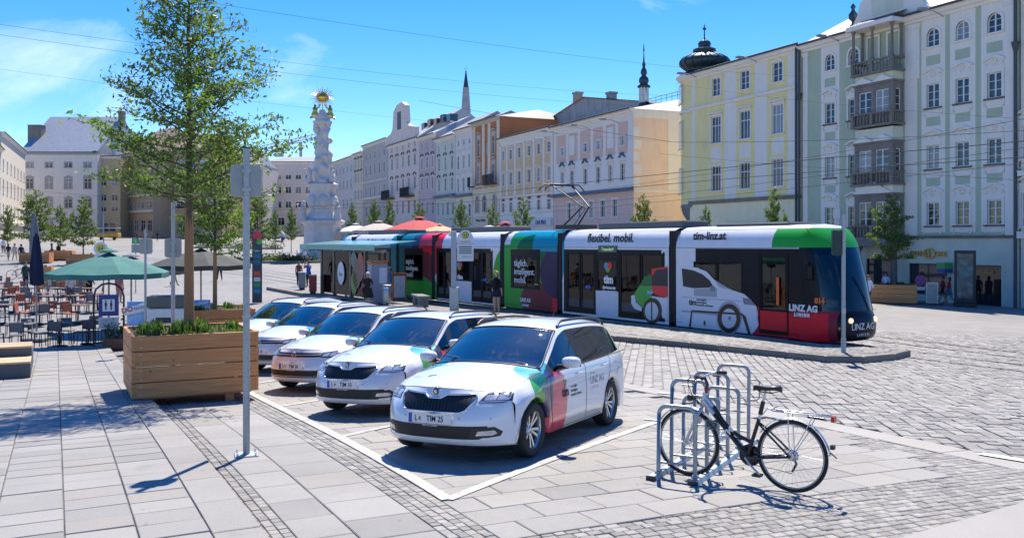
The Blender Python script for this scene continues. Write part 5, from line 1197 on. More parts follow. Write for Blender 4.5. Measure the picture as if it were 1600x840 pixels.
# ================================================================== cars
def hermite(tab):
    xs = np.array([a for a, _ in tab], float); ys = np.array([b for _, b in tab], float); d = np.diff(ys)/np.diff(xs); m = np.zeros(len(xs))
    m[0], m[-1] = d[0], d[-1]
    for i in range(1, len(xs)-1): m[i] = 0 if d[i-1]*d[i] <= 0 else 2*d[i-1]*d[i]/(d[i-1]+d[i])
    def f(x):
        x = min(max(x, xs[0]), xs[-1]); i = min(int(np.searchsorted(xs, x, 'right'))-1, len(xs)-2); h = xs[i+1]-xs[i]; t = (x-xs[i])/h
        return float((1+2*t)*(1-t)**2*ys[i]+t*(1-t)**2*h*m[i]+t*t*(3-2*t)*ys[i+1]+t*t*(t-1)*h*m[i+1])
    return f
CARPAINT = None
def car_paint():
    m = raw('white car paint', (.74,.74,.745), .28); t = NT(m); t.b.inputs['Coat Weight'].default_value = .8; t.b.inputs['Coat Roughness'].default_value = .03
    sx = t.new('ShaderNodeSeparateXYZ'); t.l(t.obj(), sx.inputs[0]); X, Y, Z = sx.outputs[0], t.math('ABSOLUTE', sx.outputs[1]), sx.outputs[2]
    def ball(cx, cy, cz, rr, kz=1.):
        a, b, c = t.math('SUBTRACT', X, cx), t.math('SUBTRACT', Y, cy), t.math('MULTIPLY', t.math('SUBTRACT', Z, cz), kz)
        return t.math('LESS_THAN', t.math('ADD', t.math('ADD', t.math('MULTIPLY', a, a), t.math('MULTIPLY', b, b)), t.math('MULTIPLY', c, c)), rr*rr)
    cy, gr, rd = ball(1.17, .72, .90, .27), ball(1.08, .86, .66, .27, .9), ball(1.42, .86, .54, .34, .8)
    c = t.mix(cy, (.74,.74,.745), C('#19a7bd')); c = t.mix(gr, c, C('#4aa52c')); c = t.mix(t.math('MULTIPLY', cy, gr), c, C('#14623f'))
    c = t.mix(rd, c, C('#e2465c')); c = t.mix(t.math('MULTIPLY', rd, gr), c, C('#3b2f57')); c = t.mix(t.math('MULTIPLY', rd, cy), c, C('#2f3564'))
    c = t.mix(1, c, t.ramp(t.noise(2.2, 5, .6, t.obj()), [(.3, .95), (.6, 1.)]), 'MULTIPLY')
    t.l(c, t.b.inputs['Base Color']); return m
def make_car(kind):
    """a small estate car; x runs from the nose to the tail, z up"""
    global CARPAINT
    if CARPAINT is None: CARPAINT = car_paint()
    AX = (.86, 3.36); RW, RA = .305, .352
    xc_ = hermite([(.44,.15),(.55,.34),(.72,.60),(.98,.90),(1.28,1.13),(1.62,1.50),(2.0,1.88),(2.3,2.28),(3.6,3.62),(3.95,4.05),(4.12,4.26)])
    zt = hermite([(.15,.80),(.4,.872),(.8,.945),(1.13,.998),(1.32,1.105),(1.55,1.235),(1.88,1.385),(2.1,1.435),(2.5,1.468),(3.0,1.463),(3.5,1.44),(3.9,1.395),(4.05,1.32),(4.26,.95)])
    z2 = hermite([(.44,.752),(.72,.825),(.98,.882),(1.28,.935),(1.62,1.135),(2.0,1.335),(2.3,1.392),(3.0,1.40),(3.6,1.375),(3.95,1.28),(4.12,1.0)])
    y2 = hermite([(.44,.60),(.72,.665),(1.28,.70),(1.62,.655),(2.0,.59),(2.3,.57),(3.5,.56),(3.95,.55),(4.12,.55)])
    z3 = hermite([(.44,.745),(.72,.815),(.98,.87),(1.28,.915),(1.62,1.085),(2.0,1.285),(2.3,1.345),(3.0,1.352),(3.6,1.325),(3.95,1.22),(4.12,.98)])
    y3 = hermite([(.44,.665),(.72,.725),(1.28,.745),(1.62,.70),(2.0,.635),(2.3,.615),(3.5,.605),(3.95,.60),(4.12,.60)])
    z4 = hermite([(.44,.73),(.72,.797),(1.28,.878),(1.62,.895),(2.5,.925),(3.5,.965),(3.95,.985),(4.12,.93)])
    y4 = hermite([(.44,.715),(.72,.772),(1.28,.805),(2.0,.818),(3.4,.808),(3.95,.74),(4.12,.66)])
    y5 = hermite([(.44,.755),(.72,.822),(1.28,.848),(3.4,.85),(3.95,.79),(4.12,.70)])
    y7 = hermite([(.44,.80),(.72,.852),(1.28,.858),(3.4,.862),(3.95,.82),(4.12,.74)])
    xs = sorted({round(v, 4) for v in list(np.arange(.44, 4.121, .046))+[a+q for a in AX for q in (-RA, RA, -RA+.012, RA-.012, -RA+.03, RA-.03)]+[4.12, 1.28, 2.0]})
    FR = [0, .2, .4, .6, .8, .93, 1.]
    rings = []
    for xo in xs:
        xc = xc_(xo); zc = zt(xc); Y2, Z2 = y2(xo), z2(xo); ring = []
        for f in FR: ring.append((xc+(xo-xc)*f**2, Y2*f, zc-(zc-Z2)*f**2.3))
        arch = 0
        for a in AX:
            if abs(xo-a) <= RA: arch = RW+math.sqrt(max(0, RA*RA-(xo-a)**2))
        b = max(.215, arch); fl = .012 if arch > .3 else 0
        Z4 = z4(xo); z5 = Z4-.055; z6 = max(.60, min(z5-.04, b+.10)) if arch > .45 else (.60 if z5 > .66 else z5-.05); z7 = max(.40, min(z6-.03, b+.045))
        ring += [(xo, y3(xo), z3(xo)), (xo, y4(xo), Z4), (xo, y5(xo), z5), (xo, y7(xo)-.006, (z5+z6)/2), (xo, y7(xo)+.002, z6), (xo, y7(xo)+fl, z7), (xo, y7(xo)-.012+fl, b), (xo, y7(xo)-.07, b+.005), (xo, .58, max(.2, b-.02))]
        rings.append(ring)
    n0 = len(FR); I3, I4 = n0, n0+1; NR = len(rings[0])
    body = MB(); groups = {}
    def put(mb, q, s): mb.add([(x, s*y, z) for x, y, z in q], [(0, 1, 2, 3) if s > 0 else (3, 2, 1, 0)], 0, True)
    win = {'windscreen': MB(), 'tail': MB()}
    sides = {}
    def side_part(xm):
        for nm, a, b in (('front_door_window', 1.43, 2.34), ('rear_door_window', 2.44, 3.24), ('quarter_window', 3.30, 3.84)):
            if a < xm < b: return nm
        return 'pillar' if 1.38 < xm < 3.88 else None
    for i in range(len(xs)-1):
        xm = (xs[i]+xs[i+1])/2
        for k in range(NR-1):
            for s in (1, -1):
                q = [rings[i][k], rings[i+1][k], rings[i+1][k+1], rings[i][k+1]]
                if k < n0-1 and 1.28 <= xs[i] and xs[i+1] <= 2.0+1e-6: put(win['windscreen'], q, s)
                elif k < n0-1 and 3.9 < xs[i] : put(win['tail'] if 3.96 < xs[i] < 4.06 else body, q, s)
                elif k == I3 and side_part(xm): sides.setdefault((side_part(xm), s), MB()); put(sides[side_part(xm), s], q, s)
                else: put(body, q, s)
    # tail closure
    last = rings[-1]; V = [(x, y, z) for x, y, z in last]+[(x, -y, z) for x, y, z in last[::-1]]; body.add(V, [tuple(range(len(V)))], 0)
    # nose skin: a height field over (y, z)
    r0 = rings[0]
    zt0 = hermite([(0,.80),(.3,.79),(.6,.752),(.665,.745),(.715,.73),(.755,.675),(.79,.56),(.80,.40)]); xt0 = lambda y: .15+.29*min(1, abs(y)/.6)**2
    x0z = hermite([(.2,.10),(.24,.055),(.30,.02),(.42,.0),(.50,.005),(.56,.03),(.66,.062),(.74,.095),(.80,.15)])
    ys = np.concatenate([np.linspace(0, .60, 15), np.linspace(.625, .80, 9)])
    for s in (1, -1):
        rows = []
        for y in ys:
            top = zt0(y); col = []
            for f in np.linspace(0, 1, 15):
                z = .215+(top-.215)*f; x = x0z(z)+(.44-x0z(z))*(y/.80)**3.3
                w = f**7; col.append((x*(1-w)+xt0(y)*w, s*y, z))
            rows.append(col)
        body.grid(rows, 0, True, flip=(s < 0))
        body.add([(c[0][0], c[0][1], c[0][2]) for c in rows]+[(c[0][0]+.12, c[0][1]*.98, .19) for c in rows], [((j, j+1, len(rows)+j+1, len(rows)+j) if s < 0 else (len(rows)+j, len(rows)+j+1, j+1, j)) for j in range(len(rows)-1)], 0)
    root = empty('car')
    bo = body.build('body', CARPAINT, root, recalc=False)
    bm = bmesh.new(); bm.from_mesh(bo.data); bmesh.ops.remove_doubles(bm, verts=bm.verts, dist=.0008); bmesh.ops.recalc_face_normals(bm, faces=bm.faces); bm.to_mesh(bo.data); bm.free()
    for p in bo.data.polygons: p.use_smooth = True
    tree = BVHTree.FromPolygons([v.co for v in bo.data.vertices], [list(p.vertices) for p in bo.data.polygons])
    CG = glass_clear('car glass', (.80,.86,.90), .85, .01, 1.15, .30, (1,.90,.76)); DGl = glass_clear('dark car glass', (.5,.58,.58), .30, .01, 1.2)
    win['windscreen'].build('windscreen', CG, root, recalc=True); win['tail'].build('rear_window', DGl, root, recalc=True)
    for (nm, s), mb in sides.items(): mb.build(nm, BLACK if nm == 'pillar' else DGl, root, recalc=True)
    # shut lines of the bonnet and the seal round the windscreen
    for s in (1, -1):
        MB().tube([(xt0(y)+.004, s*y, zt0(y)+.001) for y in np.linspace(0, .665, 16)]+[(x_+.0, s*(y3(x_)-.004), z3(x_)+.001) for x_ in np.linspace(.46, 1.28, 16)], .0045, 4).build('bonnet_gap', BLACK, root)
        ib, it = xs.index(1.28), xs.index(2.0)
        MB().tube([(x_, s*y_, z_+.002) for x_, y_, z_ in rings[ib][:n0]]+[(rings[i][n0-1][0], s*rings[i][n0-1][1], rings[i][n0-1][2]+.002) for i in range(ib, it+1)]+[(x_, s*y_, z_+.002) for x_, y_, z_ in rings[it][:n0][::-1]], .011, 5).build('windscreen_seal', BLACK, root)
    # --- things laid on the skin
    def fx(y, z, off=.004):
        h = tree.ray_cast(Vector((-1, y, z)), Vector((1, 0, 0))); return (h[0].x-off) if h[0] else .44
    def sy(x, z, s=-1, off=.003):
        h = tree.ray_cast(Vector((x, s*2, z)), Vector((0, -s, 0))); return (h[0].y+s*off) if h[0] else s*.85
    def face_patch(poly, m, name, off=.004, par=root, step=.02, rows=5):
        yy = [p[0] for p in poly]; a, b = min(yy), max(yy); n = max(2, int((b-a)/step)); mb = MB(); R_ = []
        for i in range(n+1):
            y = min(max(a+(b-a)*i/n, a+1e-5), b-1e-5); zs = []
            for j in range(len(poly)):
                (y0, z0), (y1, z1) = poly[j-1], poly[j]
                if (y0-y)*(y1-y) <= 0 and abs(y1-y0) > 1e-9: zs.append(z0+(z1-z0)*(y-y0)/(y1-y0))
            lo, hi = min(zs), max(zs); R_.append([(fx(y, lo+(hi-lo)*k/rows, off), y, lo+(hi-lo)*k/rows) for k in range(rows+1)])
        mb.grid(R_, 0, True); return mb.build(name, m, par, recalc=True)
    def face_line(pts, w, m, name, off=.006, closed=False, par=root, n=5):
        P_ = []
        L_ = list(zip(pts, pts[1:]+pts[:1])) if closed else list(zip(pts[:-1], pts[1:]))
        for a, b in L_:
            k_ = max(1, int(math.hypot(b[0]-a[0], b[1]-a[1])/.03))
            for k in range(k_): y = a[0]+(b[0]-a[0])*k/k_; z = a[1]+(b[1]-a[1])*k/k_; P_.append((fx(y, z, off), y, z))
        if not closed: P_.append((fx(*pts[-1], off), *pts[-1]))
        return MB().tube(P_, w, n, closed=closed).build(name, m, par)
    def side_line(pts, w, m, name, s=-1, off=.0, par=root):
        P_ = []
        for a, b in zip(pts[:-1], pts[1:]):
            k_ = max(1, int(math.hypot(b[0]-a[0], b[1]-a[1])/.05))
            for k in range(k_+1): x = a[0]+(b[0]-a[0])*k/k_; z = a[1]+(b[1]-a[1])*k/k_; P_.append((x, sy(x, z, s, off), z))
        return MB().tube(P_, w, 4).build(name, m, par)
    mir = lambda poly: [(-y, z) for y, z in poly][::-1]
    LENS = mat('headlight clear', (.55,.58,.62), .08, .55, var=.25, scale=26); LENSD = mat('headlight dark', (.06,.065,.075), .15, .3, var=.4, scale=30)
    if kind == 'estate':
        gp = [(-.46,.705),(-.43,.745),(-.14,.738),(-.075,.70),(.075,.70),(.14,.738),(.43,.745),(.46,.705),(.38,.582),(.32,.56),(-.32,.56),(-.38,.582)]
        gr = face_patch(gp, BLACK, 'grille', .004); face_line(gp, .011, CHROME, 'chrome_surround', .008, True, gr)
        for k in range(21):
            y = -.405+.81*k/20; za = .572 if abs(y) < .34 else .60; zb_ = .725 if abs(y) > .13 else .69
            MB().tube([(fx(y, za, .012), y, za), (fx(y, zb_, .012), y, zb_)], .0045, 4).build('grille_slat', DARKMETAL, gr)
        for s in (1, -1):
            pl = [(.485,.662),(.52,.748),(.70,.765),(.755,.735),(.765,.672),(.70,.655)]
            h = face_patch(pl if s > 0 else mir(pl), LENSD, 'headlight', .006)
            for a, b, z0, z1, m_ in ((.53,.63,.685,.735,LENS),(.64,.74,.685,.742,LENS),(.50,.75,.666,.678,LENS)):
                q = [(a, z0), (a, z1), (b, z1), (b, z0)]; face_patch(q if s > 0 else mir(q), m_, 'reflector', .010, h, .02, 2)
            q = [(.43,.30),(.47,.40),(.66,.415),(.72,.36),(.70,.315),(.6,.30)]; f_ = face_patch(q if s > 0 else mir(q), BLACK, 'fog_lamp_recess', .005)
            q = [(.50,.325),(.52,.372),(.66,.378),(.68,.345),(.64,.325)]; face_patch(q if s > 0 else mir(q), LENS, 'fog_lamp', .010, f_, .02, 2)
        face_patch([(-.62,.33),(-.60,.425),(.60,.425),(.62,.33),(.52,.285),(-.52,.285)], mat('intake mesh', (.012,.012,.013), .6, var=.5, scale=90), 'lower_intake', .003)
        zbdg = .765; pz = .492
    else:
        gp = [(-.53,.655),(-.50,.738),(.50,.738),(.53,.655)]
        gr = face_patch(gp, BLACK, 'grille', .004); face_line([(-.51,.698),(.51,.698)], .007, CHROME, 'chrome_bar', .008, False, gr); face_line([(-.53,.655),(.53,.655)], .007, CHROME, 'chrome_bar', .008, False, gr)
        for s in (1, -1):
            pl = [(.50,.655),(.50,.740),(.66,.765),(.74,.735),(.772,.65),(.68,.645)]; h = face_patch(pl if s > 0 else mir(pl), LENSD, 'headlight', .006)
            for a, b, z0, z1 in ((.53,.61,.672,.725),(.63,.73,.672,.738)): q = [(a, z0), (a, z1), (b, z1), (b, z0)]; face_patch(q if s > 0 else mir(q), LENS, 'reflector', .010, h, .02, 2)
        face_patch([(-.66,.34),(-.60,.43),(.60,.43),(.66,.34),(.60,.295),(-.60,.295)], mat('intake mesh', (.012,.012,.013), .6, var=.5, scale=90), 'lower_intake', .003)
        face_line([(-.62,.32),(.62,.32)], .006, CHROME, 'chrome_bar', .006); zbdg = .698; pz = .50
    face_line([(-.70,.27),(-.5,.262),(.5,.262),(.70,.27)], .010, CARPAINT, 'bumper_lip', -.004)
    # badge
    bx_ = fx(0, zbdg, .012); m_ = MB(); m_.lathe([(.001,.012),(.03,.012),(.036,.008),(.042,.006),(.047,0)], 18, 0, Matrix.Translation((bx_, 0, zbdg)) @ Matrix.Rotation(-math.pi/2, 4, 'Y')); bd = m_.build('badge', mat('badge dark', (.05,.07,.06), .25, .6), root)
    MB().tube([(bx_-.004, .043*math.cos(2*math.pi*k/18), zbdg+.043*math.sin(2*math.pi*k/18)) for k in range(18)], .005, 5, closed=True).build('badge_ring', CHROME, bd)
    if kind == 'estate': MB().prism([(-.02,-.02),(.02,-.012),(.016,.018),(-.004,.024),(-.022,.008)], 0, .006, 0, Matrix.Translation((bx_-.01, 0, zbdg)) @ Matrix.Rotation(-math.pi/2, 4, 'Y')).build('badge_mark', CHROME, bd)
    else:
        for s in (1, -1):
            MB().tube([(bx_-.015, s*.020, zbdg+.033), (bx_-.015, 0, zbdg+.006)], .004, 4).build('badge_mark', CHROME, bd); MB().tube([(bx_-.015, s*.034, zbdg+.015), (bx_-.015, s*.015, zbdg-.03), (bx_-.015, 0, zbdg-.004)], .004, 4).build('badge_mark', CHROME, bd)
    # parking sensors
    for y in (-.62, -.33, .33, .62): MB().lathe([(.001,.003),(.010,.003),(.012,0)], 10, 0, Matrix.Translation((fx(y, .50, .0), y, .50)) @ Matrix.Rotation(-math.pi/2, 4, 'Y')).build('sensor', mat('sensor grey', (.45,.45,.45), .4), root)
    for s in (-1, 1):
        for pts in ([(1.30,.87),(1.27,.62),(1.34,.25)], [(2.385,.92),(2.39,.5),(2.38,.24)], [(3.30,.95),(3.27,.75),(3.05,.50),(2.98,.24)], [(1.36,.235),(2.98,.235)]): side_line(pts, .005, BLACK, 'door_seam', s, -.001)
        side_line([(1.40,.665),(2.0,.685),(3.0,.72),(4.0,.745)], .006, CARPAINT, 'side_crease', s, -.001)
        for x, z in ((2.16,.815),(3.06,.845)):
            y = sy(x, z, s, 0); MB().tube([(x-.09, y+s*.008, z), (x-.06, y+s*.030, z+.004), (x+.07, y+s*.030, z+.008), (x+.10, y+s*.006, z+.008)], [.008,.012,.012,.008], 6).build('door_handle', CARPAINT, root)
        # mirror
        mb = MB(); c = (1.56, s*.985, 1.0); n_ = 12
        prof = [(.0, .02), (.035, .07), (.08, .095), (.13, .10), (.16, .085)]
        rr = []
        for t_, q in [(-.07, .25), (-.055, .7), (-.02, .95), (.03, 1.0), (.07, .93), (.085, .85)]:
            rr.append([(c[0]+t_, c[1]+s*(.115*q)*math.copysign(abs(math.cos(a))**.75, math.cos(a)), c[2]+.068*q*math.copysign(abs(math.sin(a))**.8, math.sin(a))) for a in [2*math.pi*k/n_ for k in range(n_+1)]])
        mb.grid(rr, 0, True); mb.add(rr[0], [tuple(range(n_))]); mr = mb.build('wing_mirror', CARPAINT, root, recalc=True)
        MB().tube([(1.60, s*.80, .935), (1.585, s*.87, .945), (1.57, s*.95, .955)], [.03,.028,.03], 8).bx(1.645, min(s*.885, s*1.08), .945, 1.65, max(s*.885, s*1.08), 1.055).build('mirror_foot', BLACK, mr)
        # roof rail
        P_ = []
        for x in np.linspace(2.12, 3.86, 22):
            lift = .048*min(1, (x-2.10)/.14, (3.89-x)/.14); P_.append((x, s*(y2(x)-.015), z2(x)+.012+lift))
        MB().tube(P_, .017, 7).build('roof_rail', BLACK, root)
        side_line([(1.44,.897),(2.4,.93),(3.3,.962),(3.86,.985)], .007, BLACK, 'window_trim', s, .002)
        # wheel housings
        for a in AX:
            mb = MB(); N = 14; rows = []
            for k in range(N+1):
                an = math.pi*k/N; rows.append([(a+(RA+.004)*math.cos(an), s*yy, RW+(RA+.004)*math.sin(an)) for yy in (.845, .56)])
            mb.grid(rows, 0, True); mb.add([r_[1] for r_ in rows], [tuple(range(N+1))]); mb.build('wheel_housing', BLACK, root)
    # underside, cabin floor, seats, dash, steering wheel
    MB().bx(.46, -.56, .19, 4.0, .56, .24).bx(1.22, -.76, .24, 3.0, .76, .27).bx(.3, -.5, .2, .5, .5, .6).bx(1.25, -.73, .27, 1.32, .73, .93).build('floor', BLACK, root)
    DASH = mat('dashboard grey', (.16,.165,.18), .7); SEAT = mat('car seat', (.12,.125,.14), .85, var=.2, scale=20)
    MB().bev((1.52, 0, .90), (.46, 1.40, .15), .05).build('dashboard', DASH, root)
    MB().bev((1.42, -.30, 1.005), (.10, .17, .01), .003).build('parking_disc', mat('paper white', (.7,.7,.7), .7), root)
    for s in (-1, 1):
        st = empty('car_seat'); st.parent = root; y = s*.36
        MB().bev((2.16, y, .52), (.5, .48, .16), .05).build('seat_cushion', SEAT, st); MB().bev((2.46, y, .84), (.14, .46, .58), .05, M=Matrix.Translation((2.46, y, .84)) @ Matrix.Rotation(R(14), 4, 'Y') @ Matrix.Translation((-2.46, -y, -.84))).build('seat_back', SEAT, st)
        MB().bev((2.55, y, 1.21), (.09, .25, .17), .035).build('headrest', SEAT, st)
        MB().bev((3.30, y, .82), (.14, .60, .62), .05).build('rear_seat_back', SEAT, st); MB().bev((3.36, y, 1.16), (.08, .24, .14), .03).build('headrest', SEAT, st)
    sw = MB(); Ms = Matrix.Translation((1.80, -.36, .93)) @ Matrix.Rotation(R(-66), 4, 'Y'); sw.tube([(.185*math.cos(2*math.pi*k/24), .185*math.sin(2*math.pi*k/24), 0) for k in range(24)], .015, 6, closed=True, M=Ms)
    for a in (0, 120, 240): sw.tube([(0,0,0), (.18*math.cos(R(a+90)), .18*math.sin(R(a+90)), 0)], .014, 5, M=Ms)
    sw.sphere((0,0,0), (.06,.06,.03), 10, 6, 0, Ms); sw.build('steering_wheel', BLACK, root)
    MB().bev((1.98, 0, 1.305), (.03, .22, .055), .012).build('rear_view_mirror', BLACK, root)
    for a, b in (((1.24,-.55,.985),(1.34,.10,1.075)), ((1.22,.0,.99),(1.30,.58,1.045))): MB().tube([a, b], .008, 5).build('wiper', BLACK, root)
    ya = 0; MB().tube([(3.3,0,1.45),(3.45,0,1.62)], [.006,.003], 5).build('aerial', BLACK, root)
    # wheels
    ty = MB(); ty.lathe([(.205,-.085),(.25,-.098),(.285,-.095),(.302,-.075),(.305,-.04),(.305,.04),(.302,.075),(.285,.095),(.25,.098),(.205,.085)], 36)
    for k in (-.045, -.015, .015, .045): ty.lathe([(.3035, k-.004), (.296, k), (.3035, k+.004)], 36)
    tyd = ty.data('tyre', RUBBER)
    rm = MB(); rm.lathe([(.225,-.08),(.208,-.07),(.200,.02),(.205,.060),(.214,.078),(.222,.080),(.222,.06)], 36, 0); rm.lathe([(.001,.045),(.03,.045),(.034,.035),(.06,.03),(.062,-.02)], 20, 0); rm.lathe([(.001,-.04),(.20,-.04)], 30, 1)
    for k in range(10):
        a = 2*math.pi*k/10+(.09 if k % 2 else -.09); Mk = Matrix.Rotation(a, 4, 'Z')
        V = [(.045,-.012,.012),(.045,.012,.012),(.045,.012,.036),(.045,-.012,.036),(.213,-.017,.035),(.213,.017,.035),(.213,.017,.066),(.213,-.017,.066)]
        rm.add(V, [(0,1,2,3),(7,6,5,4),(0,4,5,1),(1,5,6,2),(2,6,7,3),(3,7,4,0)], 0, False, Mk)
    rmd = rm.data('rim', [mat('alloy', (.62,.63,.65), .28, .85, var=.05), BLACK], True)
    dm = MB().lathe([(.001,0),(.14,0),(.14,-.02),(.001,-.02)], 24).data('brake_disc', mat('brake disc', (.2,.19,.18), .4, .8))
    for a in AX:
        for s in (-1, 1):
            w = empty('wheel', (a, s*.745, RW)); w.parent = root; w.rotation_euler = (math.pi/2*(1 if s < 0 else -1), 0, 0)
            link('tyre', tyd, w); link('rim', rmd, w); link('brake_disc', dm, w, (0, 0, .0))
    # logos on the doors (on the seen side), conformed to the skin
    def skin_text(t, size, x, z, m, name='lettering', align='LEFT', bold=.0, spacing=1.):
        me = text_mesh(t, size, .0005, align, bold, 1., spacing); me.transform(Matrix.Translation((x, 0, z)) @ Matrix.Rotation(math.pi/2, 4, 'X'))
        for v in me.vertices: v.co.y = sy(v.co.x, v.co.z, -1, .003)
        me.materials.clear(); me.materials.append(m); return link(name, me, root)
    ink = mat('print ink', (.01,.01,.012), .4); gink = mat('grey print', (.22,.22,.23), .5)
    skin_text('tim', .155, 1.60, .585, ink, bold=.006)
    for k, w in enumerate(('umsteigen.', 'einsteigen.', 'umwelt schonen.')): skin_text(w, .052, 1.87, .665-.052*k, ink, bold=.001)
    skin_text('Ein Service der', .032, 2.53, .765, gink); skin_text('LINZ AG', .13, 2.53, .645, gink, bold=-.001); skin_text('LINIEN', .045, 2.53, .575, mat('red grey print', (.35,.2,.2), .5), spacing=2.2)
    for dx, dz, cc in ((-.022,.025,'#19a7bd'),(.022,.025,'#e2465c'),(0,-.008,'#4aa52c')):
        mb = MB(); V = [(1.705+dx+.026*math.cos(2*math.pi*k/14), 0, .73+dz+.026*math.sin(2*math.pi*k/14)) for k in range(14)]; V = [(x, sy(x, z, -1, .003+.001*(dz < 0)), z) for x, _, z in V]; mb.add(V, [tuple(range(14))]); mb.build('logo_dot', mat('dot '+cc, cc, .4), root)
    me = text_mesh('tim', .085, .0005, 'CENTER', .002); me.transform(Matrix.Translation((.52, .30, 0)) @ Matrix.Rotation(-math.pi/2, 4, 'Z'))
    for v in me.vertices:
        h = tree.ray_cast(Vector((v.co.x, v.co.y, 3)), Vector((0, 0, -1))); v.co.z = (h[0].z if h[0] else .9)+.003
    me.materials.clear(); me.materials.append(mat('bonnet print', (.16,.2,.18), .5)); link('lettering', me, root)
    root['pz'] = pz
    return root, fx(0, pz, .02), pz
def plate(root, x, z, txt):
    w = MB(); w.bev((x-.004, 0, z), (.008, .53, .115), .003); pl = w.build('number_plate', mat('plate white', (.72,.72,.70), .4, var=.06), root)
    MB().bx(x-.010, .215, z-.05, x-.0085, .258, z+.05).build('plate_band', mat('plate blue', (.02,.08,.42), .4), pl)
    for dz in (.0535, -.0535): MB().bx(x-.0095, -.255, z+dz-.002, x-.0085, .255, z+dz+.002).build('plate_edge', mat('plate red', (.5,.04,.03), .4), pl)
    a, b = txt
    M0 = lambda y: Matrix.Translation((x-.0090, y, z-.029)) @ Matrix.Rotation(-math.pi/2, 4, 'Z') @ Matrix.Rotation(math.pi/2, 4, 'X')
    lettering(a, .088, M0(.165), mat('plate ink', (.01,.01,.01), .5), pl, depth=.001, bold=.0015, align='CENTER', sx=.82)
    lettering(b, .088, M0(-.07), mat('plate ink', (.01,.01,.01), .5), pl, depth=.001, bold=.0015, align='CENTER', sx=.82)
    MB().prism([(-.014,.022),(.014,.022),(.014,-.008),(0,-.024),(-.014,-.008)], 0, .001, 0, Matrix.Translation((x-.0095, .118, z)) @ Matrix.Rotation(-math.pi/2, 4, 'Y') @ Matrix.Rotation(math.pi/2, 4, 'Z')).build('plate_crest', mat('crest', (.42,.2,.06), .5), pl)
    lettering('LINZ AG LINIEN', .026, Matrix.Translation((x+.002, 0, z-.082)) @ Matrix.Rotation(-math.pi/2, 4, 'Z') @ Matrix.Rotation(math.pi/2, 4, 'X'), mat('white print', (.75,.75,.77), .4, var=.02), pl, depth=.001)
def place_car(o, x, y, az):
    """x, y: where the seen front wheel meets the ground"""
    fx_, fy_ = math.sin(R(az)), math.cos(R(az)); rz = math.atan2(fy_, fx_)
    # local (AX0, -.745) -> (x, y)
    c, s = math.cos(rz), math.sin(rz); ox = x-(c*.86+s*.745); oy = y-(s*.86-c*.745)
    P3 = [(c*a-s*b+ox, s*a+c*b+oy) for a, b in ((.86,-.745),(.86,.745),(3.36,-.745),(3.36,.745))]; Zs = [g(*p) for p in P3]
    pf = Zs[0]*.5+Zs[1]*.5; pb = Zs[2]*.5+Zs[3]*.5; pitch = math.atan2(pf-pb, 2.5); roll = math.atan2(((Zs[1]+Zs[3])-(Zs[0]+Zs[2]))/2, 1.49)
    M = Matrix.Translation((ox, oy, 0)) @ Matrix.Rotation(rz, 4, 'Z') @ Matrix.Rotation(pitch, 4, 'Y') @ Matrix.Rotation(roll, 4, 'X')
    q = M @ Vector((.86, -.745, 0)); M.translation.z += Zs[0]-q.z+.004; o.matrix_world = M
CAR_A, pxa, pza = make_car('estate'); CAR_V, pxv, pzv = make_car('hatch')
c1, c2, c3, c4, c5 = CAR_A, copy_tree(CAR_A), CAR_V, copy_tree(CAR_V), copy_tree(CAR_A)
for o, k, txt, lab in ((c1, 0, ('L', 'TIM 25'), 'nearest parked white estate car, plate L TIM 25, colourful circles on its wing'), (c2, 1, ('L', 'TIM 10'), 'white estate car with slatted grille and plate L TIM 10, second of the parked row'), (c3, 2, ('L', 'TIM 20'), 'white estate car with slim grille and plate L TIM 20, third of the parked row'), (c4, 3, ('L', 'TIM 18'), 'white car half hidden by the wooden planter, fourth of the parked row'), (c5, 4, ('L', 'TIM 12'), 'farthest white car of the parked row, only roof and windscreen showing')):
    tag(o, lab, 'car', 'white cars parked in a row')
    plate(o, pxa if o in (c1, c2, c5) else pxv, pza if o in (c1, c2, c5) else pzv, txt)
    place_car(o, .17-1.56*k, 10.02+3.32*k, 26)
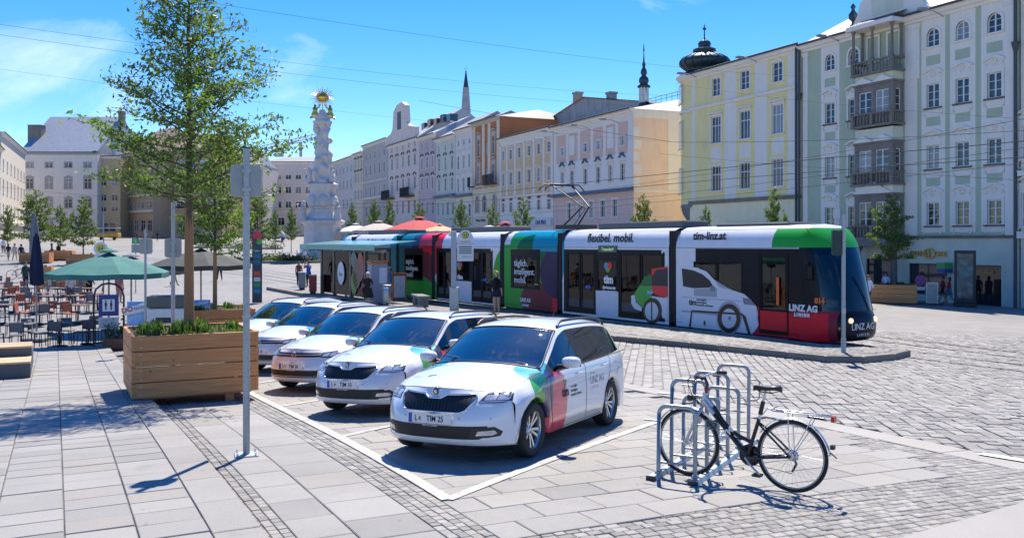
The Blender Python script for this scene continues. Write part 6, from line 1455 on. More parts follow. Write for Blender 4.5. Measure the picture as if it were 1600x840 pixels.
# ================================================================== bicycle rack and bicycle
def bike_rack():
    a, b = Vector(hit(1020, 748)), Vector(hit(1085, 757)); o2 = (a+b)/2; az = R(28); L_ = 2.55
    z0, z1 = g(o2.x, o2.y), g(o2.x+L_*math.sin(az), o2.y+L_*math.cos(az)); sl = (z1-z0)/L_
    root = empty('bicycle_rack', (o2.x, o2.y, z0), 0, 'galvanised steel bicycle rack of alternating high and low hoops', 'bicycle rack')
    root.rotation_euler = (0, -math.atan(sl), math.pi/2-az)
    GALV = mat('galvanised tube', (.34,.365,.375), .45, .7, var=.25, scale=18, bump=.05)
    for y in (-.215, .215):
        m = MB(); P_ = [(-.055, 0), (.055, 0), (.03, .045), (-.03, .045)]; m.prism(P_, -.05, L_, 0, Matrix.Translation((0, y, 0)) @ Matrix(((0,0,1,0),(1,0,0,0),(0,1,0,0),(0,0,0,1)))); r_ = m.build('rail', GALV, root)
        for x in (-.052, L_): MB().bx(x-.012, y-.05, .0, x+.012, y+.05, .042).build('end_cap', BLACK, r_)
    for i, x in enumerate((.10, .52, .94, 1.36, 1.85, 2.35)):
        hi = i % 2; h = .95 if hi else .73; w = .19; r = .085
        P_ = [(x, -w, .03), (x, -w, h-r)]+[(x, -w+r-r*math.cos(t), h-r+r*math.sin(t)) for t in (R(22), R(45), R(68), R(90))]+[(x, w-r+r*math.sin(t), h-r+r*math.cos(t)) for t in (R(0), R(22), R(45), R(68), R(90))]+[(x, w, h-r), (x, w, .03)]
        hp = MB().tube(P_, .0215, 10).build('hoop', GALV, root)
        for y in (-w, w): MB().bev((x, y, .055), (.07, .06, .03), .006).build('foot_clamp', GALV, hp)
        zc = h-.28
        MB().tube([(x+.005, -w-.01, zc+.12), (x+.01, -w-.10, zc+.12), (x+.012, -w-.125, zc+.09), (x+.012, -w-.125, zc-.09), (x+.01, -w-.10, zc-.12), (x+.005, -w-.01, zc-.12)], .009, 6).build('lock_bar', GALV, hp)
        if i in (0, 1, 3): MB().tube([(x+.005, w+.01, zc+.12), (x+.01, w+.16, zc+.12)], .009, 6).build('lock_bar', GALV, hp)
        MB().tube([(x, -w, .16), (x, w, .16)], .012, 6).build('cross_bar', GALV, hp)
bike_rack()
def bicycle():
    d = Vector((-.81, .585)).normalized(); r0 = Vector((2.68, 8.58)); zr_, zf = g(*r0), g(*(r0+d*1.08))
    root = empty('bicycle', (r0.x, r0.y, zr_), 0, 'black and white city bicycle with silver luggage carrier parked in the rack', 'bicycle')
    root.rotation_euler = (R(1.2), -math.atan((zf-zr_)/1.08), math.atan2(d.y, d.x))
    FB = mat('bike black', (.012,.011,.012), .25, var=.1); FW = mat('bike silver', (.50,.52,.54), .3, .5, var=.1); ALU = mat('aluminium', (.55,.56,.58), .3, .9, var=.1)
    RW = .345
    def wheel(x):
        w = empty('wheel', (x, 0, RW)); w.parent = root
        MB().tube([((RW-.017)*math.cos(2*math.pi*k/56), 0, (RW-.017)*math.sin(2*math.pi*k/56)) for k in range(56)], .0175, 8, closed=True).build('tyre', RUBBER, w)
        MB().tube([((RW-.040)*math.cos(2*math.pi*k/56), 0, (RW-.040)*math.sin(2*math.pi*k/56)) for k in range(56)], .0105, 6, closed=True).build('rim', mat('rim grey', (.40,.38,.36), .35, .7), w)
        m = MB(); m.cyl((0,-.045,0),(0,.045,0),.018,n=12).cyl((0,-.05,0),(0,-.03,0),.03,n=12).cyl((0,.03,0),(0,.05,0),.03,n=12).build('hub', ALU, w)
        m = MB()
        for k in range(32):
            a = 2*math.pi*k/32; s = 1 if k % 2 else -1; a2 = a+(.45 if (k//2) % 2 else -.45)
            m.cyl((.026*math.cos(a2), s*.032, .026*math.sin(a2)), ((RW-.045)*math.cos(a), 0, (RW-.045)*math.sin(a)), .0013, n=4, caps=False)
        m.build('spokes', mat('spoke steel', (.5,.5,.5), .35, .8), w, kind='stuff'); return w
    wheel(0); wheel(1.08)
    def part(name, m, *tubes):
        mb = MB()
        for pts, r in tubes: mb.tube(pts, r, 9)
        return mb.build(name, m, root)
    fr = part('frame', FB, ([(.44,0,.285),(.56,0,.41),(.80,0,.67)], .024), ([(.44,0,.285),(.40,0,.42),(.325,0,.665)], .019),
         ([(.86,0,.80),(.80,0,.735),(.70,0,.60),(.60,0,.505),(.50,0,.46),(.395,0,.435)], .021), ([(.44,.02,.285),(.30,.05,.295),(0,.062,.345)], .012), ([(.44,-.02,.285),(.30,-.05,.295),(0,-.062,.345)], .012),
         ([(.335,.015,.63),(.25,.045,.56),(0,.062,.345)], .010), ([(.335,-.015,.63),(.25,-.045,.56),(0,-.062,.345)], .010))
    MB().tube([(.79,0,.66),(.905,0,.79)], .029, 10).tube([(.925,0,.72),(.885,0,.87)], .026, 10).tube([(.80,0,.735),(.895,0,.835)], .024, 10).build('head_section', FW, root)
    lettering('KTM', .085, Matrix.Translation((.635, .026, .46)) @ Matrix.Rotation(R(0), 4, 'Z') @ Matrix.Scale(-1, 4, (1,0,0)) @ Matrix.Rotation(R(-46), 4, 'Y') @ Matrix.Rotation(math.pi/2, 4, 'X') @ Matrix.Scale(1, 4, (0,0,1)), mat('white print', (.75,.75,.77), .4, var=.02), fr, depth=.001, bold=.003)
    part('fork', FW, ([(.93,0,.70),(.945,.03,.665),(.95,.062,.63),(1.0,.062,.52)], .019), ([(.93,0,.70),(.945,-.03,.665),(.95,-.062,.63),(1.0,-.062,.52)], .019), ([(1.0,.062,.52),(1.08,.058,.345)], .014), ([(1.0,-.062,.52),(1.08,-.058,.345)], .014))
    part('seat_post', ALU, ([(.325,0,.66),(.262,0,.94)], .0135)); MB().tube([(.315,0,.71),(.285,0,.84)], .021, 10).build('suspension_boot', FB, root)
    rows = []
    for t, w, h in ((-.14, .02, -.005), (-.11, .075, .012), (-.06, .085, .012), (0, .06, .002), (.06, .03, .0), (.12, .018, -.003), (.145, .008, -.012)):
        rows.append([(.24+t, w*math.cos(a), .972+h+(.024 if math.sin(a) > 0 else .03)*math.sin(a)) for a in [2*math.pi*k/14 for k in range(15)]])
    m = MB(); m.grid(rows, 0, True); m.add(rows[0], [tuple(range(14))]); m.add(rows[-1], [tuple(range(13, -1, -1))]); m.tube([(.14,.03,.945),(.20,.02,.925),(.30,.02,.93),(.36,.0,.955)], .004, 5).tube([(.14,-.03,.945),(.20,-.02,.925),(.30,-.02,.93),(.36,0,.955)], .004, 5); m.build('saddle', mat('saddle black', (.014,.014,.016), .5), root, recalc=True)
    part('stem', FB, ([(.885,0,.86),(.865,0,.95),(.90,0,1.02)], .015))
    part('handlebar', ALU, ([(.80,.30,1.045),(.87,.22,1.05),(.915,.10,1.03),(.92,0,1.02),(.915,-.10,1.03),(.87,-.22,1.05),(.80,-.30,1.045)], .0125))
    for s in (-1, 1):
        part('grip', RUBBER, ([(.79,s*.305,1.045),(.865,s*.225,1.05)], .018)); part('brake_lever', FB, ([(.885,s*.19,1.045),(.90,s*.22,1.01),(.85,s*.30,1.0)], .007))
        part('cable', BLACK, ([(.89,s*.17,1.05),(1.0,s*.12,1.04),(1.06,s*.05,.95),(1.02,s*.02,.82),(.95,s*.02,.74)], .0035), ([(.89,s*.14,1.05),(1.04,s*.10,1.0),(1.05,s*.04,.86),(.90,s*.03,.72)], .003))
    part('headset_clamp', mat('red clamp', (.25,.02,.02), .4), ([(.87,-.03,.90),(.87,.03,.90)], .02))
    lp = MB(); lp.lathe([(.012,-.05),(.03,-.02),(.038,.02),(.035,.03)], 14, 0, Matrix.Translation((1.045,0,.80)) @ Matrix.Rotation(math.pi/2, 4, 'Y')).tube([(1.0,0,.79),(.96,0,.74)], .007, 5); lp.build('front_lamp', BLACK, root)
    def guard(cx, a0, a1, name, r=RW+.025):
        m = MB(); rows = []
        for k in range(25):
            a = R(a0+(a1-a0)*k/24); rows.append([(cx+(r-abs(u)**2*.008)*math.cos(a), u*.026, RW+(r-abs(u)**2*.008)*math.sin(a)) for u in (-1,-.5,0,.5,1)])
        m.grid(rows, 0, True); m.grid([[(x, y, z-.001) for x, y, z in q] for q in rows], 0, True, flip=True); return m.build(name, FW, root)
    guard(0, 30, 172, 'rear_mudguard'); guard(1.08, 20, 150, 'front_mudguard')
    MB().bx(-.40,-.03,.46,-.365,.03,.50).tube([(-.355,0,.43),(-.42,0,.38)], .006, 5).build('mudflap', BLACK, root)
    cz = .765
    part('luggage_carrier', ALU, *[([(.24,.0,cz+.01),(.16,s*.06,cz),(-.36,s*.06,cz),(-.385,0,cz)], .006) for s in (-1,1)], *[([(-.05-.1*k,-.06,cz),(-.05-.1*k,.06,cz)], .005) for k in range(3)], *[([(-.22,s*.06,cz),(-.12,s*.075,.55),(0,s*.068,.36)], .005) for s in (-1,1)], *[([(.02,s*.06,cz),(.01,s*.075,.55),(0,s*.068,.36)], .005) for s in (-1,1)], ([(.24,0,cz+.01),(.30,0,.70)], .006), ([(.22,.05,cz+.012),(.12,.0,cz+.05),(.20,-.05,cz+.012)], .005))
    MB().bx(-.405,-.04,.715,-.375,.04,.765).build('rear_light', mat('red lens', (.55,.02,.02), .2), root)
    part('bottle_dynamo', FB, ([(-.15,0,.735),(-.30,0,.73)], .012))
    # drive on the far side, crank and pedal near
    m = MB(); m.lathe([(.001,.008),(.03,.008),(.05,.004),(.088,.004),(.094,.0),(.088,-.004),(.05,-.004)], 28, 0, Matrix.Translation((.44,-.05,.285)) @ Matrix.Rotation(math.pi/2, 4, 'X')); m.build('chainring', FB, root)
    m = MB(); m.lathe([(.06,.0),(.108,.004),(.108,-.004),(.06,-.002)], 28, 0, Matrix.Translation((.44,-.062,.285)) @ Matrix.Rotation(math.pi/2, 4, 'X')); m.build('chain_guard', FB, root)
    part('crank', ALU, ([(.44,.075,.285),(.36,.085,.20),(.30,.09,.155)], .011), ([(.44,-.075,.285),(.58,-.09,.415)], .011))
    for x, y, z in ((.285,.15,.15),(.59,-.15,.42)): MB().bev((x, y, z), (.09,.09,.025), .006).build('pedal', BLACK, root)
    m = MB()
    for k, r_ in enumerate((.055,.045,.036,.028)): m.lathe([(.015,0),(r_,0),(r_,.004),(.015,.004)], 20, 0, Matrix.Translation((0,-.03-.007*k,RW)) @ Matrix.Rotation(math.pi/2, 4, 'X'))
    m.build('cassette', ALU, root)
    part('derailleur', DARKMETAL, ([(0,-.06,.32),(-.02,-.07,.26),(.02,-.07,.18)], .012)); part('chain', DARKMETAL, ([(.44,-.055,.375),(.2,-.05,.385),(0,-.045,.395)], .004), ([(.44,-.055,.195),(.2,-.055,.185),(.02,-.06,.165)], .004))
    P_ = [(.80+.05*math.cos(t), .05+.055*math.sin(t), .52+.012*t/3) for t in np.linspace(0, 7*math.pi, 60)]; MB().tube(P_, .009, 6).build('cable_lock', mat('lock grey', (.10,.12,.13), .4), root)
bicycle()
# ================================================================== planters, trees and plants
def leaf_mat(name, c1, c2, tr=.5):
    m = bpy.data.materials.new(name); m.use_nodes = True; t = NT(m); b = t.b; ri = t.new('ShaderNodeNewGeometry').outputs['Random Per Island']
    c = t.mix(ri, c1, c2); c = t.mix(1, c, t.ramp(t.noise(1.1, 3, .5, t.obj()), [(.3, .7), (.65, 1.2)]), 'MULTIPLY')
    t.l(c, b.inputs['Base Color']); b.inputs['Roughness'].default_value = .5
    tl = t.new('ShaderNodeBsdfTranslucent'); mx = t.new('ShaderNodeMixShader'); mx.inputs[0].default_value = tr
    t.l(t.mix(1, c, (1.25,1.35,.5), 'MULTIPLY'), tl.inputs[0]); t.l(b.outputs[0], mx.inputs[1]); t.l(tl.outputs[0], mx.inputs[2]); t.l(mx.outputs[0], t.n['Material Output'].inputs[0]); return m
LEAF = leaf_mat('hornbeam leaf', (.06,.13,.022), (.20,.275,.055)); LEAF2 = leaf_mat('small tree leaf', (.06,.115,.025), (.18,.23,.055)); GRASS = leaf_mat('planter grass', (.04,.10,.02), (.14,.2,.06)); SHRUB = leaf_mat('shrub leaf', (.025,.06,.015), (.09,.13,.035))
BARK = mat('bark', (.10,.075,.055), .9, var=.4, scale=14, bump=.5, bscale=30); WRAP = mat('trunk wrap', (.33,.165,.075), .85, var=.25, scale=30, bump=.4, bscale=70)
def leaf_cloud(mb, pts, size, rng, updir=.35):
    pts = np.asarray(pts); n = len(pts); d = rng.normal(size=(n, 3)); d /= np.linalg.norm(d, axis=1)[:, None]
    u = rng.normal(size=(n, 3)); u[:, 2] *= .6; u -= d*(u*d).sum(1)[:, None]; u /= np.linalg.norm(u, axis=1)[:, None]
    s = size*(.6+.8*rng.random(n))[:, None]; a, b = d*s, u*s*.42
    V = np.stack([pts-a*.5, pts+b*.5, pts+a*.5, pts-b*.5], 1).reshape(-1, 3); o = len(mb.v)
    mb.v += [tuple(p) for p in V.tolist()]; mb.f += [(o+4*i, o+4*i+1, o+4*i+2, o+4*i+3) for i in range(n)]; mb.m += [0]*n; mb.s += [False]*n
def grow(seed, z0, z1, zc, rad, nb, nleaf, lsize, tr0, tr1, wrapz=0., shape=1.0, droop=.0, ex=.95):
    """trunk from z0 to z1, branches from zc up inside a cone of radius rad"""
    rng = np.random.default_rng(seed); tr = MB(); N = 14
    P_ = [(rng.normal()*.02*i/N, rng.normal()*.02*i/N, z0+(z1-z0)*i/N) for i in range(N+1)]; rr = [tr0+(tr1-tr0)*min(1, (p[2]-z0)/(zc-z0)) if p[2] < zc else tr1*max(.08, 1-(p[2]-zc)/(z1-zc)) for p in P_]
    tr.tube(P_, rr, 9)
    lf = []; spans = []
    for k in range(nb):
        f = (k+.5)/nb; f = f**1.15; z = zc+(z1-zc)*f*.97; az = k*2.399+rng.normal()*.3; prof = (1-f)**ex*(.72+.28*min(1, f*7)) if shape == 1 else math.sin(math.pi*min(1, .18+.82*f))**.8
        ln = rad*(prof+.06)*(.78+.42*rng.random()); up = .25+.55*f+rng.normal()*.08-droop
        d = np.array([math.cos(az), math.sin(az), up]); d /= np.linalg.norm(d); p = np.array([0, 0, z]); pts = [p.copy()]
        for s in range(7):
            d = d+rng.normal(size=3)*.10+np.array([0,0,.02]); d /= np.linalg.norm(d); p = p+d*ln/7; pts.append(p.copy())
        tr.tube([tuple(q) for q in pts], [max(.004, tr1*.36*(1-i/8)*(1-f*.5)) for i in range(8)], 4, caps=False)
        spans.append((pts, ln))
    tot = sum(l for _, l in spans)
    for pts, ln in spans:
        for s in range(2, 8):           # side twigs
            for _ in range(3 if ln > rad*.4 else 2):
                b = pts[s]; d = rng.normal(size=3); d[2] = abs(d[2])*.3+.05; d /= np.linalg.norm(d); tl = ln*.36*(1-.06*s)*(.5+rng.random()); e = b+d*tl
                if tl > .15: tr.tube([tuple(b), tuple((b+e)/2+rng.normal(size=3)*.02), tuple(e)], [.007, .005, .002], 3, caps=False)
                m = int(nleaf*ln/tot/16); t = rng.random(m)[:, None]; lf.append(b+(e-b)*t**.7+rng.normal(size=(m, 3))*np.array([.085,.085,.05])*max(.6, rad/1.7))
    cr = MB(); leaf_cloud(cr, np.concatenate(lf), lsize, rng); return tr, cr
def plant_tuft(mb, n, rx, ry, h, rng, z=0.):
    for _ in range(n):
        x, y = rng.uniform(-rx, rx), rng.uniform(-ry, ry); hh = h*(.4+.8*rng.random()); a = rng.random()*6.28; b = hh*.5*rng.random(); w = .012+.01*rng.random()
        p0 = np.array([x, y, z]); p1 = p0+[math.cos(a)*b*.4, math.sin(a)*b*.4, hh*.7]; p2 = p0+[math.cos(a)*b, math.sin(a)*b, hh]; q = np.array([-math.sin(a), math.cos(a), 0])*w
        mb.add([tuple(p0-q), tuple(p0+q), tuple(p1+q*.8), tuple(p1-q*.8), tuple(p2)], [(0,1,2,3), (3,2,4)])
WOODP = None
def wood_mat(name, col, kx=1.0):
    m = raw(name, col, .62); t = NT(m); o = t.obj(); oi = t.new('ShaderNodeObjectInfo').outputs['Random']
    cb = t.new('ShaderNodeCombineXYZ'); t.l(t.math('MULTIPLY', oi, 37), cb.inputs[0]); t.l(t.math('MULTIPLY', oi, 11), cb.inputs[2])
    ad = t.new('ShaderNodeVectorMath'); ad.operation = 'ADD'; t.l(o, ad.inputs[0]); t.l(cb.outputs[0], ad.inputs[1])
    mp = t.new('ShaderNodeMapping'); mp.inputs['Scale'].default_value = (.5*kx, 3, 9); t.l(ad.outputs[0], mp.inputs[0])
    n = t.noise(3, 7, .62, mp.outputs[0]); c = t.ramp(n, [(.28, tuple(x*.68 for x in col)), (.5, col), (.75, tuple(min(1, x*1.25) for x in col))])
    vo = t.new('ShaderNodeTexVoronoi'); vo.inputs['Scale'].default_value = 2.1; t.l(ad.outputs[0], vo.inputs['Vector'])
    kn = t.ramp(vo.outputs[0], [(.028, 0.), (.055, 1.)]); c = t.mix(kn, tuple(x*.3 for x in col), c)
    q = t.math('ADD', .85, t.math('MULTIPLY', oi, .28)); c = t.mix(1, c, q, 'MULTIPLY'); t.l(c, t.b.inputs['Base Color']); t.bump(n, .15, .004); return m
WOOD = wood_mat('larch boards', (.64,.262,.085)); SOIL = mat('soil', (.05,.035,.025), .95, var=.4, scale=12, bump=.6)
def planter(x, y, rz, w, d, z0, nb, bh, label, feet=None, seed=3, tuft=140, group='wooden planters with trees', gap=.012):
    o = empty('planter', (x, y, z0), rz, label, 'planter', group); T = .06; h = nb*bh; rng = np.random.default_rng(seed)
    for k in range(nb):
        z = k*bh+bh/2; e = T if k % 2 else 0
        for sy_, ln, off in ((-1, w, d/2), (1, w, d/2)):
            L_ = ln-2*T+2*e+.001; MB().bev((0, sy_*(off-T/2), z), (L_, T, bh-gap), .006).build('board', WOOD, o)
        for sx_ in (-1, 1):
            L_ = d-2*e; m = MB(); m.bev((0, 0, 0), (L_, T, bh-gap), .006); q = m.build('board', WOOD, o, (sx_*(w/2-T/2), 0, z), math.pi/2)
        for sx_ in (-1, 1):
            for zz in (-bh*.27, bh*.27): MB().lathe([(.001,.006),(.009,.005),(.012,0)], 8, 0, Matrix.Translation((sx_*(w/2-T*2.4), -d/2-.0, z+zz)) @ Matrix.Rotation(math.pi/2, 4, 'X')).build('bolt', CHROME, o)
    MB().bx(-w/2+T, -d/2+T, h-.14, w/2-T, d/2-T, h-.05).build('soil', SOIL, o)
    MB().bx(-w/2+.1, -d/2+.1, -.03, w/2-.1, d/2-.1, .0).build('base_board', WOOD, o)
    for fx_, fy_, fh in (feet or ((-w/2+.2, -d/2+.2, .06), (w/2-.2, -d/2+.2, .06), (-w/2+.2, d/2-.2, .06), (w/2-.2, d/2-.2, .06))): MB().bx(fx_-.07, fy_-.07, -fh, fx_+.07, fy_+.07, -.03).build('foot', WOOD, o)
    mb = MB()
    plant_tuft(mb, tuft*2, w/2-.12, d/2-.12, .09, rng, h-.06)
    for _ in range(int(tuft*.12)):
        cx, cy = rng.uniform(-w/2+.25, w/2-.25), rng.uniform(-d/2+.25, d/2-.25); t2 = MB(); plant_tuft(t2, 36, .10, .10, .19, rng, h-.06); mb.add([(px+cx, py+cy, pz) for px, py, pz in t2.v], t2.f)
    mb.build('planting', GRASS, o, kind='stuff'); return o
rzp = math.atan2(VD.y, VD.x)
_pc = Vector((-6.2, 14.6))+VD*1.015+UD*1.0
_pz = CAMZ-(624-HOR)/FPX*14.6
planter(_pc.x, _pc.y, rzp, 2.03, 2.0, _pz, 4, .257, 'big wooden planter box in the foreground beside the parked cars', feet=((-.8,-.8,.03),(.55,-.85,.30),(.8,.8,.45),(-.8,.8,.25)), tuft=170)
def tree(name, label, x, y, zb, tr, cr, lm, group=None, sc=(1,1,1), rz=0., wrap=None):
    o = empty(name, (x, y, zb), rz, label, 'tree', group); o.scale = sc
    link('trunk', tr, o); link('crown', cr, o)
    if wrap: link('trunk_wrap', wrap, o)
    return o
tr, cr = grow(11, 0, 7.5, 2.2, 1.95, 68, 12500, .09, .09, .062)
wr = MB().tube([(0,0,.0),(0.0,0,1.2),(0,0,2.25)], [.092,.082,.068], 12).data('trunk_wrap', WRAP)
tree('tree', 'tall young tree with wrapped trunk growing from the big foreground planter', _pc.x, _pc.y, _pz+.93, tr.data('trunk', BARK), cr.data('crown', LEAF), LEAF, wrap=wr)
# second planter and tree behind the cars
x2, y2_ = -8.95, 27.0; z2_ = g(x2, y2_)+.06
planter(x2, y2_, rzp+.0, 2.0, 2.0, z2_, 4, .28, 'wooden planter behind the parked cars by the signpost', seed=5, tuft=90)
tr, cr = grow(23, 0, 5.2, 1.65, 1.35, 46, 6500, .10, .06, .045)
wr2 = MB().tube([(0,0,.0),(0,0,1.0),(0,0,1.75)], [.068,.06,.05], 10).data('trunk_wrap', WRAP)
tree('tree', 'second young tree with wrapped trunk behind the parked cars', x2, y2_, z2_+1.05, tr.data('trunk', BARK), cr.data('crown', LEAF), LEAF, wrap=wr2)
# hotel planter
hx, hy = hit(1401, 474); hz = g(hx, hy)+.06; hrz = math.atan2(-.907, .421)+.35
planter(hx, hy+1.0, R(-22), 3.0, 2.4, hz, 4, .27, 'long wooden planter before the hotel entrance', seed=8, tuft=60)
SM = []
for sd in (41, 42, 43):
    a_, b_ = grow(sd, 0, 4.6, 1.15, 1.45, 30+sd % 5, 3300, .16, .07, .05, shape=1, ex=(.62, .8, .7)[sd % 3]); SM.append((a_.data('trunk', BARK), b_.data('crown', LEAF2)))
tree('tree', 'slim young tree in the planter before the hotel entrance', hx+.1, hy+1.0, hz+1.0, SM[0][0], SM[0][1], LEAF2, 'young trees round the square', (1.12,1.12,1.22), 1.)
k = 0
def px_at(px, Y): return (px-800)/FPX*Y
for px, Y, top, wpx, lab in ((550, 140, 316, 24, 'young tree beyond the tram nearest the column'), (585, 134, 312, 26, 'young tree behind the cream parasols, second from the column'), (608, 128, 309, 26, 'young tree beside the cream parasols, third from the column'), (655, 112, 314, 30, 'young tree in front of the red parasol and gabled house'), (720, 96, 312, 34, 'young tree just above the stop sign'), (770, 90, 316, 34, 'young tree before the terracotta house'), (818, 82, 308, 42, 'young tree before the tan house beside the pantograph'), (1004, 74, 305, 44, 'young tree before the peach flank wall'), (1103, 68, 318, 38, 'low young tree before the yellow house nearer its corbel'), (1210, 62, 293, 48, 'young tree before the yellow house nearer the downpipe')):
    x = px_at(px, Y); z = g(x, Y); ht = CAMZ+(HOR-top)*Y/FPX-z; s = ht/4.6; w = wpx*Y/FPX/2.5
    tree('tree', lab, x, Y, z, *SM[k % 3], LEAF2, 'young trees round the square', (w, w, s), k*1.3); k += 1
for px, Y, top, wpx, lab in ((57, 86, 297, 62, 'broad young tree at the far edge of the cafe, nearest the picture edge'), (94, 92, 318, 36, 'smallest of the young trees below the white palace'), (130, 84, 306, 46, 'young tree below the white palace beside the bus stop sign'), (12, 100, 322, 30, 'pale young tree half hidden at the picture edge'), (430, 118, 325, 26, 'small tree before the far pink house nearer the totem'), (455, 122, 322, 24, 'small tree before the far pink house nearer the column'), (402, 95, 300, 50, 'bushy tree behind the pole sign at the flower beds')):
    x = px_at(px, Y); z = g(x, Y); ht = CAMZ+(HOR-top)*Y/FPX-z; s = ht/4.6; w = wpx*Y/FPX/2.5
    tree('tree', lab, x, Y, z, *SM[k % 3], LEAF2, 'young trees round the square', (w, w, s), k*1.3)
    if px in (57, 130, 94): planter(x, Y, .3, 2.6, 2.2, z+.06, 3, .3, {57: 'wooden planter of the broad tree nearest the picture edge', 94: 'wooden planter of the smallest tree below the palace', 130: 'wooden planter of the tree beside the bus stop sign'}[px], seed=20+k, tuft=20)
    k += 1
# flower beds in the square
def bed(px, py, w, d, label, flowers, seed, h=.8, rz=.2):
    x, y = hit(px, py); o = empty('flower_bed', (x, y, g(x, y)), rz, label, 'flower bed', 'flower beds in the square'); rng = np.random.default_rng(seed)
    m = MB(); m.prism([(w/2*math.cos(2*math.pi*i/20), d/2*math.sin(2*math.pi*i/20)) for i in range(20)], -.1, .14); m.build('kerb', KERB, o)
    pts = []
    for _ in range(26):
        a, r_ = rng.random()*6.28, math.sqrt(rng.random()); cx, cy = w*.44*r_*math.cos(a), d*.44*r_*math.sin(a); hh = h*(.5+rng.random()*.7)
        pts.append(np.c_[rng.normal(size=60)*w*.05+cx, rng.normal(size=60)*d*.06+cy, np.abs(rng.normal(size=60))*hh*.45+.1])
    c = MB(); leaf_cloud(c, np.concatenate(pts), .26, rng); c.build('shrubs', SHRUB, o, kind='stuff')
    f = MB()
    if flowers:
        q = np.c_[rng.normal(size=120)*w*.22, -d*.3+rng.normal(size=120)*d*.08, .25+rng.random(120)*.25]; leaf_cloud(f, q, .2, rng); f.build('flowers', mat('flowers '+str(flowers), flowers, .7), o, kind='stuff')
bed(395, 388, 9, 6, 'green shrub bed behind the tall signpost', None, 1, 1.4); bed(402, 409, 8, 5, 'planted bed with pale paths near the totem', None, 2, .8)
bed(452, 409, 7, 4, 'bed with red and yellow flowers near the totem', (.55,.09,.03), 3, .7); bed(548, 412, 5, 3, 'low green bed beside the column steps', (.6,.45,.05), 4, .5)
# ================================================================== plague column
def column():
    Y = 103.; x = px_at(504, Y); z = lambda py: CAMZ+(HOR-py)*Y/FPX; b = z(408); o = empty('column', (x, Y, b), .25, 'tall white baroque column with clouds, gilded figures and a golden sun', 'column'); o.scale = (1.12, 1.12, 1)
    ST = mat('white marble', (.66,.63,.60), .8, var=.18, scale=1.2, bump=.3, bscale=6, streak=.15); GO = mat('gilding', (.75,.48,.10), .3, .9, var=.2, scale=5)
    B = lambda py: z(py)-b; rng = np.random.default_rng(4)
    for k, (h0, h1, r_) in enumerate(((0, .35, 3.6), (.35, .7, 3.1), (.7, 1.0, 2.7))): MB().lathe([(r_, h0), (r_, h1), (.1, h1)], 12, sm=False).build('step', ST, o)
    m = MB(); m.lathe([(2.25, 1.0), (2.3, 1.5), (1.9, 1.8), (1.85, B(352)), (2.2, B(349)), (2.3, B(345)), (1.7, B(342))], 6, sm=False); m.build('pedestal', ST, o)
    m = MB(); m.lathe([(1.65, B(342)), (1.6, B(338)), (1.35, B(330)), (1.25, B(300)), (1.5, B(292)), (1.6, B(288)), (1.1, B(284))], 6, sm=False); m.build('second_stage', ST, o)
    for k in range(6):
        a = math.pi/3*k+.5; MB().sphere((1.22*math.cos(a), 1.22*math.sin(a), B(315)), (.5, .5, .8), 10, 8).build('relief', ST, o)
    for k in range(3):          # standing figures round the stages
        a = 2*math.pi*k/3-1.2
        for zz, rr, s in ((B(345), 2.0, 1.0), (B(285), 1.35, .8)):
            m = MB(); cx, cy = rr*math.cos(a+.4*s), rr*math.sin(a+.4*s)
            m.lathe([(.42*s, 0), (.38*s, .5*s), (.26*s, 1.0*s), (.34*s, 1.4*s), (.30*s, 1.7*s), (.12*s, 1.85*s), (.19*s, 2.0*s), (.18*s, 2.15*s), (.02, 2.3*s)], 9, 0, Matrix.Translation((cx, cy, zz))); m.tube([(cx, cy, zz+1.6*s), (cx+.5*s*math.cos(a), cy+.5*s*math.sin(a), zz+1.3*s), (cx+.6*s*math.cos(a+.5), cy+.6*s*math.sin(a+.5), zz+1.9*s)], .1*s, 6); m.build('figure', ST, o)
    rows = []; N = 46
    for i in range(N+1):
        f = i/N; zz = B(287)+(B(192)-B(287))*f; r0 = 1.05-.52*f; row = []
        for k in range(25):
            a = 2*math.pi*k/24; bump = .16*math.sin(3*a+f*21)+.12*math.sin(2*a-f*33)+.10*math.sin(5*a+f*47+1); row.append(((r0*(1+bump*.9))*math.cos(a)+.14*math.sin(f*16), (r0*(1+bump*.9))*math.sin(a), zz))
        rows.append(row)
    MB().grid(rows, 0, True).build('cloud_shaft', ST, o)
    for k in range(11):
        f = rng.random(); a = rng.random()*6.28; r0 = 1.1-.5*f; MB().sphere((r0*math.cos(a), r0*math.sin(a), B(287)+(B(192)-B(287))*f), (.32, .32, .38), 8, 6).build('cherub', ST, o)
    MB().lathe([(.55, B(196)), (.95, B(193)), (1.0, B(190)), (.7, B(188)), (.85, B(184)), (.5, B(178)), (.3, B(172))], 12).build('capital', ST, o)
    for s in (-1, 1):
        m = MB(); cx = s*.75; zz = B(184)
        m.lathe([(.35, 0), (.4, .35), (.22, .8), (.30, 1.05), (.12, 1.2), (.17, 1.35), (.02, 1.55)], 9, 0, Matrix.Translation((cx, 0, zz))); m.tube([(cx, 0, zz+1.0), (cx-s*.4, -.1, zz+1.2), (cx-s*.5, -.1, zz+1.5)], .09, 6); m.tube([(cx+s*.05, 0, zz+.2), (cx+s*.5, -.2, zz-.1)], .12, 6); m.build('gilded_figure', GO, o)
    c = B(152); sn = MB(); sn.sphere((0, 0, c), (.42, .16, .42), 16, 8); sn.build('sun_disc', GO, o)
    MB().cyl((0,0,B(176)), (0,0,c), .05).build('sun_stem', GO, o)
    for k in range(28):
        a = 2*math.pi*k/28; l = 1.28 if k % 2 else 1.05; MB().cyl((.42*math.cos(a), 0, c+.42*math.sin(a)), (l*math.cos(a), 0, c+l*math.sin(a)), .07, .012, 4).build('ray', GO, o)
column()
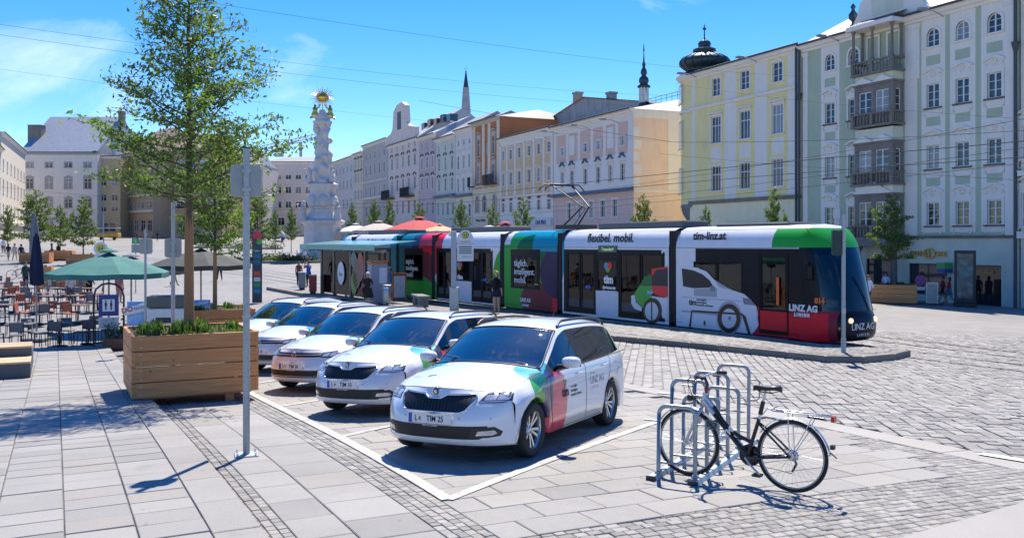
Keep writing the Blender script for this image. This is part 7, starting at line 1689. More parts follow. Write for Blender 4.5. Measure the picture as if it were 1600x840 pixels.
# ================================================================== street furniture
def gz(x, y, dz=0): return (x, y, g(x, y)+dz)
GALVP = mat('galvanised pole', (.36,.385,.395), .5, .6, var=.22, scale=20, bump=.06)
def sign_pole(x, y, h, rz, label, zs, bw, bh, plate_=True, z0=0., rad=.038):
    o = empty('sign_pole', gz(x, y, z0), rz, label, 'sign pole', 'metal poles with boxed signs')
    MB().cyl((0,0,0),(0,0,h), rad, n=14).build('post', GALVP, o); MB().lathe([(rad+.002,h-.005),(rad+.002,h+.01),(.001,h+.02)], 14).build('cap', DARKMETAL, o)
    if plate_:
        MB().bev((0,0,.012), (.26,.26,.018), .004).build('base_plate', GALVP, o)
        for a in (-.1, .1):
            for b in (-.1, .1): MB().cyl((a,b,.02),(a,b,.05),.012,n=6).build('anchor_bolt', CHROME, o)
    bx = MB(); r = .05; P_ = []
    for cx, cz, a0 in ((bw/2-r, bh/2-r, 0), (-bw/2+r, bh/2-r, 90), (-bw/2+r, -bh/2+r, 180), (bw/2-r, -bh/2+r, 270)): P_ += [(cx+r*math.cos(R(a0+30*i)), cz+r*math.sin(R(a0+30*i))) for i in range(4)]
    bx.prism(P_, -.09, -.02, 0, XZ((.0, 0, zs))); b_ = bx.build('sign_box', mat('sign back grey', (.30,.31,.31), .45, .5, var=.15), o)
    bx = MB(); ring = [(a*1.05, c*1.05) for a, c in P_]; bx.prism(ring, -.105, -.088, 0, XZ((0, 0, zs))); bx.build('sign_face', mat('sign rim', (.45,.46,.46), .4, .4), b_)
    MB().bx(-.05,-.05,zs+bh*.3-.02,.05,.025,zs+bh*.3+.02).bx(-.05,-.05,zs-bh*.3-.02,.05,.025,zs-bh*.3+.02).build('clamp', GALVP, o)
    return o
px_, py_ = hit(385, 711); sign_pole(px_, py_, 3.5, R(18), 'tall galvanised pole with boxed sign standing before the planter', 3.13, .33, .35)
sign_pole(-6.62, 17.5, 3.62, R(20), 'galvanised pole with boxed sign just behind the big planter', 2.72, .30, .36)
sign_pole(-9.82, 24., 3.45, R(15), 'thin galvanised pole with boxed sign beside the green parasol', 3.0, .32, .40, rad=.032)
sx_, sy_ = hit(1318, 550, PH); o = empty('traffic_light_pole', gz(sx_, sy_, PH), R(-10), 'grey pole with dark signal box on the platform before the tram nose', 'traffic light')
MB().cyl((0,0,0),(0,0,3.45), .05, n=12).build('post', GALVP, o)
m = MB(); m.bev((-.16, .05, 2.75), (.22, .24, .66), .03); sb = m.build('signal_box', mat('signal green black', (.015,.04,.035), .5), o); MB().bx(-.05,-.02,2.55,.0,.02,2.6).bx(-.05,-.02,2.92,.0,.02,2.97).build('bracket', BLACK, o)
MB().bev((.0,-.055,1.05), (.09,.03,.16), .01).build('sticker_plate', mat('sign rim'), o); MB().cyl((0,0,0),(0,0,.35),.062,n=12).build('sleeve', GALVP, o)
# totem of the car sharing station
tx_, ty_ = -13.2, 46.4; o = empty('totem', gz(tx_, ty_), R(16), 'slim dark information totem with colourful round top and pictograms', 'sign')
NAVY = mat('totem navy', (.02,.055,.075), .4); MB().bev((0,0,1.85), (.50,.16,3.7), .02).build('panel', NAVY, o)
for cx, cz, r_, c_ in ((.02,3.45,.24,'#d92f4b'),(.10,3.15,.15,'#3fae45'),(-.12,3.2,.12,'#7a2340')):
    m = MB(); P_ = [(max(-.25, min(.25, cx+r_*math.cos(2*math.pi*k/20))), max(0, min(3.7, cz+r_*math.sin(2*math.pi*k/20)))) for k in range(20)]; m.prism(P_, .081, .083+.002*(r_ < .2)+.002*(r_ < .14), 0, XZ()); m.build('top_circle', mat('dot '+c_, c_, .4), o)
lettering('tim', .2, Matrix.Translation((0,-.083,2.62)) @ Matrix.Rotation(math.pi/2,4,'X'), mat('white print', (.75,.75,.77), .4, var=.02), o, depth=.002)
for k, c_ in enumerate(('#1d6f80','#20607c','#123a50','#d9452b','#c9c5bd','#1d8a5f','#1c79a8')): MB().bx(-.16,-.086,2.30-.30*k,.16,-.081,2.52-.30*k).build('pictogram', mat('picto '+c_, c_, .4), o)
# ---- tram stop
def PZ(s, n): p = tp(s, n); return p.x, p.y, g(p.x, p.y)+PH
TRZ = math.atan2(TN.x, -TN.y)   # faces outwards
def shelter():
    s0, s1 = 21.8, 32.2; p = PZ(30.5, 2.3); o = empty('tram_shelter', PZ(s0, 2.3), math.atan2(TD.y, TD.x), 'glass tram shelter with turquoise roof and printed panes', 'shelter'); L_ = s1-s0
    brz = mat('bronze post', (.16,.14,.12), .4, .6); TQ = mat('turquoise glass', (.20,.62,.56), .15, var=.05, Transmission_Weight=.45)
    zz = lambda s: 0.
    for s in (2.2, 4.1, 6.5, 8.4): MB().bx(s-.09,-.16,0,s+.09,.02,2.55).build('post', brz, o)
    m = MB(); m.add([(-.3,.55,2.80),(L_,.55,2.80),(L_,-1.7,3.02),(-.3,-1.7,3.02),(-.3,.55,2.83),(L_,.55,2.83),(L_,-1.7,3.05),(-.3,-1.7,3.05)], [(3,2,1,0),(4,5,6,7),(0,1,5,4),(1,2,6,5),(2,3,7,6),(3,0,4,7)]); m.build('roof', TQ, o)
    MB().bx(-.3,.55,2.56,L_,.57,2.86).build('fascia_glass', TQ, o)
    MB().bx(-.2,-.12,2.48,L_-.1,0.02,2.62).build('beam', STEEL, o)
    for k in range(7): MB().bx(.8+k*1.35,.1,2.50,1.05+k*1.35,.55,2.80).build('bracket', mat('teal bracket', (.02,.12,.11), .5), o)
    PG = glass_clear('shelter glass', (.85,.95,.92), .95, .02, .5, .0)
    for a, b in ((2.3,4.0),(4.2,6.4),(6.6,8.3)):
        w = MB().bx(a,-.05,.15,b,-.03,2.5).build('pane', PG, o)
        if (a, b) == (4.2, 6.4): pass
    for (cx, cz, rx, rz_, c_) in ((3.6,1.7,.42,.75,'#b03048'),(3.1,1.35,.55,.8,'#5c4a44'),(2.75,.85,.42,.6,'#5c8a35'),(2.7,2.05,.4,.4,'#2f6f74')):
        m = MB(); P_ = [(max(2.32, min(3.98, cx+rx*math.cos(2*math.pi*k/22))), max(.2, min(2.48, cz+rz_*math.sin(2*math.pi*k/22)))) for k in range(22)]; m.prism(P_, .02+.002*(cz < 1.5), .022+.002*(cz < 1.5), 0, Matrix(((-1,0,0,6.3),(0,0,1,0),(0,1,0,0),(0,0,0,1)))); m.build('pane_print', mat('film '+c_, c_, .3), o)
    m = MB(); m.prism([(5.35+.48*math.cos(2*math.pi*k/26), 1.3+.62*math.sin(2*math.pi*k/26)) for k in range(26)], .03, .035, 0, Matrix(((1,0,0,0),(0,0,1,0),(0,1,0,0),(0,0,0,1)))); m.build('pane_print', mat('white print', (.75,.75,.77), .4, var=.02), o)
    lettering('tim', .32, Matrix.Translation((5.35,.04,1.15)) @ Matrix.Rotation(math.pi,4,'Z') @ Matrix.Rotation(math.pi/2,4,'X'), mat('print ink', (.01,.01,.012), .4), o, depth=.002)
    MB().bx(2.6,-.75,.42,6.2,-.35,.48).bx(2.8,-.6,0,2.9,-.5,.42).bx(6.0,-.6,0,6.1,-.5,.42).build('seat', STEEL, o)
shelter()
x, y = hit(590, 474, PH); o = empty('ticket_machine', gz(x, y, PH), R(28), 'grey ticket machine with orange top on the platform', 'ticket machine')
MB().bev((0,0,1.0),(.85,.6,1.9),.02).build('body', mat('machine grey', (.33,.33,.38), .5), o); MB().bev((0,0,2.02),(.92,.66,.18),.05).build('top', mat('machine orange', (.70,.17,.03), .5), o); MB().bx(-.02,-.312,1.0,.36,-.302,1.75).build('notice', mat('paper white', (.7,.7,.7), .7), o)
x, y = hit(603, 476, PH); o = empty('litter_bin', gz(x+.1, y-.35, PH), 0, 'steel litter bin standing before the ticket machine', 'bin'); MB().lathe([(.18,0),(.2,.02),(.2,.95),(.18,.97),(.17,.9)], 16).build('drum', STEEL, o); MB().lathe([(.205,.80),(.205,.86)], 16).build('rim', CHROME, o)
x, y = hit(624, 470, PH); o = empty('information_board', gz(x, y, PH), R(22), 'orange framed information board on the platform', 'sign'); RO = mat('frame orange', (.55,.10,.03), .5)
for a in (-.33,.33): MB().bx(a-.035,-.03,0,a+.035,.03,1.45).build('leg', RO, o)
MB().bx(-.3,-.03,1.28,.3,.03,1.42).build('head_board', RO, o); MB().bx(-.3,-.02,.18,.3,.02,1.27).build('notice', mat('paper white', (.7,.7,.7), .7), o); MB().tube([(-.25,-.024,.55),(-.1,-.024,.9),(.05,-.024,.6),(.2,-.024,.85)],.012,4).build('map_print', mat('grey print', (.22,.22,.23), .5), o); MB().bx(-.3,.02,.14,.3,.5,.18).build('stay', RO, o)
x, y = hit(657, 478, PH); o = empty('bench', gz(x, y, PH), math.atan2(TD.y, TD.x)-.25, 'plain grey concrete bench on the platform', 'bench'); CN = mat('concrete', (.20,.20,.195), .85, var=.2, bump=.2)
MB().bev((0,0,.46),(1.75,.55,.12),.015).build('seat', CN, o)
for a in (-.55,.55): MB().bev((a,0,.2),(.42,.42,.40),.015).build('leg', CN, o)
def stop_sign():
    x, y = hit(709, 485, PH); o = empty('stop_sign', gz(x, y, PH), R(4), 'white tram stop sign with round top on a square grey post', 'sign')
    MB().bev((0,0,1.7),(.24,.2,3.35),.015).build('post', mat('post grey', (.42,.43,.45), .5, .3), o); MB().bev((.02,-.02,.50),(.40,.3,1.0),.02).build('post_box', STEEL, o)
    w = mat('sign white', (.74,.74,.73), .4, var=.05); P_ = [(.14,2.1),(.14+.70,2.1),(.14+.70,3.0)]+[(.49+.35*math.cos(R(a)), 3.0+.42*math.sin(R(a))) for a in range(15, 180, 15)]+[(.14,3.0)]
    p = MB().prism(P_, .0, .06, 0, XZ()).build('panel', w, o)
    MB().prism([(.49+.13*math.cos(2*math.pi*k/20), 3.2+.13*math.sin(2*math.pi*k/20)) for k in range(20)], .061, .066, 0, XZ()).build('roundel', mat('stop yellow', (.72,.58,.04), .4), p); MB().tube([(.49+.135*math.cos(2*math.pi*k/20),-.066,3.2+.135*math.sin(2*math.pi*k/20)) for k in range(20)],.014,5,closed=True).build('roundel_rim', mat('stop green', (.02,.15,.06), .4), p)
    lettering('H', .2, Matrix.Translation((.49,-.068,3.13)) @ Matrix.Rotation(math.pi/2,4,'X'), mat('stop green'), p, depth=.002, bold=.006); lettering('Hauptplatz', .1, Matrix.Translation((.49,-.062,2.9)) @ Matrix.Rotation(math.pi/2,4,'X'), mat('print ink', (.01,.01,.012), .4), p, depth=.002)
    for k in range(4): MB().bx(.22,-.066,2.42+.09*k,.76,-.061,2.46+.09*k).build('line', mat('print ink'), p)
    lettering('LINZ AG', .11, Matrix.Translation((.55,-.062,2.25)) @ Matrix.Rotation(math.pi/2,4,'X'), mat('grey print'), p, depth=.002); MB().bx(.12,-.064,2.83,.86,-.06,2.85).build('seam', mat('grey print'), p)
    MB().cyl((-.14,0,3.3),(.05,0,3.3),.05).sphere((-.16,-.02,3.22),.07,8,6).build('camera_arm', w, o)
stop_sign()
for px, py, lab, c_ in ((472, 452, 'slim steel litter bin at the platform end nearer the totem', '#8a8d8f'), (489, 458, 'litter bin with red and yellow stickers beside the shelter', '#a04038')):
    x, y = hit(px, py, PH); o = empty('litter_bin', gz(x, y, PH), .2, lab, 'bin'); MB().bev((0,0,.55),(.42,.42,.9),.02).build('box', mat('bin '+c_, c_, .5, .2), o); MB().bev((0,0,1.03),(.46,.46,.06),.015).build('lid', STEEL, o); MB().bx(-.16,-.16,0,.16,.16,.1).build('foot', DARKMETAL, o)
# ---- before the hotel
def no_stopping(px, py, label):
    x, y = hit(px, py); o = empty('no_stopping_sign', gz(x, y), R(-20), label, 'sign', 'no stopping signs'); MB().tube([(-.33,0,0),(-.33,0,1.35),(-.2,0,1.68),(0,0,1.78),(.2,0,1.68),(.33,0,1.35),(.33,0,0)],.025,6).build('frame', DARKMETAL, o)
    T = XZ(); ci = lambda r_: [(r_*math.cos(2*math.pi*k/24), 1.42+r_*math.sin(2*math.pi*k/24)) for k in range(24)]
    d = MB().prism(ci(.31), .02, .035, 0, T).build('disc', mat('sign red', (.50,.03,.05), .4), o); MB().prism(ci(.25), .036, .04, 0, T).build('disc_field', mat('sign deep blue', (.05,.04,.30), .4), d)
    for a in (45, -45): MB().bev((0,-.044,1.42),(.5,.006,.05),.001,M=Matrix.Translation((0,0,1.42)) @ Matrix.Rotation(R(a),4,'Y') @ Matrix.Translation((0,0,-1.42))).build('bar', mat('sign red'), d)
    MB().bx(-.26,-.03,.82,.26,-.015,1.03).build('plate', mat('sign white', (.74,.74,.73), .4, var=.05), o); MB().bx(-.4,-.35,0,.4,.35,.05).build('base', DARKMETAL, o)
    lettering('<->', .13, Matrix.Translation((0,-.032,.88)) @ Matrix.Rotation(math.pi/2,4,'X'), mat('print ink'), o, depth=.001)
no_stopping(1438, 474, 'round no stopping sign beside the hotel planter'); no_stopping(1575, 474, 'round no stopping sign before the stone stair wall')
x, y = hit(1456, 475); o = empty('a_board', gz(x, y), R(-15), 'pale folding notice board between the hotel planter and the display column', 'sign board'); MB().bx(-.3,-.04,.05,.3,.04,1.25).build('panel', mat('board cream', (.48,.43,.36), .6), o); MB().bx(-.34,-.05,0,-.28,.05,1.3).bx(-.34,-.05,1.24,.34,.05,1.32).bx(.28,-.05,0,.34,.05,1.24).build('frame', STEEL, o); MB().bx(-.6,-.4,0,.6,.4,.04).build('foot', DARKMETAL, o)
x, y = hit(1508, 478); o = empty('display_column', gz(x, y), R(-28), 'tall black advertising display column before the hotel', 'display'); MB().bev((0,0,1.75),(1.15,.55,3.1),.02).build('housing', BLACK, o); MB().bev((0,0,.1),(1.25,.65,.2),.02).build('plinth', DARKMETAL, o)
sc_ = raw('display screen', (.01,.03,.05), .1); t_ = NT(sc_); ob_ = t_.obj(); sp_ = t_.new('ShaderNodeSeparateXYZ'); t_.l(ob_, sp_.inputs[0]); nz_ = t_.noise(2.6, 3, .5, ob_); t_.l(t_.ramp(nz_, [(.35,(.004,.006,.01)),(.55,(.01,.06,.12)),(.75,(.03,.15,.22))]), t_.b.inputs['Emission Color']); t_.b.inputs['Emission Strength'].default_value = .22
MB().bx(-.42,-.282,.45,.42,-.277,3.1).build('screen', sc_, o)
x, y = hit(1541, 474); o = empty('utility_cabinet', gz(x, y), R(-24), 'light grey utility cabinet beside the display column', 'cabinet'); MB().bev((0,0,.72),(.78,.4,1.44),.015).build('body', mat('cabinet grey', (.45,.45,.43), .5), o); MB().bx(-.005,-.205,.08,.005,-.201,1.38).build('door_gap', BLACK, o); MB().bev((0,0,1.46),(.82,.44,.05),.01).build('cap', mat('cabinet grey'), o)
def stair_wall():
    a, b = Vector(hit(1556, 472)), Vector((px_at(1700, 55), 55.)); d = (b-a); L_ = d.length; o = empty('stair_wall', (a.x, a.y, g(a.x, a.y)), math.atan2(d.y, d.x), 'rough stone stair wall with sloping handrail at the picture edge', 'wall'); st = mat('stair stone', (.22,.21,.20), .85, var=.3, scale=2, bump=.4)
    rng = random.Random(3); zt_ = lambda x: 1.15+min(1., x/2.6)*1.1; z = 0.
    MB().prism([(-.02,-.5),(L_,-.5),(L_,zt_(L_)-.06),(2.6,zt_(2.6)-.06),(0,zt_(0)-.06)], -.5, -.05, 0, XZ()).build('core', st, o)
    while z < 2.2:
        h = rng.uniform(.28,.4); x = 0
        while x < L_:
            w = rng.uniform(.4,.9); top = min(z+h, zt_(x+w/2)-.04)
            if top > z+.08: MB().bev((x+w/2,-.03,(z+top)/2),(w-.02,.10,top-z-.02),.02).build('stone', st, o)
            x += w
        z += h
    MB().prism([(-.1,zt_(0)-.05),(2.6,zt_(2.6)-.05),(L_,zt_(L_)-.05),(L_,zt_(L_)+.08),(2.6,zt_(2.6)+.08),(-.1,zt_(0)+.08)], -.55, .1, 0, XZ()).build('coping', DARKKERB, o)
    f = empty('flower_box', (a.x+d.x*.32, a.y+d.y*.32, g(a.x, a.y)+2.3), math.atan2(d.y, d.x), 'red and pink flowers on top of the stone stair wall', 'flowers'); rg = np.random.default_rng(2)
    MB().bx(-.9,-.05,-.05,1.6,.35,.22).build('trough', mat('trough brown', (.09,.05,.03), .8), f); c = MB(); leaf_cloud(c, np.c_[rg.uniform(-1,1.7,900), rg.normal(size=900)*.2+.1, rg.normal(size=900)*.22+.4], .16, rg); c.build('leaves', SHRUB, f, kind='stuff'); c = MB(); leaf_cloud(c, np.c_[rg.uniform(-1,1.7,360), rg.normal(size=360)*.24, rg.normal(size=360)*.22+.45], .13, rg); c.build('blossoms', mat('pink blossom', (.55,.12,.12), .7, var=.5, scale=5), f, kind='stuff')
stair_wall()
# ================================================================== cafe
def parasol(x, y, z, r, top, edge, col, label, sides=8, rz=0., base=True, group='parasols', closed=False, sq=False):
    o = empty('parasol', (x, y, z), rz, label, 'parasol', group); cm = mat('canvas %s' % str(col), col, .85, var=.12, scale=2, streak=.1); n = sides
    pole = mat('parasol pole', (.35,.33,.3), .5, .4); MB().cyl((0,0,0),(0,0,top-.02),.03,n=8).build('pole', pole, o); MB().bev((0,0,.05),(.7,.7,.1),.02).build('base', CN, o)
    if closed:
        MB().lathe([(.04,top),(.07,top-.15),(.12,top-.5),(.17,top-1.2),(.19,top-1.6),(.15,top-1.75)], 9, sm=False).build('folded_canopy', cm, o)
        for k in range(5):
            a = 2*math.pi*k/5; MB().tube([(.07*math.cos(a),.07*math.sin(a),top-.1),(.16*math.cos(a+.2),.16*math.sin(a+.2),top-1.1),(.19*math.cos(a+.4),.19*math.sin(a+.4),top-1.72)],[.02,.055,.05],6).build('fold', cm, o)
        return o
    m = MB(); rows = []
    for f, dz in ((.0, 0), (.14, -.04), (.33, .0), (.66, .02), (1., 0)):
        row = []
        for k in range(2*n+1):
            a = math.pi*k/n+math.pi/n; rr = r*f*(1 if k % 2 == 0 else math.cos(math.pi/n)*.985); row.append((rr*math.cos(a), rr*math.sin(a), top-(top-edge)*f+dz-(.03*f if k % 2 else 0)))
        rows.append(row)
    rows.append([(p[0], p[1], p[2]-.16) for p in rows[-1]]); m.grid(rows, 0, False); m.build('canopy', cm, o)
    m = MB(); m.lathe([(.001,top+.12),(.14*r,top+.03),(.16*r,top-.02)], n, sm=False); m.build('vent_cap', cm, o)
    for k in range(n):
        a = 2*math.pi*k/n+math.pi/n; rb = MB().tube([(0,0,top-.06),(r*.98*math.cos(a),r*.98*math.sin(a),edge-.02)],.012,5).build('rib', pole, o)
        MB().tube([(0,0,edge-.25),(r*.5*math.cos(a),r*.5*math.sin(a),(top+edge)/2-.05)],.010,5).build('strut', pole, rb)
    return o
GP = (.04,.18,.155)
xg, yg = px_at(170, 28.5), 28.5; parasol(xg, yg, g(xg, yg), 1.85, 2.98, 2.32, GP, 'big turquoise green parasol over the cafe tables', 8, .2)
xg, yg = px_at(205, 33.5), 33.5; parasol(xg, yg, g(xg, yg), 2.05, 2.75, 2.25, (.20,.20,.21), 'grey parasol just behind the green one', 8, .5)
xg, yg = px_at(314, 32.), 32.; parasol(xg, yg, g(xg, yg), 1.75, 3.05, 2.45, (.055,.06,.05), 'dark olive parasol behind the foreground tree trunk', 8, .1)
xg, yg = px_at(57, 30.), 30.; parasol(xg, yg, g(xg, yg), 1, 3.6, 1, (.015,.02,.06), 'folded navy parasol standing among the cafe tables', closed=True)
xg, yg = px_at(54, 40.), 40.; parasol(xg, yg, g(xg, yg), 1, 4.4, 1, (.22,.22,.23), 'folded pale grey parasol behind the navy one', closed=True)
# parasols on the far side of the square
for px, Y, r, top, col, lab in ((592, 96, 2.9, 346, (.50,.43,.36), 'wide cream parasol beyond the tram under the young trees'), (556, 104, 2.6, 350, (.62,.60,.58), 'small white parasol beyond the shelter'), (656, 86, 3.5, 340, (.50,.05,.05), 'wide red parasol beyond the tram nearer the column'), (687, 80, 1.7, 351, (.55,.42,.24), 'small yellow parasol beside the red one'), (765, 76, 3.2, 354, (.62,.60,.58), 'white parasol half hidden behind the tram roof'), (790, 70, 3.4, 348, (.52,.06,.06), 'wide red parasol beyond the tram nearer the pantograph')):
    x = px_at(px, Y); z = g(x, Y); zt_ = CAMZ+(HOR-top)*Y/FPX-z; parasol(x, Y, z, r, zt_, zt_-r*.33, col, lab, 8, .3)
WICK = mat('chair grey', (.13,.14,.15), .6, var=.2); ORG = mat('chair orange', (.38,.10,.05), .55, var=.15); TBW = mat('table brown', (.13,.075,.05), .6, var=.2); TBG = mat('table slate', (.10,.11,.10), .6, var=.2)
def chair_proto(m):
    o = empty('cafe_chair'); MB().bev((0,0,.45),(.42,.42,.035),.012).build('seat', m, o); MB().bev((0,.2,.70),(.40,.03,.30),.01,M=Matrix.Translation((0,.2,.7)) @ Matrix.Rotation(R(-10),4,'X') @ Matrix.Translation((0,-.2,-.7))).build('backrest', m, o)
    for a in (-.18,.18):
        MB().tube([(a,-.18,.45),(a*1.1,-.2,0)],.013,6).build('leg', DARKMETAL, o); MB().tube([(a,.23,.85),(a,.19,.46),(a*1.1,.22,0)],.013,6).build('leg', DARKMETAL, o)
    return o
def table_proto(m):
    o = empty('cafe_table'); MB().bev((0,0,.74),(.75,.75,.035),.008).build('table_top', m, o); MB().cyl((0,0,.05),(0,0,.72),.03,n=8).build('stem', DARKMETAL, o)
    MB().lathe([(.001,.06),(.24,.03),(.25,0)],12).build('base', DARKMETAL, o); return o
P_c = {'g': chair_proto(WICK), 'o': chair_proto(ORG)}; P_t = {'b': table_proto(TBW), 's': table_proto(TBG)}; _first = {}
def put(proto, key, x, y, rz, label, cat, group):
    o = proto if key not in _first else copy_tree(proto); _first[key] = 1; o.location = gz(x, y); o.rotation_euler.z = rz; tag(o, label, cat, group); return o
rng = random.Random(5)
spots = [('front', [(-14,525),(33,543),(93,541),(138,537)]), ('second', [(8,505),(62,506),(122,505)]), ('third', [(22,487),(76,488),(118,487),(152,486)]), ('fourth', [(4,474),(46,473),(90,473),(132,473)]), ('back', [(-10,455),(15,463),(60,462),(102,462)])]
ORD = ('first', 'second', 'third', 'fourth'); i = 0
for row, pts in spots:
    for j, (px, py) in enumerate(pts):
        x, y = hit(px, py); kk = 's' if row == 'front' else 'b'
        put(P_t[kk], 't'+kk, x, y, rng.uniform(-.2,.2), ('slate' if kk == 's' else 'brown')+' topped cafe table, %s from the picture edge in the %s row' % (ORD[j], row), 'table', 'cafe tables')
        nk = 4 if row == 'front' else 3
        for k in range(nk):
            a = rng.uniform(-.2,.2)+k*2*math.pi/nk+(.3 if nk == 4 else i*1.1); cx, cy = x+.66*math.cos(a), y+.66*math.sin(a); ck = 'g' if (row == 'front' or rng.random() < .5) else 'o'
            q = a % (2*math.pi); side = ('right' if q < .79 or q > 5.5 else 'far' if q < 2.36 else 'left' if q < 3.93 else 'near')
            put(P_c[ck], 'c'+ck, cx, cy, a-math.pi/2, ('dark grey' if ck == 'g' else 'orange')+' cafe chair on the %s side of the %s table in the %s row' % (side, ORD[j], row), 'chair', 'cafe chairs')
        i += 1
def toilet_sign():
    x, y = hit(170, 546); o = empty('toilet_sign', gz(x, y), R(15), 'blue toilet sign on an arched black stand', 'sign'); MB().tube([(-.42,0,0),(-.42,0,1.6),(-.36,0,1.82),(-.2,0,1.96),(0,0,2.0),(.2,0,1.96),(.36,0,1.82),(.42,0,1.6),(.42,0,0)],.03,7).build('stand', DARKMETAL, o)
    b = MB().bx(-.28,-.04,1.02,.28,.0,1.66).build('board', mat('sign deep navy', (.015,.03,.20), .4), o); MB().bx(-.17,-.045,1.16,.17,-.041,1.52).build('field', mat('sign white', (.74,.74,.73), .4, var=.05), b)
    for sx2 in (-.075,.075):
        m = MB(); m.prism([(sx2+.028*math.cos(2*math.pi*k/12),1.47+.028*math.sin(2*math.pi*k/12)) for k in range(12)],.046,.048,0,XZ()); m.prism([(sx2-.035,1.32),(sx2-.03,1.43),(sx2+.03,1.43),(sx2+.035,1.32),(sx2+.02,1.32),(sx2+.02,1.2),(sx2-.02,1.2),(sx2-.02,1.32)],.046,.048,0,XZ()); m.build('pictogram', mat('print ink'), b)
    MB().bx(-.28,-.03,.62,.28,-.01,.98).build('notice', mat('board grey white', (.6,.6,.58), .6), o)
    for k in range(5): MB().bx(-.24,-.034,.68+.055*k,.2-.05*(k % 2),-.031,.70+.055*k).build('line', mat('grey print'), o)
    MB().bx(-.42,-.01,.2,.42,.01,.24).build('cross_bar', DARKMETAL, o)
toilet_sign()
x, y = hit(178, 546); o = empty('flower_trough', gz(x+.25, y-.1), R(12), 'reddish brown trough with leafy plants under the toilet sign', 'planter'); MB().bev((0,0,.19),(.95,.38,.34),.02).build('trough', mat('terracotta trough', (.22,.09,.05), .8, var=.2), o); rg = np.random.default_rng(6); c = MB(); leaf_cloud(c, np.c_[rg.uniform(-.45,.45,420), rg.normal(size=420)*.12, np.abs(rg.normal(size=420))*.2+.38], .11, rg); c.build('plants', SHRUB, o, kind='stuff')
def ad_stand(px, Y, ztop, label, w=.62):
    x = px_at(px, Y); z = g(x, Y); top = CAMZ+(HOR-ztop)*Y/FPX-z; o = empty('newspaper_stand', (x, Y, z), R(10), label, 'stand', 'newspaper stands'); sk = raw('poster blue', (.10,.28,.62), .5); t = NT(sk); n_ = t.noise(2.2, 5, .6, t.obj()); t.l(t.ramp(n_, [(.4,(.06,.22,.60)),(.55,(.25,.48,.75)),(.7,(.7,.75,.8))]), t.b.inputs['Base Color'])
    MB().bx(-w/2,-.05,.3,w/2,.05,top-.12).build('poster', sk, o); MB().bx(-w/2,-.2,0,w/2,.2,.3).build('foot', STEEL, o)
    s_ = MB(); s_.bev((-.05,-.08,top-.33),(w*1.15,.06,.24),.02,M=Matrix.Translation((-.05,0,top-.33)) @ Matrix.Rotation(R(-12),4,'Y') @ Matrix.Translation((.05,0,-top+.33))); h = s_.build('header', mat('sign white', (.74,.74,.73), .4, var=.05), o)
    lettering('DO', .2, Matrix.Translation((-.12,-.115,top-.38)) @ Matrix.Rotation(R(-12),4,'Y') @ Matrix.Rotation(math.pi/2,4,'X'), mat('sign red'), h, depth=.002, align='RIGHT', bold=.005); lettering('Nachrichten', .12, Matrix.Translation((-.10,-.115,top-.36)) @ Matrix.Rotation(R(-12),4,'Y') @ Matrix.Rotation(math.pi/2,4,'X'), mat('plate blue', (.02,.08,.42), .4), h, depth=.002, align='LEFT')
ad_stand(217, 25.5, 464, 'blue newspaper stand beside the flower trough'); ad_stand(311, 26.5, 462, 'blue newspaper stand just behind the tree trunk')
x = px_at(264, 25.); o = empty('service_cart', gz(x, 25.), R(12), 'white service cart with grey lid behind the planter', 'cart'); MB().bev((0,0,.75),(1.05,.6,1.1),.03).build('body', mat('cart white', (.66,.66,.64), .5), o); MB().bev((0,0,1.48),(1.1,.66,.32),.04).build('lid', mat('cart grey green', (.10,.115,.10), .6), o); MB().bx(-.3,-.31,.9,.15,-.302,1.05).build('slot', BLACK, o)
for a in (-.35,.35): MB().cyl((a,-.25,.1),(a,-.2,.1),.1,n=12).build('wheel', RUBBER, o)
def seat_steps():
    a = Vector(hit(48, 590, .12)); o = empty('seating_steps', (a.x, a.y, g(a.x, a.y)+.12), rzp, 'stepped seating block of grey boxes with wooden tops at the picture edge', 'seating'); gr = mat('step grey', (.09,.10,.11), .7, var=.2)
    for i, (x0, x1, y0, y1, h) in enumerate(((-.75,0,0,1.0,.34),(-1.5,-.75,.2,1.5,.50),(-.75,0,1.0,1.9,.56),(-1.5,-.75,1.5,2.5,.72),(-2.4,-1.5,.2,1.6,.78),(-.75,0,1.9,2.8,.42),(-2.4,-1.5,1.6,3.2,.56))):
        bl = MB().bx(x0+.004,y0+.004,0,x1-.004,y1-.004,h-.05).build('step_box', gr, o)
        n = 4
        for k in range(n): MB().bev(((x0+x1)/2, y0+(y1-y0)*(k+.5)/n, h-.02),(x1-x0-.01,(y1-y0)/n-.012,.045),.006).build('plank', wood_mat('pale planks', (.52,.38,.22)) if 'pale planks' not in bpy.data.materials else bpy.data.materials['pale planks'], bl)
seat_steps()
# signs further back on the left
x, y = px_at(158, 48.), 48.; o = empty('bus_stop_sign', gz(x, y), R(12), 'yellow and green round bus stop sign beyond the cafe', 'sign'); MB().cyl((.12,0,0),(.12,0,4.6),.035,n=8).build('post', GALVP, o); zc = CAMZ+(HOR-388)*48/FPX-g(x, y); d = MB().prism([(.36*math.cos(2*math.pi*k/24),zc+.36*math.sin(2*math.pi*k/24)) for k in range(24)],.05,.08,0,XZ()).build('disc', mat('sign white', (.74,.74,.73), .4, var=.05), o); MB().prism([(.24*math.cos(2*math.pi*k/24),zc+.24*math.sin(2*math.pi*k/24)) for k in range(24)],.081,.086,0,XZ()).build('roundel', mat('stop yellow'), d); lettering('H', .36, Matrix.Translation((0,-.09,zc-.13)) @ Matrix.Rotation(math.pi/2,4,'X'), mat('stop green'), d, depth=.002, bold=.01); MB().bx(-.34,-.06,zc-1.1,.34,-.03,zc-.3).build('timetable', mat('sign white'), o)
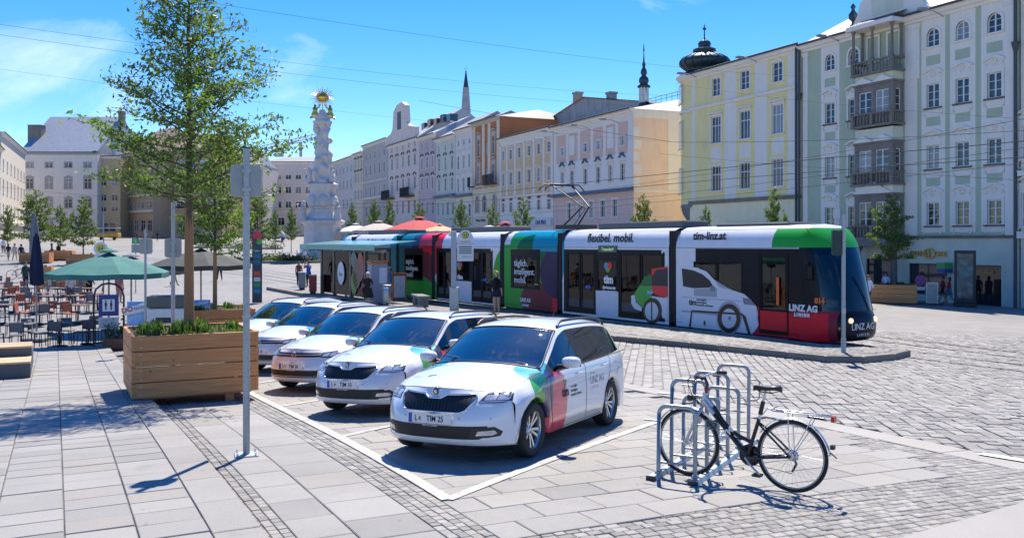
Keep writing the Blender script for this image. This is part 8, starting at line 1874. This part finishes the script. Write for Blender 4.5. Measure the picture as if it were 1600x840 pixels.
x, y = px_at(212, 52.), 52.; o = empty('exit_sign', gz(x, y), R(12), 'small green sign with grey board beyond the green parasol', 'sign'); zc = CAMZ+(HOR-377)*52/FPX-g(x, y); MB().cyl((0,0,0),(0,0,zc),.03,n=8).build('post', GALVP, o); MB().bx(-.2,-.05,zc-.15,.2,-.02,zc+.18).build('board', mat('sign green', (.05,.35,.10), .4), o); MB().bx(-.22,-.05,zc-.65,.22,-.02,zc-.18).build('lower_board', mat('sign back grey'), o); lettering('S', .3, Matrix.Translation((0,-.055,zc-.09)) @ Matrix.Rotation(math.pi/2,4,'X'), mat('sign white'), o, depth=.002)
# parked bicycles far left, simple silhouettes of two wheels, frame, bars
def far_bike(px, py, rz, label, c):
    x, y = hit(px, py); o = empty('parked_bicycle', gz(x, y), rz, label, 'bicycle', 'bicycles parked beyond the cafe'); m_ = mat('bike '+c, c, .4)
    for xx in (0, 1.05): MB().tube([(xx+.33*math.cos(2*math.pi*k/20),0,.34+.33*math.sin(2*math.pi*k/20)) for k in range(20)],.02,5,closed=True).build('wheel', RUBBER, o)
    MB().tube([(0,0,.34),(.42,0,.3),(.3,0,.75),(0,0,.34)],.02,5).tube([(.42,0,.3),(.88,0,.72),(.33,0,.68)],.02,5).tube([(.86,0,.9),(.9,0,.7),(1.05,0,.34)],.018,5).build('frame', m_, o); MB().tube([(.8,-.28,.98),(.88,0,.95),(.8,.28,.98)],.014,5).build('handlebar', BLACK, o); MB().bev((.27,0,.92),(.26,.14,.05),.02).build('saddle', BLACK, o)
for px, py, rz, lab, c in ((18, 437, .3, 'dark bicycle parked beyond the cafe at the picture edge', '#202428'), (32, 434, .5, 'second dark bicycle in the row beyond the cafe', '#2a2f38'), (44, 432, .2, 'third bicycle in the row beyond the cafe, before the folded parasols', '#33302c'), (122, 425, .1, 'bicycle parked just left of the bus stop sign', '#222428')): far_bike(px, py, rz, lab, c)
for i, (px, py, w, lab) in enumerate(((84, 449, 2.0, 'low wooden planter behind the folded parasols'), (118, 450, 1.8, 'wooden planter with ferns at the back of the cafe'), (70, 436, 1.0, 'narrow wooden planter beside the folded grey parasol'))):
    x, y = hit(px, py); planter(x, y, .25, w, .7, g(x, y)+.06, 3, .27, lab, seed=60+i, tuft=16)
# small yellow road train and white van far away
def road_train():
    x, y = px_at(205, 168.), 168.; o = empty('road_train', gz(x, y), .05, 'small yellow sightseeing road train at the foot of the brown block', 'road train'); ye = mat('train yellow', (.65,.38,.03), .5)
    for k in range(1): MB().bev((k*4.2-4,0,.9),(3.8,1.6,.8),.1).build('coach', ye, o); MB().bx(k*4.2-5.8,-.85,2.2,k*4.2-2.2,.85,2.32).build('coach_roof', mat('cart white'), o); 
    for k in range(1):
        for s in (-1.7,1.7): MB().cyl((k*4.2-4+s,-.75,1.2),(k*4.2-4+s,-.75,2.2),.05,n=6).build('roof_post', ye, o); MB().cyl((k*4.2-4+s*.7,-.85,.3),(k*4.2-4+s*.7,-.7,.3),.3,n=12).build('wheel', RUBBER, o)
road_train()
def far_van(px, Y, label):
    x = px_at(px, Y); o = empty('van', gz(x, Y), .15, label, 'van'); w = mat('van white', (.7,.7,.7), .35)
    MB().prism([(-2.3,.35),(2.3,.35),(2.4,1.0),(1.7,1.2),(1.0,1.95),(-2.2,1.95),(-2.4,1.2)], -.9, .9, 0, XZ()).build('body', w, o); MB().prism([(-2.0,1.3),(1.2,1.3),(.85,1.8),(-2.0,1.8)], .901, .92, 0, XZ()).build('window', PANE_D, o)
    for s in (-1.4,1.4): MB().cyl((s,-.95,.34),(s,-.75,.34),.34,n=14).build('wheel', RUBBER, o)
far_van(320, 150., 'white van parked before the corner block'); far_van(432, 185., 'dark windowed van parked before the far pink house')
# ================================================================== overhead wires
WIRE = mat('copper wire', (.035,.035,.037), .9)
def wire(A, B, r=.012, sag=.2, label='', n=14):
    a = Vector(((A[0]-800)/FPX*A[2], A[2], CAMZ+(HOR-A[1])*A[2]/FPX)); b = Vector(((B[0]-800)/FPX*B[2], B[2], CAMZ+(HOR-B[1])*B[2]/FPX))
    P_ = [a.lerp(b, i/n)-Vector((0,0,4*sag*(i/n)*(1-i/n))) for i in range(n+1)]; MB().tube([p-a for p in P_], r*.48, 5, caps=False).build('overhead_wire', WIRE, None, tuple(a), 0, label=label, cat='wire', group='overhead wires')
for A, B, r, sag, l in (((-60,30,40),(1052,150,88),.016,.6,'overhead wire crossing the sky from the top edge above the tree'), ((-60,46,40),(1052,168,88),.016,.6,'overhead wire crossing the sky just below the topmost one'), ((300,0,30),(1254,120,70),.014,.4,'thin wire slanting from the tree top to the yellow house'), ((-60,100,60),(1052,222,89),.014,.5,'thin wire low across the sky behind the column top'), ((655,157,60),(1052,222,42),.02,.1,'dark span wire reaching from the sky to the yellow corner'), ((1052,222,42),(1660,200,30),.02,.15,'dark span wire over the yellow house and hotel front'), ((860,305,60),(1660,175,26),.018,.2,'span wire slanting upwards across the hotel windows'), ((780,330,60),(1660,222,26),.018,.2,'lower span wire slanting across the hotel front'), ((660,345,70),(1660,248,26),.018,.2,'lowest span wire just above the tram roof'), ((1030,240,48),(1660,285,26),.014,.1,'wire sloping down across the balconies of the hotel'), ((0,292,110),(340,312,110),.03,.4,'wire hanging across the white palace and brown block'), ((560,300,140),(1052,340,70),.015,.2,'thin wire before the row of houses behind the tram'), ((1052,130,80),(1660,190,32),.012,.3,'thin wire passing over the onion domed house')): wire(A, B, r, sag, l)
for nn, lab in ((-1.15, 'contact wire above the tram'), (-4.3, 'contact wire above the second track')):
    P_ = [(p.x, p.y, g(p.x, p.y)+5.4) for p in [tp(s, nn) for s in range(-26, 80, 4)]]; MB().tube(P_, .012, 5, caps=False).build('overhead_wire', WIRE, label=lab, cat='wire', group='overhead wires')
def crane():
    Y = 420.; z = lambda py: CAMZ+(HOR-py)*Y/FPX; X = lambda px: (px-800)/FPX*Y; o = empty('tower_crane', (X(470), Y, 0), 0, 'distant pale tower crane jib beside the column', 'crane'); m_ = mat('crane grey', (.45,.46,.48), .6); J = MB(); a, b = Vector((X(410)-X(470),0,z(233))), Vector((X(497)-X(470),0,z(214)))
    for k in range(14):
        p, q = a.lerp(b, k/14), a.lerp(b, (k+1)/14); J.tube([p, q], .25, 4); J.tube([p+Vector((0,0,1.6)), q+Vector((0,0,1.6))], .2, 4); J.tube([p, (p+q)/2+Vector((0,0,1.6)), q], .15, 4)
    J.build('jib', m_, o); MB().tube([(0,0,0),(0,0,z(222))],.7,4).build('mast', m_, o); MB().bx(X(436)-X(470)-2,-1,z(245),X(436)-X(470)+2,1,z(239)).build('counterweight', m_, o)
crane()
# ================================================================== people
SKINC = mat('skin', (.45,.27,.19), .55, var=.06)
def person_mesh(h, pose, top, legs, sleeve, shoes, long_legs):
    """one continuous body grown round a skeleton; cloth colours follow the bones"""
    V = []; E_ = []; Rr = []; zone = []
    def v(p, r, a=None, z=0):
        V.append(Vector(p)); Rr.append(r); i = len(V)-1
        if a is not None: E_.append((a, i)); zone.append(z)
        return i
    TOP, LEG, SK, SH = 1, 2, 0, 3
    st = pose.get('stride', 0.); lean = pose.get('lean', 0.)
    pel = v((0,0,.53), .085); sp = v((0,lean*.3,.60), .078, pel, TOP); ch = v((0,lean*.7,.72), .085, sp, TOP); ne = v((0,lean*1.0,.805), .055, ch, TOP); nk = v((0,lean*1.1+.005,.845), .033, ne, SK)
    hd = v((0,lean*1.2+.012,.885), .047, nk, SK); h2 = v((0,lean*1.25+.006,.93), .056, hd, SK); h3 = v((0,lean*1.25,.968), .040, h2, SK); v((0,lean*1.25+.064,.915), .010, h2, SK)
    for s in (-1, 1):
        f = st*s; hip = v((s*.052, 0, .50), .064, pel, LEG); kn = v((s*.056, f*.10+(.02 if st else .008), .275), .040, hip, LEG if long_legs else SK); 
        an = v((s*.056, f*.22-(.03 if f < 0 else 0), .045+(.03 if f < 0 else 0)), .025, kn, LEG if long_legs else SK); v((s*.062, f*.22+.075-(.03 if f < 0 else 0), .018), .023, an, SH)
        sh = v((s*.098, lean*.95, .79), .043, ne, TOP); arm = pose.get('arms', 'down')
        if arm == 'down': el, wr = (s*.128, -f*.06, .62), (s*.128, -f*.10+.03, .475)
        elif arm == 'up': el, wr = (s*.15, .08, .72), (s*.05, .14, .88)
        elif arm == 'bag': el, wr = (s*.13, -.02, .63), (s*.10, .10, .54)
        elif arm == 'seat': el, wr = (s*.125, .03, .63), (s*.07, .15, .57)
        e = v(el, .030, sh, TOP if sleeve > 0 else SK); w = v(wr, .021, e, TOP if sleeve > 1 else SK)
        d = (Vector(wr)-Vector(el)).normalized(); pm = v(Vector(wr)+d*.035, .020, w, SK); q = Vector((0, 1, 0)) if abs(d.y) < .8 else Vector((0, 0, 1))
        for k, ln in enumerate((.040, .046, .043, .034)): v(Vector(wr)+d*(.045+ln)+q*((k-1.5)*.013), .0065, pm, SK)
        v(Vector(wr)+d*.04+q*.035, .0075, w, SK)
    me = bpy.data.meshes.new('person_body'); me.from_pydata([tuple(p*h) for p in V], E_, []); ob = bpy.data.objects.new('tmp', me)
    md = ob.modifiers.new('s', 'SKIN'); md.use_smooth_shade = True
    for i, sv in enumerate(me.skin_vertices[0].data): sv.radius = (Rr[i]*h*(1.12 if i < 4 else 1), Rr[i]*h*(.82 if i < 4 else 1)); sv.use_root = (i == 0)
    ob.modifiers.new('d', 'SUBSURF').levels = 1
    out = evaluated(ob); bpy.data.objects.remove(ob); bpy.data.meshes.remove(me)
    out.materials.clear()
    for m in (SKINC, top, legs, shoes): out.materials.append(m)
    A = np.array([V[a]*h for a, _ in E_]); B_ = np.array([V[b]*h for _, b in E_]); Z_ = np.array(zone); ab = B_-A; l2 = (ab**2).sum(1)+1e-9; rad = np.array([Rr[b] for _, b in E_])*h
    for p in out.polygons:
        c = np.array(p.center); t = np.clip(((c-A)*ab).sum(1)/l2, 0, 1); d = np.linalg.norm(A+ab*t[:, None]-c, axis=1)-rad*.6; p.material_index = int(Z_[int(np.argmin(d))]); p.use_smooth = True
        if p.material_index == 1 and sleeve == 1 and False: p.material_index = 0
        if not long_legs and p.material_index == 0 and .36*h < c[2] < .55*h and abs(c[0]) < .11*h: p.material_index = 2
    return out
def person(x, y, z, h, az, label, top, legs, hair, pose={}, sleeve=1, long_legs=True, shoes='#22201e', skirt=None, hat=None, pack=None, bag=None, bun=False, longhair=False):
    o = empty('person', (x, y, z), R(-az), label, 'person', 'people in the square'); M_ = lambda c: mat('cloth '+c, c, .85, var=.12, scale=9)
    link('body', person_mesh(h, pose, M_(top), M_(legs), sleeve, M_(shoes), long_legs), o)
    ly = pose.get('lean', 0)*1.25*h; hm = mat('hair '+hair, hair, .7, var=.3, scale=40)
    m = MB(); m.sphere((0, ly-.012*h, .945*h), (.058*h, .068*h, .058*h), 12, 8)
    if longhair: m.sphere((0, ly-.035*h, .90*h), (.052*h, .045*h, .075*h), 10, 7)
    if bun: m.sphere((0, ly-.06*h, .985*h), .028*h, 8, 6)
    m.build('hair', hm, o)
    for s in (-1, 1): MB().sphere((s*.020*h, ly+.058*h, .930*h), (.007*h, .004*h, .005*h), 6, 4).build('eye', BLACK, o); MB().sphere((s*.056*h, ly+.002*h, .918*h), (.008*h, .016*h, .020*h), 6, 4).build('ear', SKINC, o)
    MB().sphere((0, ly+.060*h, .893*h), (.017*h, .005*h, .005*h), 6, 4).build('mouth', mat('lips', (.32,.12,.1), .6), o)
    if hat: MB().lathe([(.115*h, .955*h), (.068*h, .965*h), (.062*h, 1.0*h), (.04*h, 1.02*h), (.001, 1.022*h)], 14, 0, Matrix.Translation((0, ly, 0))).build('hat', M_(hat), o)
    if skirt:
        c, zt_, zb_, r_ = skirt; rows = [[((.088*h+(r_*h-.088*h)*f)*math.cos(a)*1.08*(1+.05*f*math.sin(6*a)), (.078*h+(r_*h-.078*h)*f)*math.sin(a)*(1+.05*f*math.sin(6*a)), (zt_+(zb_-zt_)*f)*h) for a in [2*math.pi*k/24 for k in range(25)]] for f in (0, .3, .6, 1)]
        MB().grid(rows, 0, True).build('skirt', M_(c), o)
    if pack: MB().bev((0, -.115*h, .70*h), (.16*h, .09*h, .22*h), .025*h).build('backpack', M_(pack), o)
    if bag: MB().bev((.16*h, .02*h, .47*h), (.05*h, .16*h, .17*h), .02*h).tube([(.16*h, -.04*h, .55*h), (.13*h, 0, .68*h), (.16*h, .07*h, .55*h)], .006*h, 5).build('bag', M_(bag), o)
    return o
def pp(px, py, *a, dz=0., **k): x, y = hit(px, py, dz); return person(x, y, g(x, y)+dz, *a, **k)
WK = dict(stride=.8); W2 = dict(stride=-.7)
pp(776, 488, 1.70, 35, 'woman with blonde bun, black top and backpack facing the tram', '#17171c', '#1c2238', '#c9a866', {}, 1, False, skirt=('#1c2238', .56, .40, .12), pack='#101014', bun=True, dz=PH)
pp(575, 477, 1.58, 190, 'white haired woman in a dark dress carrying a flowered bag', '#2c2420', '#2c2420', '#d9d4cc', dict(arms='bag', lean=.03), 1, False, skirt=('#2c2420', .60, .24, .15), bag='#8a4450', dz=PH)
pp(609, 471, 1.72, 265, 'man in straw hat, blue shirt and pale shorts behind the ticket machine', '#5d7fa8', '#c9b9b9', '#6b5a48', dict(arms='bag'), 1, False, hat='#b9a888', dz=PH)
pp(482, 449, 1.76, 200, 'man in bright blue shirt raising a camera beside the shelter', '#1f4fb0', '#26262c', '#2c221c', dict(arms='up'), 1, True)
pp(467, 446, 1.66, 150, 'woman in brown top standing next to the photographing man', '#7d4434', '#1e1e24', '#3a2a20', {}, 0, True, longhair=True)
pp(476, 414, 1.70, 100, 'person in white top walking by the column steps', '#d8d6d2', '#3c3a3a', '#3a2a20', WK, 1, True)
pp(5, 396, 1.75, 330, 'man in white shirt walking at the very edge of the square', '#d9d8de', '#4a4650', '#4a3a30', WK, 1, True)
pp(13, 407, 1.70, 350, 'walker in black shirt and pale shorts at the picture edge', '#14141a', '#c6b49a', '#2a2018', W2, 1, False)
pp(23, 407, 1.72, 345, 'walker in pale clothes beside the one in black', '#d4c8c0', '#c9bfae', '#5a4636', WK, 1, True)
pp(33, 409, 1.74, 340, 'walker in dark blue beside the folded parasols', '#1f2c4a', '#15151a', '#2a2018', W2, 1, True)
pp(81, 405, 1.68, 60, 'woman in wine red dress standing below the palace trees', '#6a2a3a', '#6a2a3a', '#2a1c18', dict(arms='seat'), 0, False, skirt=('#6a2a3a', .58, .22, .14), longhair=True)
pp(91, 405, 1.66, 300, 'woman in short black dress facing the one in red', '#131318', '#131318', '#2a1c18', dict(arms='bag'), 0, False, skirt=('#131318', .58, .36, .12), longhair=True)
pp(272, 446, 1.70, 100, 'woman in black walking across the square beyond the dark parasol', '#131318', '#1b1b22', '#231a16', WK, 1, False)
pp(343, 438, 1.74, 330, 'man in dark jacket walking near the totem', '#1d1e24', '#2a2c34', '#1d1612', W2, 2, True)
pp(186, 474, 1.70, 20, 'person in pink shirt and shorts under the grey parasol', '#b86a6a', '#b9756c', '#3a2a20', {}, 1, False)
pp(139, 468, 1.66, 120, 'person in black bending at the back of the cafe', '#121216', '#16161a', '#1d1612', dict(lean=.12, arms='bag'), 1, True)
pp(1483, 474, 1.66, 300, 'woman in red top and blue skirt before the hotel window', '#c0222e', '#5a6b86', '#3a2018', WK, 1, False, skirt=('#5a6b86', .57, .30, .13), longhair=True)
pp(1473, 473, 1.68, 280, 'person in red shirt and black shorts half hidden by the woman in red', '#a81f2a', '#131318', '#2a1c18', W2, 1, False)
_m = bp(1411, -1.6); person(_m.x, _m.y, g(_m.x, _m.y), 1.78, 215, 'man in white shirt standing behind the hotel planter', '#d8dce6', '#23242c', '#4a3a30', dict(arms='bag'), 1, True)
_m = Vector((px_at(1357, 48.), 48.)); person(_m.x, _m.y, g(_m.x, _m.y), 1.76, 160, 'man in white shirt with dark bag just behind the tram nose', '#d6d9e0', '#20222a', '#4a3a30', WK, 1, True, bag='#16161a')
_p = tp(-4+4.55-.0, -.75); person(_p.x, _p.y, g(_p.x, _p.y)+.45, 1.72, 215, 'passenger in light vest standing inside the front tram door', '#b9a59c', '#3a2c24', '#15100e', dict(arms='bag'), 0, True)
for px, Y, az, lab, t_, l_ in ((214, 160, 90, 'tiny figure in blue by the brown block awning', '#27456e', '#22242c'), (228, 158, 20, 'tiny figure in white by the brown block awning', '#cfcfd4', '#3a3a40'), (246, 165, 300, 'tiny figure in black by the corner block', '#16161a', '#2a2a30'), (441, 150, 200, 'tiny figure in blue before the far pink house', '#2a3f7a', '#22242c')):
    x = px_at(px, Y); person(x, Y, g(x, Y), 1.72, az, lab, t_, l_, '#2a1c18', WK, 1, True)

for s_, n_, az, lab, t_ in ((12.2, -1.3, 200, 'passenger in white seen through the tram window with the tim logo', '#c8c8cc'), (22.2, -1.2, 150, 'passenger in grey inside the tram behind the stop sign', '#70747c'), (15.8, -1.3, 240, 'passenger in blue behind the window lettering', '#4a6a9a')):
    _p = tp(s_-4, n_); person(_p.x, _p.y, g(_p.x, _p.y)+.45, 1.7, az, lab, t_, '#2a2c34', '#2a1c18', {}, 1, True)
pp(110, 478, 1.70, 300, 'guest in pale shirt standing between the cafe tables', '#c9c2b8', '#4a4a52', '#3a2a20', dict(arms='bag'), 1, True)
pp(40, 452, 1.68, 120, 'guest in dark green standing at the back of the cafe', '#2f4a3a', '#2a2c34', '#2a1c18', {}, 1, True)
pp(330, 418, 1.72, 45, 'walker in light blue crossing the square behind the second tree', '#8aa6c4', '#c9bfae', '#4a3a30', WK, 1, False)
bpy.data.scenes.remove(WORK)
if bpy.context.window: bpy.context.window.scene = SC
